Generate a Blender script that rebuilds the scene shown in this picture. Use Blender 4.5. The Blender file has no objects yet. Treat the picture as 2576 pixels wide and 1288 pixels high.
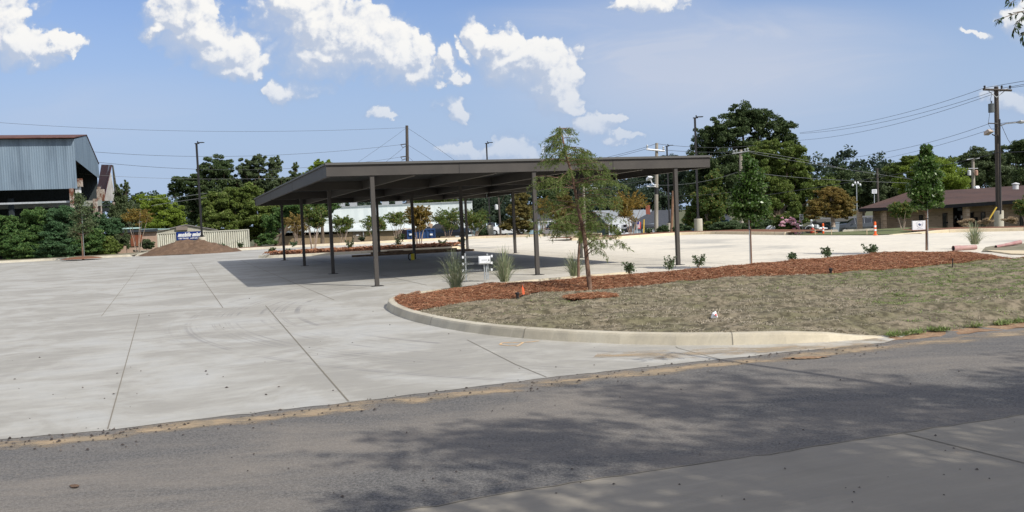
import bpy, math, random
import numpy as np
from mathutils import Vector, noise, geometry, Matrix, Quaternion
R = random.Random(7)
RG = np.random.default_rng(11)
# ------------------------------------------------------------------ camera, sky, sun, exposure
sc = bpy.context.scene
sc.render.engine = 'CYCLES'
sc.view_settings.view_transform = 'Standard'; sc.view_settings.look = 'None'
sc.view_settings.exposure = 0.0; sc.view_settings.gamma = 1.0
F, PT, RL, H = 2234.09, .04782, -.04314, 1.92          # focal length and pose measured on the photograph (2576 px wide)
cp, sp, cr, sr = math.cos(PT), math.sin(PT), math.cos(RL), math.sin(RL)
FW = np.array([0, cp, -sp]); U0 = np.array([0, sp, cp]); X0 = np.array([1., 0, 0])
RX = cr*X0+sr*U0; UP = -sr*X0+cr*U0; CAM = np.array([0, 0, H])
cd = bpy.data.cameras.new('camera'); cam = bpy.data.objects.new('camera', cd); sc.collection.objects.link(cam)
cam.matrix_world = Matrix(((RX[0], UP[0], -FW[0], 0), (RX[1], UP[1], -FW[1], 0), (RX[2], UP[2], -FW[2], H), (0, 0, 0, 1)))
cd.sensor_width = 36; cd.lens = 36*F/2576; cd.clip_start = .1; cd.clip_end = 5000
sc.camera = cam
SUN = Vector((2.99, -2.49, 3.4)).normalized()
EL = math.asin(SUN.z); AZ = math.atan2(SUN.x, SUN.y)
sl = bpy.data.lights.new('sun', 'SUN'); so = bpy.data.objects.new('sun', sl); sc.collection.objects.link(so)
sl.energy = 4.6; sl.angle = math.radians(.53); sl.color = (1, .95, .87)
so.rotation_euler = SUN.to_track_quat('Z', 'Y').to_euler()

def ray(x, y): return FW+RX*(x-1288)/F-UP*(y-644)/F
def G(x, y, z=0.):
    d = ray(x, y); return CAM+d*(z-H)/d[2]
def A(x, y, D): return CAM+ray(x, y)*D
def PX(n, D): return n*D/F
def UV(x, y): d = ray(x, y); return d[0]/d[1], d[2]/d[1]

W = bpy.data.worlds.new('World'); W.cycles.sampling_method = 'MANUAL'; W.cycles.sample_map_resolution = 256; sc.world = W; W.use_nodes = True
nt = W.node_tree; nt.nodes.clear()
class N:                                               # tiny node-building helper
    dim = '3D'
    def __init__(s, nt): s.t = nt; s.l = nt.links
    def n(s, ty, **k):
        o = s.t.nodes.new(ty)
        for a, v in k.items(): setattr(o, a, v)
        return o
    def put(s, sock, v):
        if isinstance(v, bpy.types.NodeSocket): s.l.new(v, sock)
        elif v is not None:
            if isinstance(v, (tuple, list)) and sock.type == 'RGBA' and len(v) == 3: v = (*v, 1)
            sock.default_value = v
    def m(s, op, a, b=None, c=None, clamp=False):
        o = s.n('ShaderNodeMath', operation=op); o.use_clamp = clamp
        for i, v in enumerate((a, b, c)):
            if v is not None: s.put(o.inputs[i], v)
        return o.outputs[0]
    def v(s, op, a, b=None):
        o = s.n('ShaderNodeVectorMath', operation=op); s.put(o.inputs[0], a)
        if b is not None: s.put(o.inputs[1], b)
        return o.outputs['Value'] if op in ('LENGTH', 'DISTANCE', 'DOT_PRODUCT') else o.outputs[0]
    def mix(s, f, a, b, bt='MIX'):
        o = s.n('ShaderNodeMix', data_type='RGBA', blend_type=bt); s.put(o.inputs[0], f); s.put(o.inputs[6], a); s.put(o.inputs[7], b)
        return o.outputs[2]
    def noise(s, vec, sc_, det=4, ro=.55, dis=0, col=False):
        o = s.n('ShaderNodeTexNoise'); o.noise_dimensions = s.dim; s.put(o.inputs['Vector'], vec); s.put(o.inputs['Scale'], sc_); s.put(o.inputs['Detail'], det)
        s.put(o.inputs['Roughness'], ro); s.put(o.inputs['Distortion'], dis)
        return o.outputs['Color'] if col else o.outputs[0]
    def ss(s, v, a, b, ta=0., tb=1.):
        o = s.n('ShaderNodeMapRange', interpolation_type='SMOOTHSTEP'); s.put(o.inputs[0], v); s.put(o.inputs[1], a); s.put(o.inputs[2], b)
        s.put(o.inputs[3], ta); s.put(o.inputs[4], tb); return o.outputs[0]
    def vec(s, x, y, z=0.):
        o = s.n('ShaderNodeCombineXYZ'); s.put(o.inputs[0], x); s.put(o.inputs[1], y); s.put(o.inputs[2], z); return o.outputs[0]
w = N(nt)
out = w.n('ShaderNodeOutputWorld'); bg = w.n('ShaderNodeBackground'); w.l.new(bg.outputs[0], out.inputs[0])
SKY = .12; bg.inputs[1].default_value = SKY
sky = w.n('ShaderNodeTexSky', sky_type='NISHITA'); sky.sun_disc = False; sky.sun_elevation = EL; sky.sun_rotation = AZ
sky.air_density = 1.0; sky.dust_density = 1.6; sky.ozone_density = 2.2
tc = w.n('ShaderNodeTexCoord'); sx = w.n('ShaderNodeSeparateXYZ'); w.l.new(tc.outputs['Generated'], sx.inputs[0])
dy = w.m('MAXIMUM', sx.outputs[1], .08)
uv = w.vec(w.m('DIVIDE', sx.outputs[0], dy), w.m('DIVIDE', sx.outputs[2], dy))
# cumulus: directions and sizes of the banks (x, y, rx, ry in photograph pixels turned into directions)
BLOBS = [(0, 70, 85, 70), (60, 115, 80, 42), (150, 118, 60, 20), (-60, 40, 120, 90),
 (430, 40, 70, 55), (500, 75, 90, 70), (570, 125, 70, 50), (470, 20, 60, 60), (640, 160, 45, 26), (385, 80, 35, 22), (600, 165, 50, 30),
 (740, 25, 90, 60), (800, 70, 110, 75), (900, 110, 100, 65), (990, 150, 80, 45), (1040, 125, 36, 36), (840, 150, 110, 40), (700, 10, 50, 60), (1040, 180, 45, 22),
 (1110, 150, 26, 26), (1165, 128, 20, 16), (1140, 195, 34, 14),
 (1220, 95, 38, 38), (1270, 110, 48, 48), (1330, 160, 75, 55), (1390, 200, 70, 62), (1420, 245, 52, 40), (1290, 150, 60, 40), (1450, 275, 30, 16),
 (725, 237, 55, 20), (1475, 330, 52, 24), (1552, 305, 40, 15), (1270, 385, 75, 26), (1190, 390, 60, 18), (1565, 365, 45, 14), (1145, 280, 26, 26), (975, 290, 20, 12),
 (2540, 250, 50, 22), (2440, 88, 25, 8), (2560, 45, 40, 30), (1640, 5, 70, 22), (1580, 12, 40, 14)]
grp = bpy.data.node_groups.new('cloud_density', 'ShaderNodeTree')
grp.interface.new_socket('P', in_out='INPUT', socket_type='NodeSocketVector'); grp.interface.new_socket('D', in_out='OUTPUT', socket_type='NodeSocketFloat')
g = N(grp); g.dim = w.dim = '2D'; gi = g.n('NodeGroupInput'); go = g.n('NodeGroupOutput')
P = gi.outputs[0]
n1 = g.v('SUBTRACT', g.noise(P, 14, 3, .5, col=True), (.5, .5, .5)); n2 = g.v('SUBTRACT', g.noise(P, 55, 5, .6, col=True), (.5, .5, .5))
Q = g.v('ADD', g.v('ADD', P, g.v('MULTIPLY', n1, (.055, .045, 0))), g.v('MULTIPLY', n2, (.022, .02, 0)))
cur = None
for i, (bx, by, brx, bry) in enumerate(BLOBS):
    u, v_ = UV(bx, by); b = 1 if i < 29 else .62
    dd = g.m('MULTIPLY', g.m('SUBTRACT', 1.0, g.v('LENGTH', g.v('MULTIPLY', g.v('SUBTRACT', Q, (u, v_, 0)), (F/brx/1.12, F/bry/1.12, 0)))), b)
    if cur is None: cur = dd
    else: cur = g.m('SMOOTH_MAX', cur, dd, .14)
vo = g.n('ShaderNodeTexVoronoi', feature='SMOOTH_F1', voronoi_dimensions='2D'); g.put(vo.inputs['Vector'], Q); vo.inputs['Scale'].default_value = 34; vo.inputs['Smoothness'].default_value = .35
vo2 = g.n('ShaderNodeTexVoronoi', feature='SMOOTH_F1', voronoi_dimensions='2D'); g.put(vo2.inputs['Vector'], Q); vo2.inputs['Scale'].default_value = 90; vo2.inputs['Smoothness'].default_value = .4
bil = g.m('ADD', g.m('MULTIPLY', vo.outputs['Distance'], -.42), g.m('MULTIPLY', vo2.outputs['Distance'], -.26))
bil = g.m('ADD', bil, g.m('MULTIPLY', g.noise(P, 130, 5, .6), .16))
g.l.new(g.m('ADD', g.m('ADD', cur, bil), .36), go.inputs[0])
def dens(p):
    o = w.n('ShaderNodeGroup', node_tree=grp); w.put(o.inputs[0], p); return o.outputs[0]
d0 = dens(uv); d1 = dens(w.v('ADD', uv, (.005, .007, 0))); d2 = dens(w.v('ADD', uv, (.017, .021, 0)))
cl_ = lambda d: w.m('MINIMUM', w.m('MAXIMUM', d, -.3), 1.1)
k1 = w.m('SUBTRACT', cl_(d0), cl_(d1)); k2 = w.m('SUBTRACT', cl_(d0), cl_(d2))
lit = w.m('ADD', w.m('MULTIPLY', k1, 1.5), w.m('MULTIPLY', k2, .42))
lit = w.ss(w.m('ADD', w.m('ADD', lit, .40), w.m('MULTIPLY', w.m('SUBTRACT', w.noise(uv, 38, 6, .7), .5), 1.5)), -.15, 1.35)                        # sunward flanks bright, the rest falls to blue grey
soft = w.ss(k2, -.45, .25, 1.3, .24)   # crisp on the sunward side, blurred below
al = w.ss(w.m('DIVIDE', w.m('ADD', d0, w.ss(k2, -.4, .2, .34, .05)), soft), 0, 1)
al = w.m('MULTIPLY', al, w.ss(lit, 0., .4, .80, 1.)); al = w.m('MULTIPLY', al, w.ss(sx.outputs[2], .05, .21, .30, 1.))
ccol = w.mix(w.ss(lit, -.05, .6), (4.6, 5.05, 5.95), (6.2, 6.45, 6.95)); ccol = w.mix(w.ss(lit, .28, 1.05), ccol, (8.0, 7.9, 7.7))
veil_p = w.v('MULTIPLY', uv, (5, 22, 1))
vn = w.ss(w.noise(veil_p, 1.0, 5, .55, .6), .38, .75)
def patch(x, y, rx, ry):
    u, v_ = UV(x, y)
    return w.ss(w.v('LENGTH', w.v('MULTIPLY', w.v('SUBTRACT', uv, (u, v_, 0)), (F/rx, F/ry, 0))), 1., .1)
vm = w.m('ADD', w.m('MULTIPLY', patch(1800, 170, 700, 210), 1.9), w.m('MULTIPLY', patch(1500, 30, 420, 60), .6))
vm = w.m('ADD', vm, w.m('MULTIPLY', patch(250, 280, 520, 120), .35))
vm = w.m('MULTIPLY', vm, w.m('ADD', .5, w.m('MULTIPLY', vn, .5)), clamp=True)
low = w.ss(sx.outputs[2], .34, .03)                                  # whiter air towards the horizon
skyc = w.mix(1.0, sky.outputs[0], (.80, .93, 1.22), 'MULTIPLY')
skyc = w.mix(w.m('MULTIPLY', low, .95), skyc, (3.5, 4.5, 6.2))
skyc = w.mix(w.m('MULTIPLY', vm, .8), skyc, (4.7, 5.15, 6.2))
over = w.m('MAXIMUM', w.ss(sx.outputs[2], .36, .62), w.ss(sx.outputs[1], .30, -.05)); over = w.m('MULTIPLY', over, w.ss(w.noise(w.vec(sx.outputs[0], sx.outputs[1]), 2.6, 4, .6), .30, .60))
skyc = w.mix(w.m('MULTIPLY', over, .72), skyc, (8.2, 7.9, 7.4))  # unseen warm cloud overhead and behind, added to lift and neutralise shadow fill
bl = w.ss(d0, -.35, .1, 0., .35); skyc = w.mix(bl, skyc, (3.2, 4.1, 5.7))
w.l.new(w.mix(al, skyc, ccol), bg.inputs[0])

# ------------------------------------------------------------------ helpers
COL = sc.collection
OFF = {}
def tag(o, label=None, cat=None, group=None, kind=None):
    if label: o['label'] = label
    if cat: o['category'] = cat
    if group: o['group'] = group
    if kind: o['kind'] = kind
    return o
def thing(name, label, cat, loc=(0, 0, 0), group=None):
    o = bpy.data.objects.new(name, None); o.empty_display_size = .2; COL.objects.link(o)
    o.location = tuple(float(c) for c in loc); OFF[o.name] = np.array(loc, float)
    return tag(o, label, cat, group)
class MB:
    def __init__(s): s.v = []; s.f = []
    def add(s, vs, fs):
        k = len(s.v); s.v += [tuple(float(c) for c in q) for q in vs]; s.f += [tuple(i+k for i in q) for q in fs]; return s
    def box(s, a, b, rz=0, c=None):                     # axis-aligned corners a,b, optionally turned about c
        x0, y0, z0 = a; x1, y1, z1 = b
        vs = [(x0, y0, z0), (x1, y0, z0), (x1, y1, z0), (x0, y1, z0), (x0, y0, z1), (x1, y0, z1), (x1, y1, z1), (x0, y1, z1)]
        if rz:
            c = c or ((x0+x1)/2, (y0+y1)/2); cs, sn = math.cos(rz), math.sin(rz)
            vs = [(c[0]+(x-c[0])*cs-(y-c[1])*sn, c[1]+(x-c[0])*sn+(y-c[1])*cs, z) for x, y, z in vs]
        return s.add(vs, [(0, 3, 2, 1), (4, 5, 6, 7), (0, 1, 5, 4), (1, 2, 6, 5), (2, 3, 7, 6), (3, 0, 4, 7)])
    def fbox(s, o, ex, ey, ez):                         # box from corner and three edge vectors
        o, ex, ey, ez = (np.array(q, float) for q in (o, ex, ey, ez))
        vs = [o, o+ex, o+ex+ey, o+ey, o+ez, o+ex+ez, o+ex+ey+ez, o+ey+ez]
        return s.add(vs, [(0, 3, 2, 1), (4, 5, 6, 7), (0, 1, 5, 4), (1, 2, 6, 5), (2, 3, 7, 6), (3, 0, 4, 7)])
    def prism(s, poly, vec):
        n = len(poly); vec = np.array(vec, float)
        vs = [np.array(q, float) for q in poly]; vs += [q+vec for q in vs]
        return s.add(vs, [tuple(range(n))[::-1], tuple(range(n, 2*n))]+[(i, (i+1) % n, n+(i+1) % n, n+i) for i in range(n)])
    def tube(s, pts, rad, n=8, cap=True):
        pts = [Vector(tuple(float(c) for c in q)) for q in pts]; m = len(pts)
        rs = rad if isinstance(rad, (list, tuple)) else [rad]*m
        k = len(s.v); side = None
        for i, q in enumerate(pts):
            t = (pts[min(i+1, m-1)]-pts[max(i-1, 0)]).normalized()
            if side is None: side = t.cross(Vector((0, 0, 1)) if abs(t.z) < .9 else Vector((0, 1, 0))).normalized()
            side = (side-t*side.dot(t)).normalized(); up = t.cross(side)
            for j in range(n):
                an = 2*math.pi*j/n; s.v.append(tuple(q+(side*math.cos(an)+up*math.sin(an))*rs[i]))
        for i in range(m-1):
            for j in range(n):
                a, b = k+i*n+j, k+i*n+(j+1) % n; s.f.append((a, b, b+n, a+n))
        if cap: s.f.append(tuple(k+j for j in range(n))[::-1]); s.f.append(tuple(k+(m-1)*n+j for j in range(n)))
        return s
    def lathe(s, c, prof, n=20):
        k = len(s.v)
        for r, z in prof:
            for j in range(n):
                an = 2*math.pi*j/n; s.v.append((float(c[0]+r*math.cos(an)), float(c[1]+r*math.sin(an)), float(c[2]+z)))
        for i in range(len(prof)-1):
            for j in range(n):
                a, b = k+i*n+j, k+i*n+(j+1) % n; s.f.append((a, b, b+n, a+n))
        s.f.append(tuple(k+j for j in range(n))[::-1]); s.f.append(tuple(k+(len(prof)-1)*n+j for j in range(n)))
        return s
def part(parent, name, mb, m, label=None, smooth=False):
    off = OFF[parent.name] if parent is not None else np.zeros(3)
    me = bpy.data.meshes.new(name)
    if isinstance(mb, tuple):
        vs, fs = mb
        vs = np.asarray(vs, np.float32)-off.astype(np.float32)
        fs = np.asarray(fs, np.int32); nf, k = fs.shape
        me.vertices.add(len(vs)); me.vertices.foreach_set('co', vs.ravel())
        me.loops.add(nf*k); me.loops.foreach_set('vertex_index', fs.ravel())
        me.polygons.add(nf); me.polygons.foreach_set('loop_start', np.arange(0, nf*k, k, dtype=np.int32))
        me.update(calc_edges=True)
    else:
        me.from_pydata([tuple(np.array(q)-off) for q in mb.v], [], mb.f); me.update()
    if smooth: me.polygons.foreach_set('use_smooth', [True]*len(me.polygons))
    me.materials.append(m)
    o = bpy.data.objects.new(name, me); COL.objects.link(o)
    if parent is not None: o.parent = parent
    OFF[o.name] = off
    if label: o['label'] = label
    return o
def single(name, mb, m, label, cat, group=None, kind=None, loc=None, smooth=False):
    """one top-level mesh with its origin at loc"""
    if loc is None: loc = (0, 0, 0)
    OFF['_t'] = np.array(loc, float)
    class D: pass
    o = part(None, name, mb, m, smooth=smooth)
    l = Vector(tuple(float(c) for c in loc)); o.data.transform(Matrix.Translation(-l)); o.location = l
    return tag(o, label, cat, group, kind)
def dup(root, loc=None, rz=None, label=None):
    r = root.copy(); COL.objects.link(r)
    if loc is not None: r.location = tuple(float(c) for c in loc)
    if rz is not None: r.rotation_euler = (0, 0, rz)
    if label: r['label'] = label
    for ch in list(root.children):
        c = ch.copy(); COL.objects.link(c); c.parent = r
        for gch in ch.children: d = gch.copy(); COL.objects.link(d); d.parent = c
    return r
def mat(name, col, rough=.8, col2=None, scale=6., amt=1., bump=0., bscale=None, metal=0., spec=.3, det=5, lo=.35, hi=.65, stretch=None, coat=0, detail2=None):
    m = bpy.data.materials.new(name); m.use_nodes = True; t = N(m.node_tree); b = m.node_tree.nodes['Principled BSDF']
    b.inputs['Roughness'].default_value = rough; b.inputs['Metallic'].default_value = metal; b.inputs['Specular IOR Level'].default_value = spec
    b.inputs['Coat Weight'].default_value = coat
    tcn = t.n('ShaderNodeTexCoord').outputs['Object']
    p = t.v('MULTIPLY', tcn, stretch) if stretch else tcn
    c = (*col, 1)
    if col2:
        f = t.m('MULTIPLY', t.ss(t.noise(p, scale, det, .6), lo, hi), amt); c = t.mix(f, col, col2)
    if detail2: c = t.mix(t.m('MULTIPLY', t.ss(t.noise(p, detail2[0], 3, .6), .4, .65), detail2[2]), c, detail2[1])
    t.put(b.inputs['Base Color'], c)
    if bump:
        bn = t.n('ShaderNodeBump'); bn.inputs['Strength'].default_value = bump; bn.inputs['Distance'].default_value = .02
        t.put(bn.inputs['Height'], t.noise(p, bscale or scale*6, 4, .6)); t.l.new(bn.outputs[0], b.inputs['Normal'])
    return m
def leafmat(name, c1, c2, c3=None, tr=.28, rough=.55, cl=.35):
    m = bpy.data.materials.new(name); m.use_nodes = True; t = N(m.node_tree); b = m.node_tree.nodes['Principled BSDF']; o = m.node_tree.nodes['Material Output']
    gnode = t.n('ShaderNodeNewGeometry'); rnd = gnode.outputs['Random Per Island']
    tcn = t.n('ShaderNodeTexCoord').outputs['Object']
    f = t.m('ADD', t.m('MULTIPLY', rnd, 1-cl), t.m('MULTIPLY', t.ss(t.noise(tcn, .55, 3), .35, .65), cl), clamp=True)
    c = t.mix(f, c1, c2)
    if c3: c = t.mix(t.m('GREATER_THAN', t.m('FRACT', t.m('MULTIPLY', rnd, 37.7)), .88), c, c3)
    t.put(b.inputs['Base Color'], c); b.inputs['Roughness'].default_value = rough; b.inputs['Specular IOR Level'].default_value = .25
    tl = t.n('ShaderNodeBsdfTranslucent'); t.put(tl.inputs[0], c); mx = t.n('ShaderNodeMixShader'); mx.inputs[0].default_value = tr
    t.l.new(b.outputs[0], mx.inputs[1]); t.l.new(tl.outputs[0], mx.inputs[2]); t.l.new(mx.outputs[0], o.inputs[0])
    return m
# ------------------------------------------------------------------ materials
def concrete(name, base, cream, blue, arcs=False, far=True):
    m = bpy.data.materials.new(name); m.use_nodes = True; t = N(m.node_tree); b = m.node_tree.nodes['Principled BSDF']
    p = t.n('ShaderNodeTexCoord').outputs['Object']; s = t.n('ShaderNodeSeparateXYZ'); t.l.new(p, s.inputs[0])
    a1 = t.noise(p, .16, 5, .6, .4); a2 = t.noise(t.v('ADD', p, (31, 7, 3)), .55, 6, .65, .6); a3 = t.noise(p, 3.2, 5, .65, .3)
    g1 = t.ss(t.m('ADD', s.outputs[0], t.m('MULTIPLY', s.outputs[1], .33)), 2., 17.) if far else .3  # cream towards the far right: glare tint put into the base colour
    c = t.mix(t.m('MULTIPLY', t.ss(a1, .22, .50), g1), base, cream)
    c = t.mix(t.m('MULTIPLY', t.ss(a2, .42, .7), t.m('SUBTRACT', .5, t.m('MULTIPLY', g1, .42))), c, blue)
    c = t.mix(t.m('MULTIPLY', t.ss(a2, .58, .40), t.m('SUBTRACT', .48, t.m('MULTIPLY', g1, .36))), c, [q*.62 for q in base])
    along = t.m('ADD', t.m('MULTIPLY', s.outputs[0], .934), t.m('MULTIPLY', s.outputs[1], .358)); acr = t.m('SUBTRACT', t.m('MULTIPLY', s.outputs[1], .934), t.m('MULTIPLY', s.outputs[0], .358))
    sv = t.vec(t.m('MULTIPLY', along, .22), t.m('MULTIPLY', acr, 1.5)); a4 = t.noise(t.v('ADD', sv, (9, 4, 0)), 1.2, 8, .74, .7); a5 = t.noise(t.vec(t.m('MULTIPLY', along, .5), t.m('MULTIPLY', acr, 3.), 7.), 1.6, 8, .75, .5)
    c = t.mix(t.m('MULTIPLY', t.ss(a4, .58, .74), .34), c, (.15, .15, .155)); c = t.mix(t.m('MULTIPLY', t.ss(a5, .48, .66), .26), c, [q*.70 for q in base]); c = t.mix(t.m('MULTIPLY', t.ss(a5, .50, .34), .26), c, [q*1.32 for q in base]); c = t.mix(t.m('MULTIPLY', t.ss(t.noise(p, 38, 3, .7), .35, .7), .12), c, (.22, .21, .19))             # tyre scuffs and washed dirt
    c = t.mix(t.m('MULTIPLY', t.ss(t.noise(t.v('ADD', p, (3, 90, 0)), .35, 6, .7), .64, .76), .6), c, (.36, .25, .15))  # clay stains
    c = t.mix(t.m('MULTIPLY', t.ss(a3, .4, .7), .16), c, (.20, .19, .175))
    v = t.n('ShaderNodeTexVoronoi'); t.put(v.inputs['Vector'], p); v.inputs['Scale'].default_value = 1.1
    c = t.mix(t.m('MULTIPLY', t.m('LESS_THAN', v.outputs['Distance'], .006), .7), c, (.07, .06, .05))
    if arcs:
        rr = t.v('LENGTH', t.v('SUBTRACT', t.vec(s.outputs[0], s.outputs[1]), (5.5, 21.5, 0)))
        wv = t.m('SUBTRACT', t.m('MULTIPLY', t.noise(t.v('MULTIPLY', t.vec(rr, 0., 0.), (1, 0, 0)), 5.5, 3, .7), 5.), 2.45)
        band = t.m('MULTIPLY', t.ss(rr, 9.9, 10.5), t.ss(rr, 13.4, 12.2))
        ar = t.m('MULTIPLY', t.m('MULTIPLY', t.ss(wv, .0, .6), band), t.ss(t.noise(p, .45, 4, .7), .40, .62))
        c = t.mix(t.m('MULTIPLY', ar, .75), c, (.19, .185, .18))
    t.put(b.inputs['Base Color'], c); t.put(b.inputs['Roughness'], t.ss(a2, .3, .7, .72, .9)); b.inputs['Specular IOR Level'].default_value = .35
    bn = t.n('ShaderNodeBump'); bn.inputs['Strength'].default_value = .25; bn.inputs['Distance'].default_value = .006
    t.put(bn.inputs['Height'], t.noise(p, 30, 4, .7)); t.l.new(bn.outputs[0], b.inputs['Normal'])
    return m
M = {}
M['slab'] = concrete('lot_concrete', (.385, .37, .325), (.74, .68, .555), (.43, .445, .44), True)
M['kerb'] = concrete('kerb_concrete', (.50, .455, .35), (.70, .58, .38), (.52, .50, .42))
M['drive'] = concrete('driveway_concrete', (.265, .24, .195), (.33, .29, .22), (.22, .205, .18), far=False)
def asphalt():
    m = bpy.data.materials.new('asphalt'); m.use_nodes = True; t = N(m.node_tree); b = m.node_tree.nodes['Principled BSDF']
    p = t.n('ShaderNodeTexCoord').outputs['Object']
    v = t.n('ShaderNodeTexVoronoi'); t.put(v.inputs['Vector'], p); v.inputs['Scale'].default_value = 75
    c = t.mix(t.ss(t.noise(p, 42, 4, .75), .34, .70), (.072, .070, .068), (.178, .172, .162))
    c = t.mix(t.m('MULTIPLY', t.m('LESS_THAN', v.outputs['Distance'], .25), .5), c, (.30, .28, .25))
    a = t.noise(t.v('MULTIPLY', p, (.35, 1., 1)), .9, 9, .72, .5)
    c = t.mix(t.m('MULTIPLY', t.ss(a, .36, .66), .50), c, (.27, .237, .195))
    c = t.mix(t.m('MULTIPLY', t.ss(t.noise(p, 5, 5, .7), .62, .75), .35), c, (.38, .30, .21))
    t.put(b.inputs['Base Color'], c); b.inputs['Roughness'].default_value = .88; b.inputs['Specular IOR Level'].default_value = .25
    bn = t.n('ShaderNodeBump'); bn.inputs['Strength'].default_value = .7; bn.inputs['Distance'].default_value = .008
    t.put(bn.inputs['Height'], t.noise(p, 60, 3, .7)); t.l.new(bn.outputs[0], b.inputs['Normal'])
    return m
M['asphalt'] = asphalt()
M['joint'] = mat('joint_dark', (.20, .18, .145), .95)
M['earth'] = mat('earth', (.07, .085, .035), .95, (.12, .11, .055), .4, bump=.6)
M['clay'] = mat('red_clay', (.26, .15, .085), .95, (.36, .25, .15), 3, bump=.8, detail2=(14, (.16, .10, .06), .6))
M['pile'] = mat('topsoil', (.115, .072, .045), .97, (.165, .108, .07), 2.2, bump=1., bscale=9, detail2=(10, (.09, .055, .035), .6))
M['mulch'] = mat('pine_straw_bed', (.22, .105, .058), .95, (.15, .070, .040), 9, bump=1., stretch=(1, 2.4, 1))
M['lawn'] = mat('dormant_turf', (.235, .195, .135), .95, (.165, .15, .085), 1.1, bump=1., bscale=22, detail2=(6, (.07, .06, .035), .9))  # dark mottling puts the shade between turf tufts into the colour
M['steel'] = mat('bronze_steel', (.058, .052, .046), .5, (.068, .061, .053), 1.5, spec=.3)
M['steel_bounce'] = mat('bronze_steel_bounce_lit', (.17, .155, .135), .5)  # lighter copy of the bronze steel, bounce light painted onto purlin lips
M['deck'] = mat('roof_decking', (.085, .085, .082), .5, (.07, .07, .067), 2.)
M['roofedge'] = mat('roof_edge', (.10, .098, .092), .4)
M['blackp'] = mat('black_metal', (.022, .021, .021), .5)
M['galv'] = mat('galvanised', (.36, .38, .39), .42, (.46, .48, .48), 9, metal=.4)
M['strut'] = mat('strut_steel', (.20, .21, .21), .5, (.27, .28, .28), 9, metal=.3)
M['white'] = mat('white_paint', (.78, .79, .80), .45)
M['dwhite'] = mat('weathered_white', (.66, .67, .66), .6, (.54, .55, .54), 1.2, stretch=(4, 4, .4))
M['bark'] = mat('bark', (.105, .075, .052), .95, (.19, .15, .11), 6, bump=1., stretch=(1, 1, .3))
M['cbark'] = mat('smooth_bark', (.27, .20, .15), .85, (.42, .35, .28), 3)
M['ybark'] = mat('young_bark', (.13, .075, .05), .9, (.21, .135, .095), 14, bump=.6, stretch=(1, 1, .25))
M['pole'] = mat('weathered_wood', (.23, .20, .16), .9, (.36, .33, .27), 3, bump=.6, stretch=(3, 3, .25))
M['dpole'] = mat('dark_pole_wood', (.055, .047, .042), .9, (.10, .085, .07), 3, bump=.6, stretch=(3, 3, .25))
M['wire'] = mat('cable', (.055, .057, .06), .6)
M['cablel'] = mat('cable_bright', (.16, .17, .17), .6)
M['glass'] = mat('dark_glass', (.018, .021, .026), .08, spec=.8)
M['dark'] = mat('dark_interior', (.010, .012, .013), .9)
M['rubber'] = mat('rubber', (.018, .018, .018), .85)
M['needle'] = leafmat('straw_needles', (.38, .175, .088), (.23, .10, .052), (.50, .31, .18), tr=.05)
M['blade'] = leafmat('turf_blades', (.43, .37, .275), (.27, .235, .165), (.20, .19, .11), tr=.15, cl=.6)
M['gblade'] = leafmat('green_turf_blades', (.125, .205, .045), (.215, .255, .085), (.33, .30, .18), tr=.2, cl=.5)

# ------------------------------------------------------------------ ground
FAR = [(0, 662), (340, 645), (560, 633), (623, 629), (900, 614), (1210, 599.5), (1368, 595)]
ISLE_R = [(1430, 606), (1482, 603), (1550, 602), (1694, 591.5), (1790, 589), (1989, 591.6)]
RGT = [(2206, 592), (2414, 584), (2576, 581)]
allfar = [(0, 662), (340, 645), (560, 633), (1210, 599.5), (1368, 595), (1550, 602), (1694, 591.5), (1989, 591.6), (2206, 592), (2414, 584), (2576, 581)]
fm = np.array([G(*q)[:2] for q in allfar]); FM = fm[:, 0]/fm[:, 1]; FY = fm[:, 1]
def terr(x, y):
    if y < 20: return -.06
    b = float(np.interp(x/y, FM, FY))+3.
    s = max(0., min(1., (y-b)/130.)); s = s*s*(3-2*s)
    e = max(0., (y-b)); 
    return -.06-3.1*s-.35*min(1., e/8.)-.6*min(1., e/25.)*max(0., min(1., (x-12.)/14.))
def cdt(poly, step, zf, mb=None, jit=.25, edge=False):
    """fill a polygon (list of xy) with a triangulated height-field sheet"""
    poly = [Vector((float(a), float(b))) for a, b in poly]; pts = []
    for i, a in enumerate(poly):
        b = poly[(i+1) % len(poly)]; k = max(1, int((b-a).length/step))
        pts += [a+(b-a)*j/k for j in range(k)]
    n = len(pts); xs = [q.x for q in poly]; ys = [q.y for q in poly]
    pa = np.array([(q.x, q.y) for q in poly])
    gx, gy = np.meshgrid(np.arange(min(xs), max(xs), step), np.arange(min(ys), max(ys), step))
    gp = np.stack([gx.ravel(), gy.ravel()], 1); gp += RG.uniform(-jit*step, jit*step, gp.shape)
    ins, dist = inpoly(gp, pa); gp = gp[ins & (dist > step*.5)]
    pts += [Vector((float(a), float(b))) for a, b in gp]
    r = geometry.delaunay_2d_cdt(pts, [], [list(range(n))], 1, 1e-5)
    mb = mb or MB()
    if edge:
        _, D_ = inpoly(np.array([(q.x, q.y) for q in r[0]]), pa); zz_ = [zf(q.x, q.y, d) for q, d in zip(r[0], D_)]
    else: zz_ = [zf(q.x, q.y) for q in r[0]]
    mb.add([(q.x, q.y, z) for q, z in zip(r[0], zz_)], [tuple(f) for f in r[2]]); return mb
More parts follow.
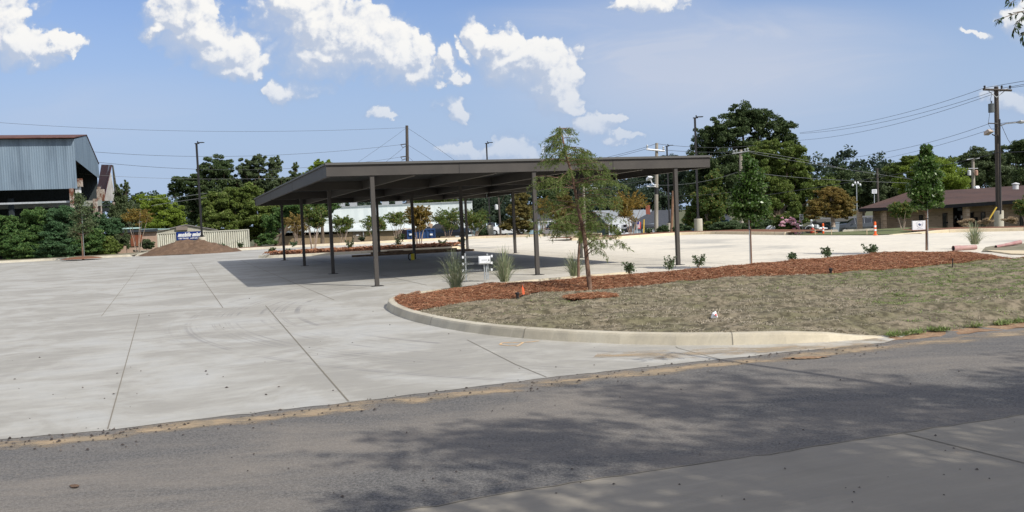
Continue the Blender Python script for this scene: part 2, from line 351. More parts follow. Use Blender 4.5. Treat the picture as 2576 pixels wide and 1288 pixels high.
def inpoly(p, poly):
    x, y = p[:, 0], p[:, 1]; ins = np.zeros(len(p), bool); d = np.full(len(p), 1e9)
    for i in range(len(poly)):
        a, b = poly[i], poly[(i+1) % len(poly)]
        c = (a[1] > y) != (b[1] > y)
        with np.errstate(divide='ignore', invalid='ignore'):
            xi = (b[0]-a[0])*(y-a[1])/(b[1]-a[1]+1e-12)+a[0]
        ins ^= c & (x < xi)
        e = b-a; t = np.clip(((p-a)@e)/(e@e+1e-12), 0, 1); d = np.minimum(d, np.hypot(*(p-a-t[:, None]*e).T))
    return ins, d
mb = MB()
xs = np.concatenate([np.linspace(-900, -120, 14), np.linspace(-110, 130, 81), np.linspace(150, 900, 14)])
ys = np.concatenate([np.linspace(-60, 20, 6), np.linspace(25, 260, 80), np.linspace(300, 1500, 14)])
mb.add([(x, y, terr(x, y) if y > 0 else -.06) for y in ys for x in xs], [(j*len(xs)+i, j*len(xs)+i+1, (j+1)*len(xs)+i+1, (j+1)*len(xs)+i) for j in range(len(ys)-1) for i in range(len(xs)-1)])
single('terrain', mb, M['earth'], 'dark green rough ground reaching to the horizon behind the lot', 'ground', kind='structure', smooth=True)
EDGE = [(-400, 1135), (0, 1105), (270, 1082), (400, 1065), (875, 1012), (1100, 985), (1375, 950), (1700, 915), (2000, 884), (2225, 862)]
LOW = [(1015, 1285), (1288, 1238), (1400, 1221), (1560, 1196), (1728, 1171), (1900, 1147), (2048, 1123), (2273, 1088), (2576, 1043)]
e3 = [G(*q)[:2] for q in EDGE]; l3 = [G(*q)[:2] for q in LOW]
def jag(path, step, amp, seed=0):
    o = []
    for i in range(len(path)-1):
        a, b = np.array(path[i]), np.array(path[i+1]); L = np.hypot(*(b-a)); k = max(1, int(L/step)); nrm = np.array([-(b-a)[1], (b-a)[0]])/L
        for j in range(k):
            q = a+(b-a)*j/k; o.append(q+nrm*amp*(noise.noise(Vector((q[0]*6, q[1]*6, seed)))+.5*noise.noise(Vector((q[0]*23, q[1]*23, seed)))))
    o.append(np.array(path[-1])); return o
e3 = jag(e3, .12, .035)
mb = MB(); mb.prism([(-60, -14, -.20), (60, 30-14, -.20), (60, 40, -.20), (16, 16.2, -.20), (8, 13.6, -.20), (4.8, 12.6, -.20), (-10, 9.5, -.20), (-60, -4, -.20)], (0, 0, .196))
road = single('road', mb, M['asphalt'], 'grey asphalt road crossing the foreground with dusty sunlit and shaded patches', 'road', kind='structure')
# lot slab: front edge, far kerb lines
slab = [tuple(q) for q in e3]+[(5.6, 12.4), (9, 15), (16, 21), (26, 27), (38, 38), (45, 50)]
farp = [G(*q)[:2] for q in [(2576, 581), (2414, 584), (2206, 592), (2050, 592), (1989, 591.6), (1790, 589), (1694, 591.5), (1550, 598), (1482, 597), (1368, 593), (1210, 598), (900, 612), (623, 627), (560, 631), (340, 643.5), (0, 660)]]
slab += [tuple(q) for q in farp]+[(-60, 54), (-60, -2), (-20, 5)]
mb = cdt(slab, 6., lambda x, y: 0.)
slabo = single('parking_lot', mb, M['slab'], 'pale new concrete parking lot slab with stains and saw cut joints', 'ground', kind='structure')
JN = [[(0, 806), (263, 797), (668, 769), (953, 749)], [(351, 790), (271, 1080)], [(668, 769), (877, 1010)], [(255, 796), (353, 667)], [(561, 775), (480, 660)], [(841, 755), (606, 655)],
      [(1175, 855), (1297, 917), (1375, 949)], [(1700, 872), (1705, 876), (1815, 905)], [(739, 715), (934, 720), (1150, 700)], [(1483, 664), (1650, 665)]]
ux = np.array([.93369, .35807, 0]); uy = np.array([-.35807, .93369, 0]); CO = np.array([-3.915, 25.51, 0])
mb = MB()
def strip(mb, pts, wd, z):
    pts = [np.array([*q[:2], 0]) for q in pts]
    for a, b in zip(pts, pts[1:]):
        d = (b-a)/np.linalg.norm(b-a); nn = np.array([-d[1], d[0], 0])*wd/2
        mb.add([a-nn+[0, 0, z], b-nn+[0, 0, z], b+nn+[0, 0, z], a+nn+[0, 0, z]], [(0, 1, 2, 3)])
for J in JN: strip(mb, [G(*q) for q in J], .012 if J[0][1] > 780 else .018, .004)
for k in range(1, 9): strip(mb, [CO+ux*(-30)+uy*(7.4*k), CO+ux*16+uy*(7.4*k)], .02, .005)
for k in (-26, -20, -14, 1.2, 6.2, 11.2): strip(mb, [CO+ux*k+uy*-1, CO+ux*k+uy*40], .02, .0055)
part(slabo, 'control_joints', mb, M['joint'])
# near driveway
dr = [tuple(q) for q in jag([(-2.2, 5.2)]+[tuple(q) for q in l3]+[(9, 9.1), (16, 11.4)], .12, .03, 5)]+[(16, -6), (-6, -6), (-6, 3.6)]
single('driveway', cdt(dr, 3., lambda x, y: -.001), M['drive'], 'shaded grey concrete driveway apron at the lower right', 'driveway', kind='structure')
mb = MB(); strip(mb, [G(2273, 1090), G(2576, 1165), G(2900, 1250)], .014, .004)
j = jag([(-2.2, 5.2)]+[tuple(q) for q in l3]+[(9, 9.1), (16, 11.4)], .1, .03, 5)
for a, b in zip(j, j[1:]):
    wd = .012+.02*abs(noise.noise(Vector((a[0]*3, a[1]*3, 1)))); strip(mb, [a, b], wd, .0035)
single('pavement_crack', mb, M['joint'], 'dark crack where the road meets the driveway apron', 'crack', kind='structure')
# kerbs
def kerb(name, pts, label, hgt=.15, wd=.17, side=1, ends=(0, 0)):
    """pts: outer foot of the kerb; side=+1 body lies to the left of the direction of travel"""
    P_ = [np.array(q[:2], float) for q in pts]
    o = []
    for a, b in zip(P_, P_[1:]):
        k = max(1, int(np.hypot(*(b-a))/.5)); o += [a+(b-a)*j/k for j in range(k)]
    o.append(P_[-1]); P_ = o
    for _ in range(3): P_ = [P_[0]]+[(P_[i-1]+2*P_[i]+P_[i+1])/4 for i in range(1, len(P_)-1)]+[P_[-1]]
    prof = [(0, -.05), (0.005, .0), (.045, .115), (.06, .142), (.085, .15), (wd, .152), (wd+.004, .1), (wd+.005, -.05)]
    mb = MB(); n = len(P_); k = len(prof); L = [0]
    for i in range(1, n): L.append(L[-1]+np.hypot(*(P_[i]-P_[i-1])))
    vs = []
    for i in range(n):
        t = P_[min(i+1, n-1)]-P_[max(i-1, 0)]; t /= np.hypot(*t); nn = np.array([-t[1], t[0]])*side
        sc_ = 1.
        if ends[0]: sc_ = min(sc_, max(.06, L[i]/ends[0]))
        if ends[1]: sc_ = min(sc_, max(.06, (L[-1]-L[i])/ends[1]))
        for a, z in prof: vs.append((*(P_[i]+nn*a), z*hgt/.15*sc_ if z > 0 else z))
    fs = [(i*k+j, (i+1)*k+j, (i+1)*k+j+1, i*k+j+1) if side < 0 else (i*k+j, i*k+j+1, (i+1)*k+j+1, (i+1)*k+j) for i in range(n-1) for j in range(k-1)]
    fs += [tuple(range(k)), tuple((n-1)*k+j for j in range(k))[::-1]]
    mb.add(vs, fs); jm = MB()
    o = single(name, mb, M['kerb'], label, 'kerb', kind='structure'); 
    for i in range(1, n-1):
        if int(L[i]/3.05) != int(L[i-1]/3.05):
            t = P_[i+1]-P_[i]; t /= np.hypot(*t); nn = np.array([-t[1], t[0]])*side
            vs = []
            for a, z in prof[1:7]:
                for s_ in (-.005, .005): vs.append((*(P_[i]+nn*(a-.003)+t*s_), max(0.002, z*hgt/.15)+.003))
            jm.add(vs, [(2*q, 2*q+1, 2*q+3, 2*q+2) for q in range(5)])
    if jm.v: part(o, 'kerb_joints', jm, M['joint'])
    return P_
KP = [(958, 768), (985, 790), (1040, 810), (1120, 828), (1210, 843), (1300, 852), (1420, 861), (1560, 868), (1700, 872), (1850, 870), (2000, 867), (2120, 860), (2190, 853), (2225, 850)]
kp = [G(1010, 742)[:2]+np.array([.3, .9]), G(985, 748)[:2], G(962, 757)[:2]]+[G(*q)[:2] for q in KP]
kp = [np.array([3.2, 25.]), np.array([.4, 23.6]), np.array([-1.7, 22.0]), np.array([-2.75, 20.9])]+[G(*q)[:2] for q in KP]
KIN = kerb('kerb', kp, 'curved pale concrete kerb round the grass island', .15, .20, 1, ends=(0, 1.1))
kerb('kerb', [(-60, 55.5)]+[G(*q)[:2] for q in FAR[:2]]+[G(352, 641)[:2]+np.array([0, 2.])]+[G(340, 632)[:2]], 'far left kerb in front of the bushes', side=1)
kerb('kerb', [G(345, 635)[:2]]+[G(*q)[:2] for q in FAR[2:]]+[G(1368, 595)[:2]+np.array([1.2, .5])], 'long far kerb in front of the white building', .17, .2, 1)
kerb('kerb', [G(1438, 600)[:2]]+[G(*q)[:2] for q in ISLE_R]+[G(1992, 590)[:2]], 'cream kerb below the light poles on the far side', .17, .2, 1)
kerb('kerb', [G(2240, 590.5)[:2]]+[G(*q)[:2] for q in RGT]+[G(2576, 581)[:2]+(G(2576, 581)-G(2414, 584))[:2]*3], 'kerb in front of the brick building', .16, .2, 1, ends=(3, 0))
kerb('kerb', [G(1390, 594)[:2], G(1510, 592)[:2]], 'grey kerb across the far entrance', .16, .2, 1)
# planted strip behind the carport
I0, I1 = G(644, 651)[:2], G(1190, 624.5)[:2]; dv = (I1-I0)/np.hypot(*(I1-I0)); nv = np.array([-dv[1], dv[0]])
il = [I0+nv*.9+dv*.0, I0+dv*.7, I1-dv*.7, I1+nv*.7, I1-dv*.7+nv*2.6, I0+nv*2.6+dv*.7, I0+nv*1.4]
kerb('kerb', il+[il[0]], 'kerb ring of the narrow planted strip behind the carport', .15, .18, 1)
def bump2(a, s1=1.3, s2=5.):
    return lambda x, y: a*(noise.noise(Vector((x*s1, y*s1, 0)))+.5*noise.noise(Vector((x*s2, y*s2, 3))))
ilp = np.array([I0+dv*.5+nv*.35, I1-dv*.5+nv*.35, I1-dv*.5+nv*2.35, I0+dv*.5+nv*2.35])
def bedz(poly, base, rise, amp):
    pa = np.array(poly, float); f = bump2(amp)
    def z(x, y):
        _, d = inpoly(np.array([[x, y]]), pa); return base+rise*min(1, float(d[0])/.9)+f(x, y)
    return z
single('mulch_bed', cdt([tuple(q) for q in ilp], .35, bedz(ilp, .13, .12, .06)), M['mulch'], 'low red straw mulch bed in the strip behind the carport', 'mulch bed', kind='structure', smooth=True)
# strips behind the far kerbs
def behind(name, pts, d0, d1, m, label, z=.12, cat='mulch bed', amp=.03):
    P_ = [np.array(q[:2]) for q in pts]; a, b = [], []
    for i, q in enumerate(P_):
        t = P_[min(i+1, len(P_)-1)]-P_[max(i-1, 0)]; t /= np.hypot(*t); nn = np.array([-t[1], t[0]]); a.append(q+nn*d0); b.append(q+nn*d1)
    f = bump2(amp)
    single(name, cdt([tuple(q) for q in a+b[::-1]], .8, lambda x, y: z+f(x, y)), m, label, cat, kind='structure', smooth=True)
behind('mulch_bed', [G(*q) for q in FAR[2:]], .2, 2.6, M['mulch'], 'red mulch strip behind the long far kerb', .15)
behind('mulch_bed', [G(*q) for q in ISLE_R], .2, 3.4, M['mulch'], 'red mulch strip round the light pole bases', .16)
behind('mulch_bed', [G(*q) for q in [(2300, 588), (2414, 584), (2576, 581), (2800, 574)]], .2, 3.0, M['mulch'], 'red mulch strip before the brick building', .14)
M['farturf'] = mat('far_turf', (.10, .13, .045), .95, (.15, .15, .07), 2, bump=.5)
M['dryturf'] = mat('dry_sod', (.25, .22, .16), .95, (.17, .16, .10), 1.6, bump=.8, bscale=8)
behind('grass_verge', [(-60, 55.5), G(0, 662), G(340, 645)], .2, 6., M['dryturf'], 'dry sod strip in front of the left bushes', .13, 'grass')
behind('grass_verge', [G(1995, 591), G(2120, 591.5), G(2220, 591), G(2320, 588)], .0, 9., M['farturf'], 'green verge between the lot and the brick building', .02, 'grass', .01)
single('side_street', MB().box((3., 71.5, -.30), (7.2, 95, .01)), M['asphalt'], 'short grey street beyond the far entrance', 'road', kind='structure')
# front island: mulch and turf
MF = [(1053, 780), (1116, 769), (1201, 755), (1295, 750), (1344, 736), (1458, 732), (1650, 715), (1718, 706), (1950, 694.7), (2088, 689), (2249, 678), (2394, 663), (2576, 650)]
MK = [(985, 745), (1100, 725), (1190, 713), (1300, 708), (1450, 696), (1614, 685), (1890, 662), (2036, 649), (2174, 637), (2331, 632), (2480, 633), (2540, 641), (2640, 652)]
mf = [G(*q, .15)[:2] for q in MF]+[G(2640, 655, .15)[:2]]
mk = [G(*q, .25)[:2] for q in MK]
inner = []
for i in range(4, len(KIN)):
    t = KIN[min(i+1, len(KIN)-1)]-KIN[i-1]; t /= np.hypot(*t); inner.append(KIN[i]+np.array([-t[1], t[0]])*.2)
inner = [q for q in inner if q[1] < 21.2]
j0 = min(range(len(inner)), key=lambda i: np.hypot(*(inner[i]-mf[0])))
mulchp = [tuple(q) for q in inner[:j0+1]]+[tuple(q) for q in mf]+[tuple(q) for q in mk[::-1]]
lawnp = [tuple(q) for q in inner[j0:]]+[tuple(G(*q)[:2]) for q in [(2245, 846), (2330, 836), (2420, 829), (2500, 820), (2576, 808)]]+[(11.5, 15.5), (22, 19), (24, 25)]+[tuple(q) for q in mf[::-1]]
mz_ = bedz(mulchp, .13, .13, .05); mpa = np.array(mulchp); lpa = np.array(lawnp)
fine_ = bump2(.095, 1.8, 6.)
fine = lambda x, y: fine_(x*.6+y*.25, y*1.5-x*.2)
def lz(x, y, d=9.):
    k_ = min(1., d/.4)
    e = y-(12.05+.36*(x-5.)); s = 1-(1-max(0, min(1, e/1.2)))*max(0, min(1, (x-4.3)/1.1))
    z = .025+.115*s+((fine(x, y)+.02)*(.4+.6*s)+.03*noise.noise(Vector((x*.5, y*.9, 7))))*k_
    if x > 3.6 and y < 14.5:
        zk = .15*max(.03, min(1., (5.05-x)/1.1))-.012; q = min(1., d/.55); z = zk*(1-q)+z*q if zk < z or d < .1 else z
    return z
single('mulch_bed', cdt(mulchp, .16, mz_), M['mulch'], 'long red pine straw bed along the near edge of the lot', 'mulch bed', kind='structure', smooth=True)
single('lawn', cdt(lawnp, .11, lz, edge=True), M['lawn'], 'brownish green sod lawn on the kerbed island', 'lawn', kind='structure', smooth=True)
dp = [G(*q)[:2] for q in [(2215, 858), (2300, 852), (2400, 842), (2500, 832), (2576, 824), (2700, 812), (2700, 795), (2576, 806), (2500, 818), (2420, 827), (2330, 834), (2240, 846)]]
single('dirt_shoulder', cdt(jag([tuple(q) for q in dp]+[tuple(dp[0])], .1, .06)[:-1], .3, lambda x, y: -.001+.012*noise.noise(Vector((x*4, y*4, 0)))), M['clay'], 'bare orange dirt shoulder between lawn and road', 'dirt', kind='structure')
# sand washed along the road edge: a thin ragged sheet
def sand_mat():
    m = bpy.data.materials.new('washed_sand'); m.use_nodes = True; t = N(m.node_tree); b = m.node_tree.nodes['Principled BSDF']; o = m.node_tree.nodes['Material Output']
    p = t.n('ShaderNodeTexCoord').outputs['Object']; at = t.n('ShaderNodeAttribute'); at.attribute_name = 'across'
    t.put(b.inputs['Base Color'], t.mix(t.ss(t.noise(p, 3, 4), .4, .6), (.34, .27, .18), (.44, .33, .205))); b.inputs['Roughness'].default_value = .95
    a = t.m('MULTIPLY', t.ss(t.m('ADD', t.noise(t.v('MULTIPLY', p, (1, 2, 1)), 1.3, 7, .72), t.m('MULTIPLY', at.outputs['Fac'], .26)), .60, .84), .75)
    tr = t.n('ShaderNodeBsdfTransparent'); mx = t.n('ShaderNodeMixShader'); t.put(mx.inputs[0], a); t.l.new(tr.outputs[0], mx.inputs[1]); t.l.new(b.outputs[0], mx.inputs[2]); t.l.new(mx.outputs[0], o.inputs[0])
    return m
M['sand'] = sand_mat()
def sandstrip(label, path, a0, a1, z):
    path = jag(path, .25, .02); vs = []; ac = []
    for i, q in enumerate(path):
        t = path[min(i+1, len(path)-1)]-path[max(i-1, 0)]; t = t/np.hypot(*t); nn = np.array([-t[1], t[0]])
        for k in range(7):
            f = k/6; vs.append((*(q+nn*(a0+(a1-a0)*f)), z)); ac.append(1-abs(2*f-1)**1.5)
    mb = MB(); mb.add(vs, [(i*7+k, i*7+k+1, i*7+k+8, i*7+k+7) for i in range(len(path)-1) for k in range(6)])
    o = single('sand', mb, M['sand'], label, 'sand', kind='stuff'); at = o.data.attributes.new('across', 'FLOAT', 'POINT'); at.data.foreach_set('value', ac)
sandstrip('washed orange sand along the edge of the asphalt', [tuple(G(*q)[:2]) for q in EDGE]+[tuple(G(2576, 826)[:2])], -.60, .05, -.0018)
sandstrip('thin sand drift on the slab below the kerb', [tuple(G(*q)[:2]) for q in [(1500, 893), (1700, 893), (1900, 880), (2100, 868), (2235, 858)]], -.5, .45, .0035)
# ------------------------------------------------------------------ carport
def CP(a, b, z): return CO+ux*a+uy*b+np.array([0, 0, z])
cpt = thing('carport', 'long bronze steel carport with a low sloping flat roof on twelve slim posts', 'carport', CP(0, 0, 0))
X0_, X1_, Y0_, Y1_ = -1.30, 11.30, -.10, 22.45
def zr(b): return 3.44-.0125*b                                  # underside of the decking
def rbox(mb, a0, a1, b0, b1, dz0, dz1):                          # box following the roof fall
    vs = [CP(a, b, zr(b)+dz) for dz in (dz0, dz1) for a, b in ((a0, b0), (a1, b0), (a1, b1), (a0, b1))]
    mb.add(vs, [(0, 3, 2, 1), (4, 5, 6, 7), (0, 1, 5, 4), (1, 2, 6, 5), (2, 3, 7, 6), (3, 0, 4, 7)])
mb = MB(); nr = 74; w_ = (Y1_-Y0_)/nr                            # ribbed decking, ribs along the short side
for i in range(nr):
    b = Y0_+w_*i
    rbox(mb, X0_+.02, X1_-.02, b, b+w_*.72, .0, .008); rbox(mb, X0_+.02, X1_-.02, b+w_*.72, b+w_, .035, .043)
    rbox(mb, X0_+.02, X1_-.02, b+w_*.72-.004, b+w_*.72, .008, .043); rbox(mb, X0_+.02, X1_-.02, b+w_-.004, b+w_, .008, .035)
part(cpt, 'roof_deck', mb, M['deck'])
mb = MB()
rbox(mb, X0_-.03, X1_+.05, Y0_-.06, Y0_+.06, .05, .115); rbox(mb, X0_-.03, X1_+.05, Y1_-.06, Y1_+.06, .05, .115)
rbox(mb, X0_-.05, X0_+.08, Y0_+.061, Y1_-.061, .05, .10); rbox(mb, X1_-.08, X1_+.05, Y0_+.061, Y1_-.061, .05, .10)
part(cpt, 'roof_edge', mb, M['roofedge'])
def cbeam(mb, a0, b0, a1, b1, h, fl=.07, axis='x', sgn=1):        # open C section: web + flanges
    if axis == 'x':
        rbox(mb, a0, a1, b0, b0+.012, -h, .047); rbox(mb, a0, a1, b0+.012, b0+.012+fl, -h, -h+.012) if sgn > 0 else rbox(mb, a0, a1, b0-fl, b0, -h, -h+.012)
    else:
        rbox(mb, a0, a0+.012, b0, b1, -h, .0); rbox(mb, a0+.012, a0+.012+fl, b0, b1, -h, -h+.012)
for i, b in enumerate((Y0_, 7.366, 14.732, 22.098)):
    mb = MB()
    if i in (0,): cbeam(mb, X0_, b, X1_, b, .265, .10)
    else: cbeam(mb, X0_+.013, b-.05, X1_-.013, b, .30, .10); rbox(mb, X0_+.013, X1_-.013, b+.05, b+.062, -.30, -.002)
    part(cpt, 'beam', mb, M['steel'])
mb = MB(); cbeam(mb, X0_, Y1_, X1_, Y1_, .24, .06, sgn=-1); part(cpt, 'fascia', mb, M['steel'])
for a in (X0_, X1_-.012):
    for b0, b1 in ((Y0_+.014, 7.30), (7.33, 14.66), (14.69, 22.0)):
        mb = MB(); rbox(mb, a, a+.012, b0, b1, -.285, .048)
        f0, f1 = (a+.012, a+.09) if a < 0 else (a-.08, a)
        rbox(mb, f0, f1, b0, b1, -.285, -.273); part(cpt, 'fascia', mb, M['steel'])
for b0, b1 in ((Y0_+.11, 7.31), (7.43, 14.68), (14.80, 22.04)):
    for a in np.linspace(X0_, X1_, 6)[1:-1]:
        mb = MB(); rbox(mb, a, a+.012, b0, b1, -.29, .0); pu = part(cpt, 'purlin', mb, M['steel']); mb = MB(); rbox(mb, a-.002, a+.075, b0, b1, -.305, -.291); part(pu, 'lip', mb, M['steel_bounce'])
for a in (2.6, 7.7):
    mb = MB(); rbox(mb, a, a+.012, Y0_-.006, Y0_-.001, -.262, .046); part(cpt, 'panel_seam', mb, M['blackp'])
for j in range(4):
    for i in range(3):
        a, b = 5.01*i, 7.366*j; h = zr(b)-(.265 if j == 0 else .30)
        mb = MB(); mb.prism([CP(a-.058, b-.058, .012), CP(a+.058, b-.058, .012), CP(a+.058, b+.058, .012), CP(a-.058, b+.058, .012)], (0, 0, h-.014))
        c = part(cpt, 'column', mb, M['steel'])
        mb = MB(); mb.prism([CP(a-.17, b-.15, .0), CP(a+.17, b-.15, .0), CP(a+.17, b+.15, .0), CP(a-.17, b+.15, .0)], (0, 0, .011))
        pl_ = part(c, 'base_plate', mb, M['blackp'])

# ------------------------------------------------------------------ foliage generators
def leaves(c, size, asp=.5, up=.35, rng=RG):
    """diamond leaves: c (n,3) centres -> verts, quads"""
    n = len(c); nrm = rng.normal(size=(n, 3)); nrm[:, 2] += up*2; nrm /= np.linalg.norm(nrm, axis=1)[:, None]
    t = rng.normal(size=(n, 3)); t -= (t*nrm).sum(1)[:, None]*nrm; t /= np.linalg.norm(t, axis=1)[:, None]; b = np.cross(nrm, t)
    s = size*rng.uniform(.6, 1.35, n)[:, None]
    v = np.stack([c-t*s*.5, c+b*s*.5*asp+t*s*.05, c+t*s*.5, c-b*s*.5*asp+t*s*.05], 1).reshape(-1, 3)
    return v, np.arange(4*n).reshape(n, 4)
def crown_pts(ells, n, sub=16, rsub=.30, shell=.45, rng=RG, droop=0.):
    """ells: list of (centre, (rx,ry,rz)); points gathered in sub-clumps near each ellipsoid's surface"""
    vol = np.array([e[1][0]*e[1][2] for e in ells]); out = []
    for (c, r), v in zip(ells, vol/vol.sum()):
        k = max(6, int(sub)); m = int(n*v); d = rng.normal(size=(k, 3)); d /= np.linalg.norm(d, axis=1)[:, None]
        rad = rng.uniform(shell, .92, k)[:, None]; cc = d*rad
        idx = rng.integers(0, k, m); q = rng.normal(size=(m, 3)); q /= np.linalg.norm(q, axis=1)[:, None]; q *= (rng.uniform(0, 1, m)**.45)[:, None]
        sc_ = rng.uniform(.6, 1.25, k)[idx][:, None]
        pp = cc[idx]+q*rsub*sc_*np.array([1.1, 1.1, .75]); pp[:, 2] -= droop*(q[:, 0]**2+q[:, 1]**2)
        out.append(np.array(c)+pp*np.array(r))
    return np.concatenate(out)
def E_(D, x, y, rx, ry, dz=0.):                                   # ellipsoid from picture size at distance D
    return (A(x, y, D)+np.array([0, dz, 0]), (PX(rx, D), PX((rx+ry)/2, D), PX(ry, D)))
def tree(name, label, D, base, ells, m, n=9000, leaf=.3, tr=.3, sub=16, rsub=.30, group=None, cat='tree', bm='bark', asp=.55, limbs=True, zb=None, shell=.45, dz=None):
    bx = A(base[0], base[1], D); z0 = terr(bx[0], bx[1])-.1 if zb is None else zb
    root = thing(name, label, cat, (bx[0], bx[1], z0), group)
    el = [E_(D, *e, dz=(R.uniform(-1, 1)*PX(e[2], D)*.5 if dz is None else dz)) for e in ells]
    mb = MB(); b0 = np.array([bx[0], bx[1], z0]); low = min(el, key=lambda e: e[0][2]-e[1][2]); big = max(el, key=lambda e: e[1][0])
    fork = b0*.5+np.array([big[0][0], big[0][1], big[0][2]-big[1][2]*.6])*.5; fork[2] = max(z0+.4, min(fork[2], big[0][2]-big[1][2]*.5))
    mb.tube([b0, b0*.5+fork*.5+np.array([.05, 0, 0]), fork, big[0]], [tr, tr*.8, tr*.66, tr*.22], 9)
    if limbs:
        for c, r in el:
            mid = fork*.45+c*.55+np.array([0, 0, -r[2]*.25]); mb.tube([fork, mid, c], [tr*.45, tr*.3, tr*.1], 6)
            for _ in range(3):
                d = RG.normal(size=3); d /= np.linalg.norm(d); mb.tube([mid*.3+c*.7, c+d*np.array(r)*.8], [tr*.14, tr*.04], 5)
    part(root, 'trunk', mb, M[bm])
    part(root, 'crown', leaves(crown_pts(el, int(n*2.7), int(sub*2.6), rsub*.86, shell*.7), leaf*.70, asp), m)
    return root
L = {
 'oak': leafmat('dark_oak_leaves', (0.048, 0.078, 0.030), (0.085, 0.123, 0.043), (0.125, 0.160, 0.063), tr=.32),
 'pine': leafmat('grey_green_leaves', (0.074, 0.105, 0.046), (0.125, 0.160, 0.071), tr=.32),
 'mid': leafmat('mid_green_leaves', (0.097, 0.150, 0.032), (0.171, 0.222, 0.051), (0.239, 0.274, 0.080), tr=.38),
 'lime': leafmat('lime_leaves', (0.160, 0.239, 0.032), (0.251, 0.319, 0.048), tr=.4),
 'bush': leafmat('bush_leaves', (.058, .125, .038), (.115, .195, .055), (.17, .25, .07), tr=.38),
 'kud': leafmat('vine_leaves', (.058, .125, .055), (.10, .175, .075), tr=.38),
 'crape': leafmat('crape_leaves', (0.125, 0.177, 0.043), (0.080, 0.131, 0.034), (0.274, 0.217, 0.057), tr=.38),
 'cgold': leafmat('turning_leaves', (.26, .17, .040), (.16, .155, .04), (.36, .21, .045), tr=.38),
 'gold': leafmat('golden_brown_leaves', (0.274, 0.188, 0.055), (0.182, 0.165, 0.046), (0.331, 0.217, 0.068), tr=.38),
 'cyp': leafmat('cypress_needles', (.13, .19, .045), (.20, .25, .08), (.21, .21, .09), tr=.45),
 'cypg': leafmat('bronze_needles', (.23, .175, .058), (.14, .14, .042), tr=.38),
 'col': leafmat('glossy_leaves', (.045, .095, .020), (.095, .165, .032), (.22, .29, .13), rough=.32, tr=.3),
 'hedge': leafmat('hedge_leaves', (.065, .105, .045), (.105, .150, .066), tr=.3),
 'grass': leafmat('ornamental_grass', (.20, .24, .13), (.34, .37, .22), (.42, .40, .27), tr=.25),
 'pink': leafmat('pink_blossom', (.80, .50, .58), (.85, .60, .66), (.88, .72, .75), tr=.45),
 'dry': leafmat('dry_grass', (.42, .32, .20), (.32, .24, .15)),
 'far': leafmat('far_leaves', (.038, .062, .040), (.060, .088, .048), tr=.3),
}
TB = 'trees along the back of the lot'
tree('oak_tree', 'tallest dark green oak standing right of centre behind the light poles', 125, (1875, 590),
     [(1862, 300, 52, 46), (1830, 330, 60, 50), (1790, 350, 50, 45), (1905, 310, 45, 40), (1970, 335, 44, 44), (1760, 410, 42, 55), (1815, 430, 62, 60), (1900, 380, 75, 60), (1745, 470, 30, 40), (1860, 490, 70, 70), (1780, 520, 50, 50), (1940, 460, 50, 60), (1990, 375, 26, 26)],
     L['oak'], 52000, .42, .8, 26, .26)
tree('broad_tree', 'bright olive green broad tree in front and right of the tallest oak', 112, (1960, 590),
     [(1925, 385, 50, 42), (1980, 400, 48, 44), (1900, 440, 42, 46), (1955, 470, 60, 60), (2015, 440, 34, 46), (2030, 490, 50, 50), (1920, 530, 50, 50), (1990, 545, 58, 42), (2075, 470, 40, 30), (2100, 500, 34, 36), (1890, 500, 30, 40)],
     L['mid'], 42000, .38, .5, 24, .27)
tree('broad_tree', 'loose light green tree just left of the tallest oak behind a light pole', 95, (1785, 592),
     [(1795, 455, 26, 30), (1770, 500, 36, 40), (1800, 530, 30, 40), (1745, 545, 32, 38), (1790, 570, 34, 22), (1815, 500, 22, 30)], L['crape'], 15000, .30, .25, 16, .3)
tree('oak_tree', 'small dark tree top showing left of the tall oak beside the utility pole', 210, (1685, 590), [(1684, 402, 26, 20), (1672, 440, 44, 34), (1700, 480, 44, 60), (1650, 520, 50, 50)], L['far'], 14000, .45, .5, 16)
for i, (x, y, rx, ry, D, lb, mm) in enumerate([
    (1600, 480, 70, 55, 215, 'dark backdrop tree above the white house', 'far'), (1520, 510, 60, 60, 215, 'dark backdrop tree seen through the young cypress', 'far'),
    (1440, 500, 55, 55, 215, 'dark tree behind the blue house roof', 'far'), (1375, 520, 30, 42, 150, 'slim dark tree seen between two carport posts left of the blue house', 'oak'),
    (1250, 520, 60, 45, 175, 'dark tree behind the centre light pole base', 'far'), (1190, 535, 50, 45, 170, 'dark tree rising at the right end of the white building', 'far'),
    (1100, 500, 60, 30, 170, 'treetop showing over the roof of the white building', 'mid'), (2120, 455, 40, 36, 150, 'dark rounded treetop right of the broad olive tree', 'oak'),
    (2175, 470, 38, 40, 155, 'dull green treetop behind the leaning brown post', 'pine'), (2235, 455, 40, 46, 150, 'grey green tree behind the left end of the brick building', 'pine')]):
    tree('broad_tree', lb, D, (x, 595), [(x, y, rx, ry), (x-rx*.5, y+ry*.6, rx*.7, ry*.8), (x+rx*.5, y+ry*.5, rx*.7, ry*.9), (x, y+ry*.9, rx*.9, ry*.7), (x+rx*.2, y-ry*.55, rx*.5, ry*.45)], L[mm], 11000, .42, .35, 20, .28, TB)
tree('broad_tree', 'lime green domed tree behind the roof of the brick building', 110, (2330, 560), [(2330, 440, 60, 48), (2380, 450, 50, 45), (2285, 455, 40, 40), (2345, 420, 34, 28), (2300, 420, 30, 26), (2395, 480, 36, 30)], L['lime'], 16000, .33, .3, 18)
tree('broad_tree', 'yellowish green treetop behind the left part of the lime green tree', 125, (2320, 560), [(2300, 405, 42, 22), (2260, 430, 30, 30), (2370, 410, 50, 24)], L['mid'], 8000, .36, .3, 16)
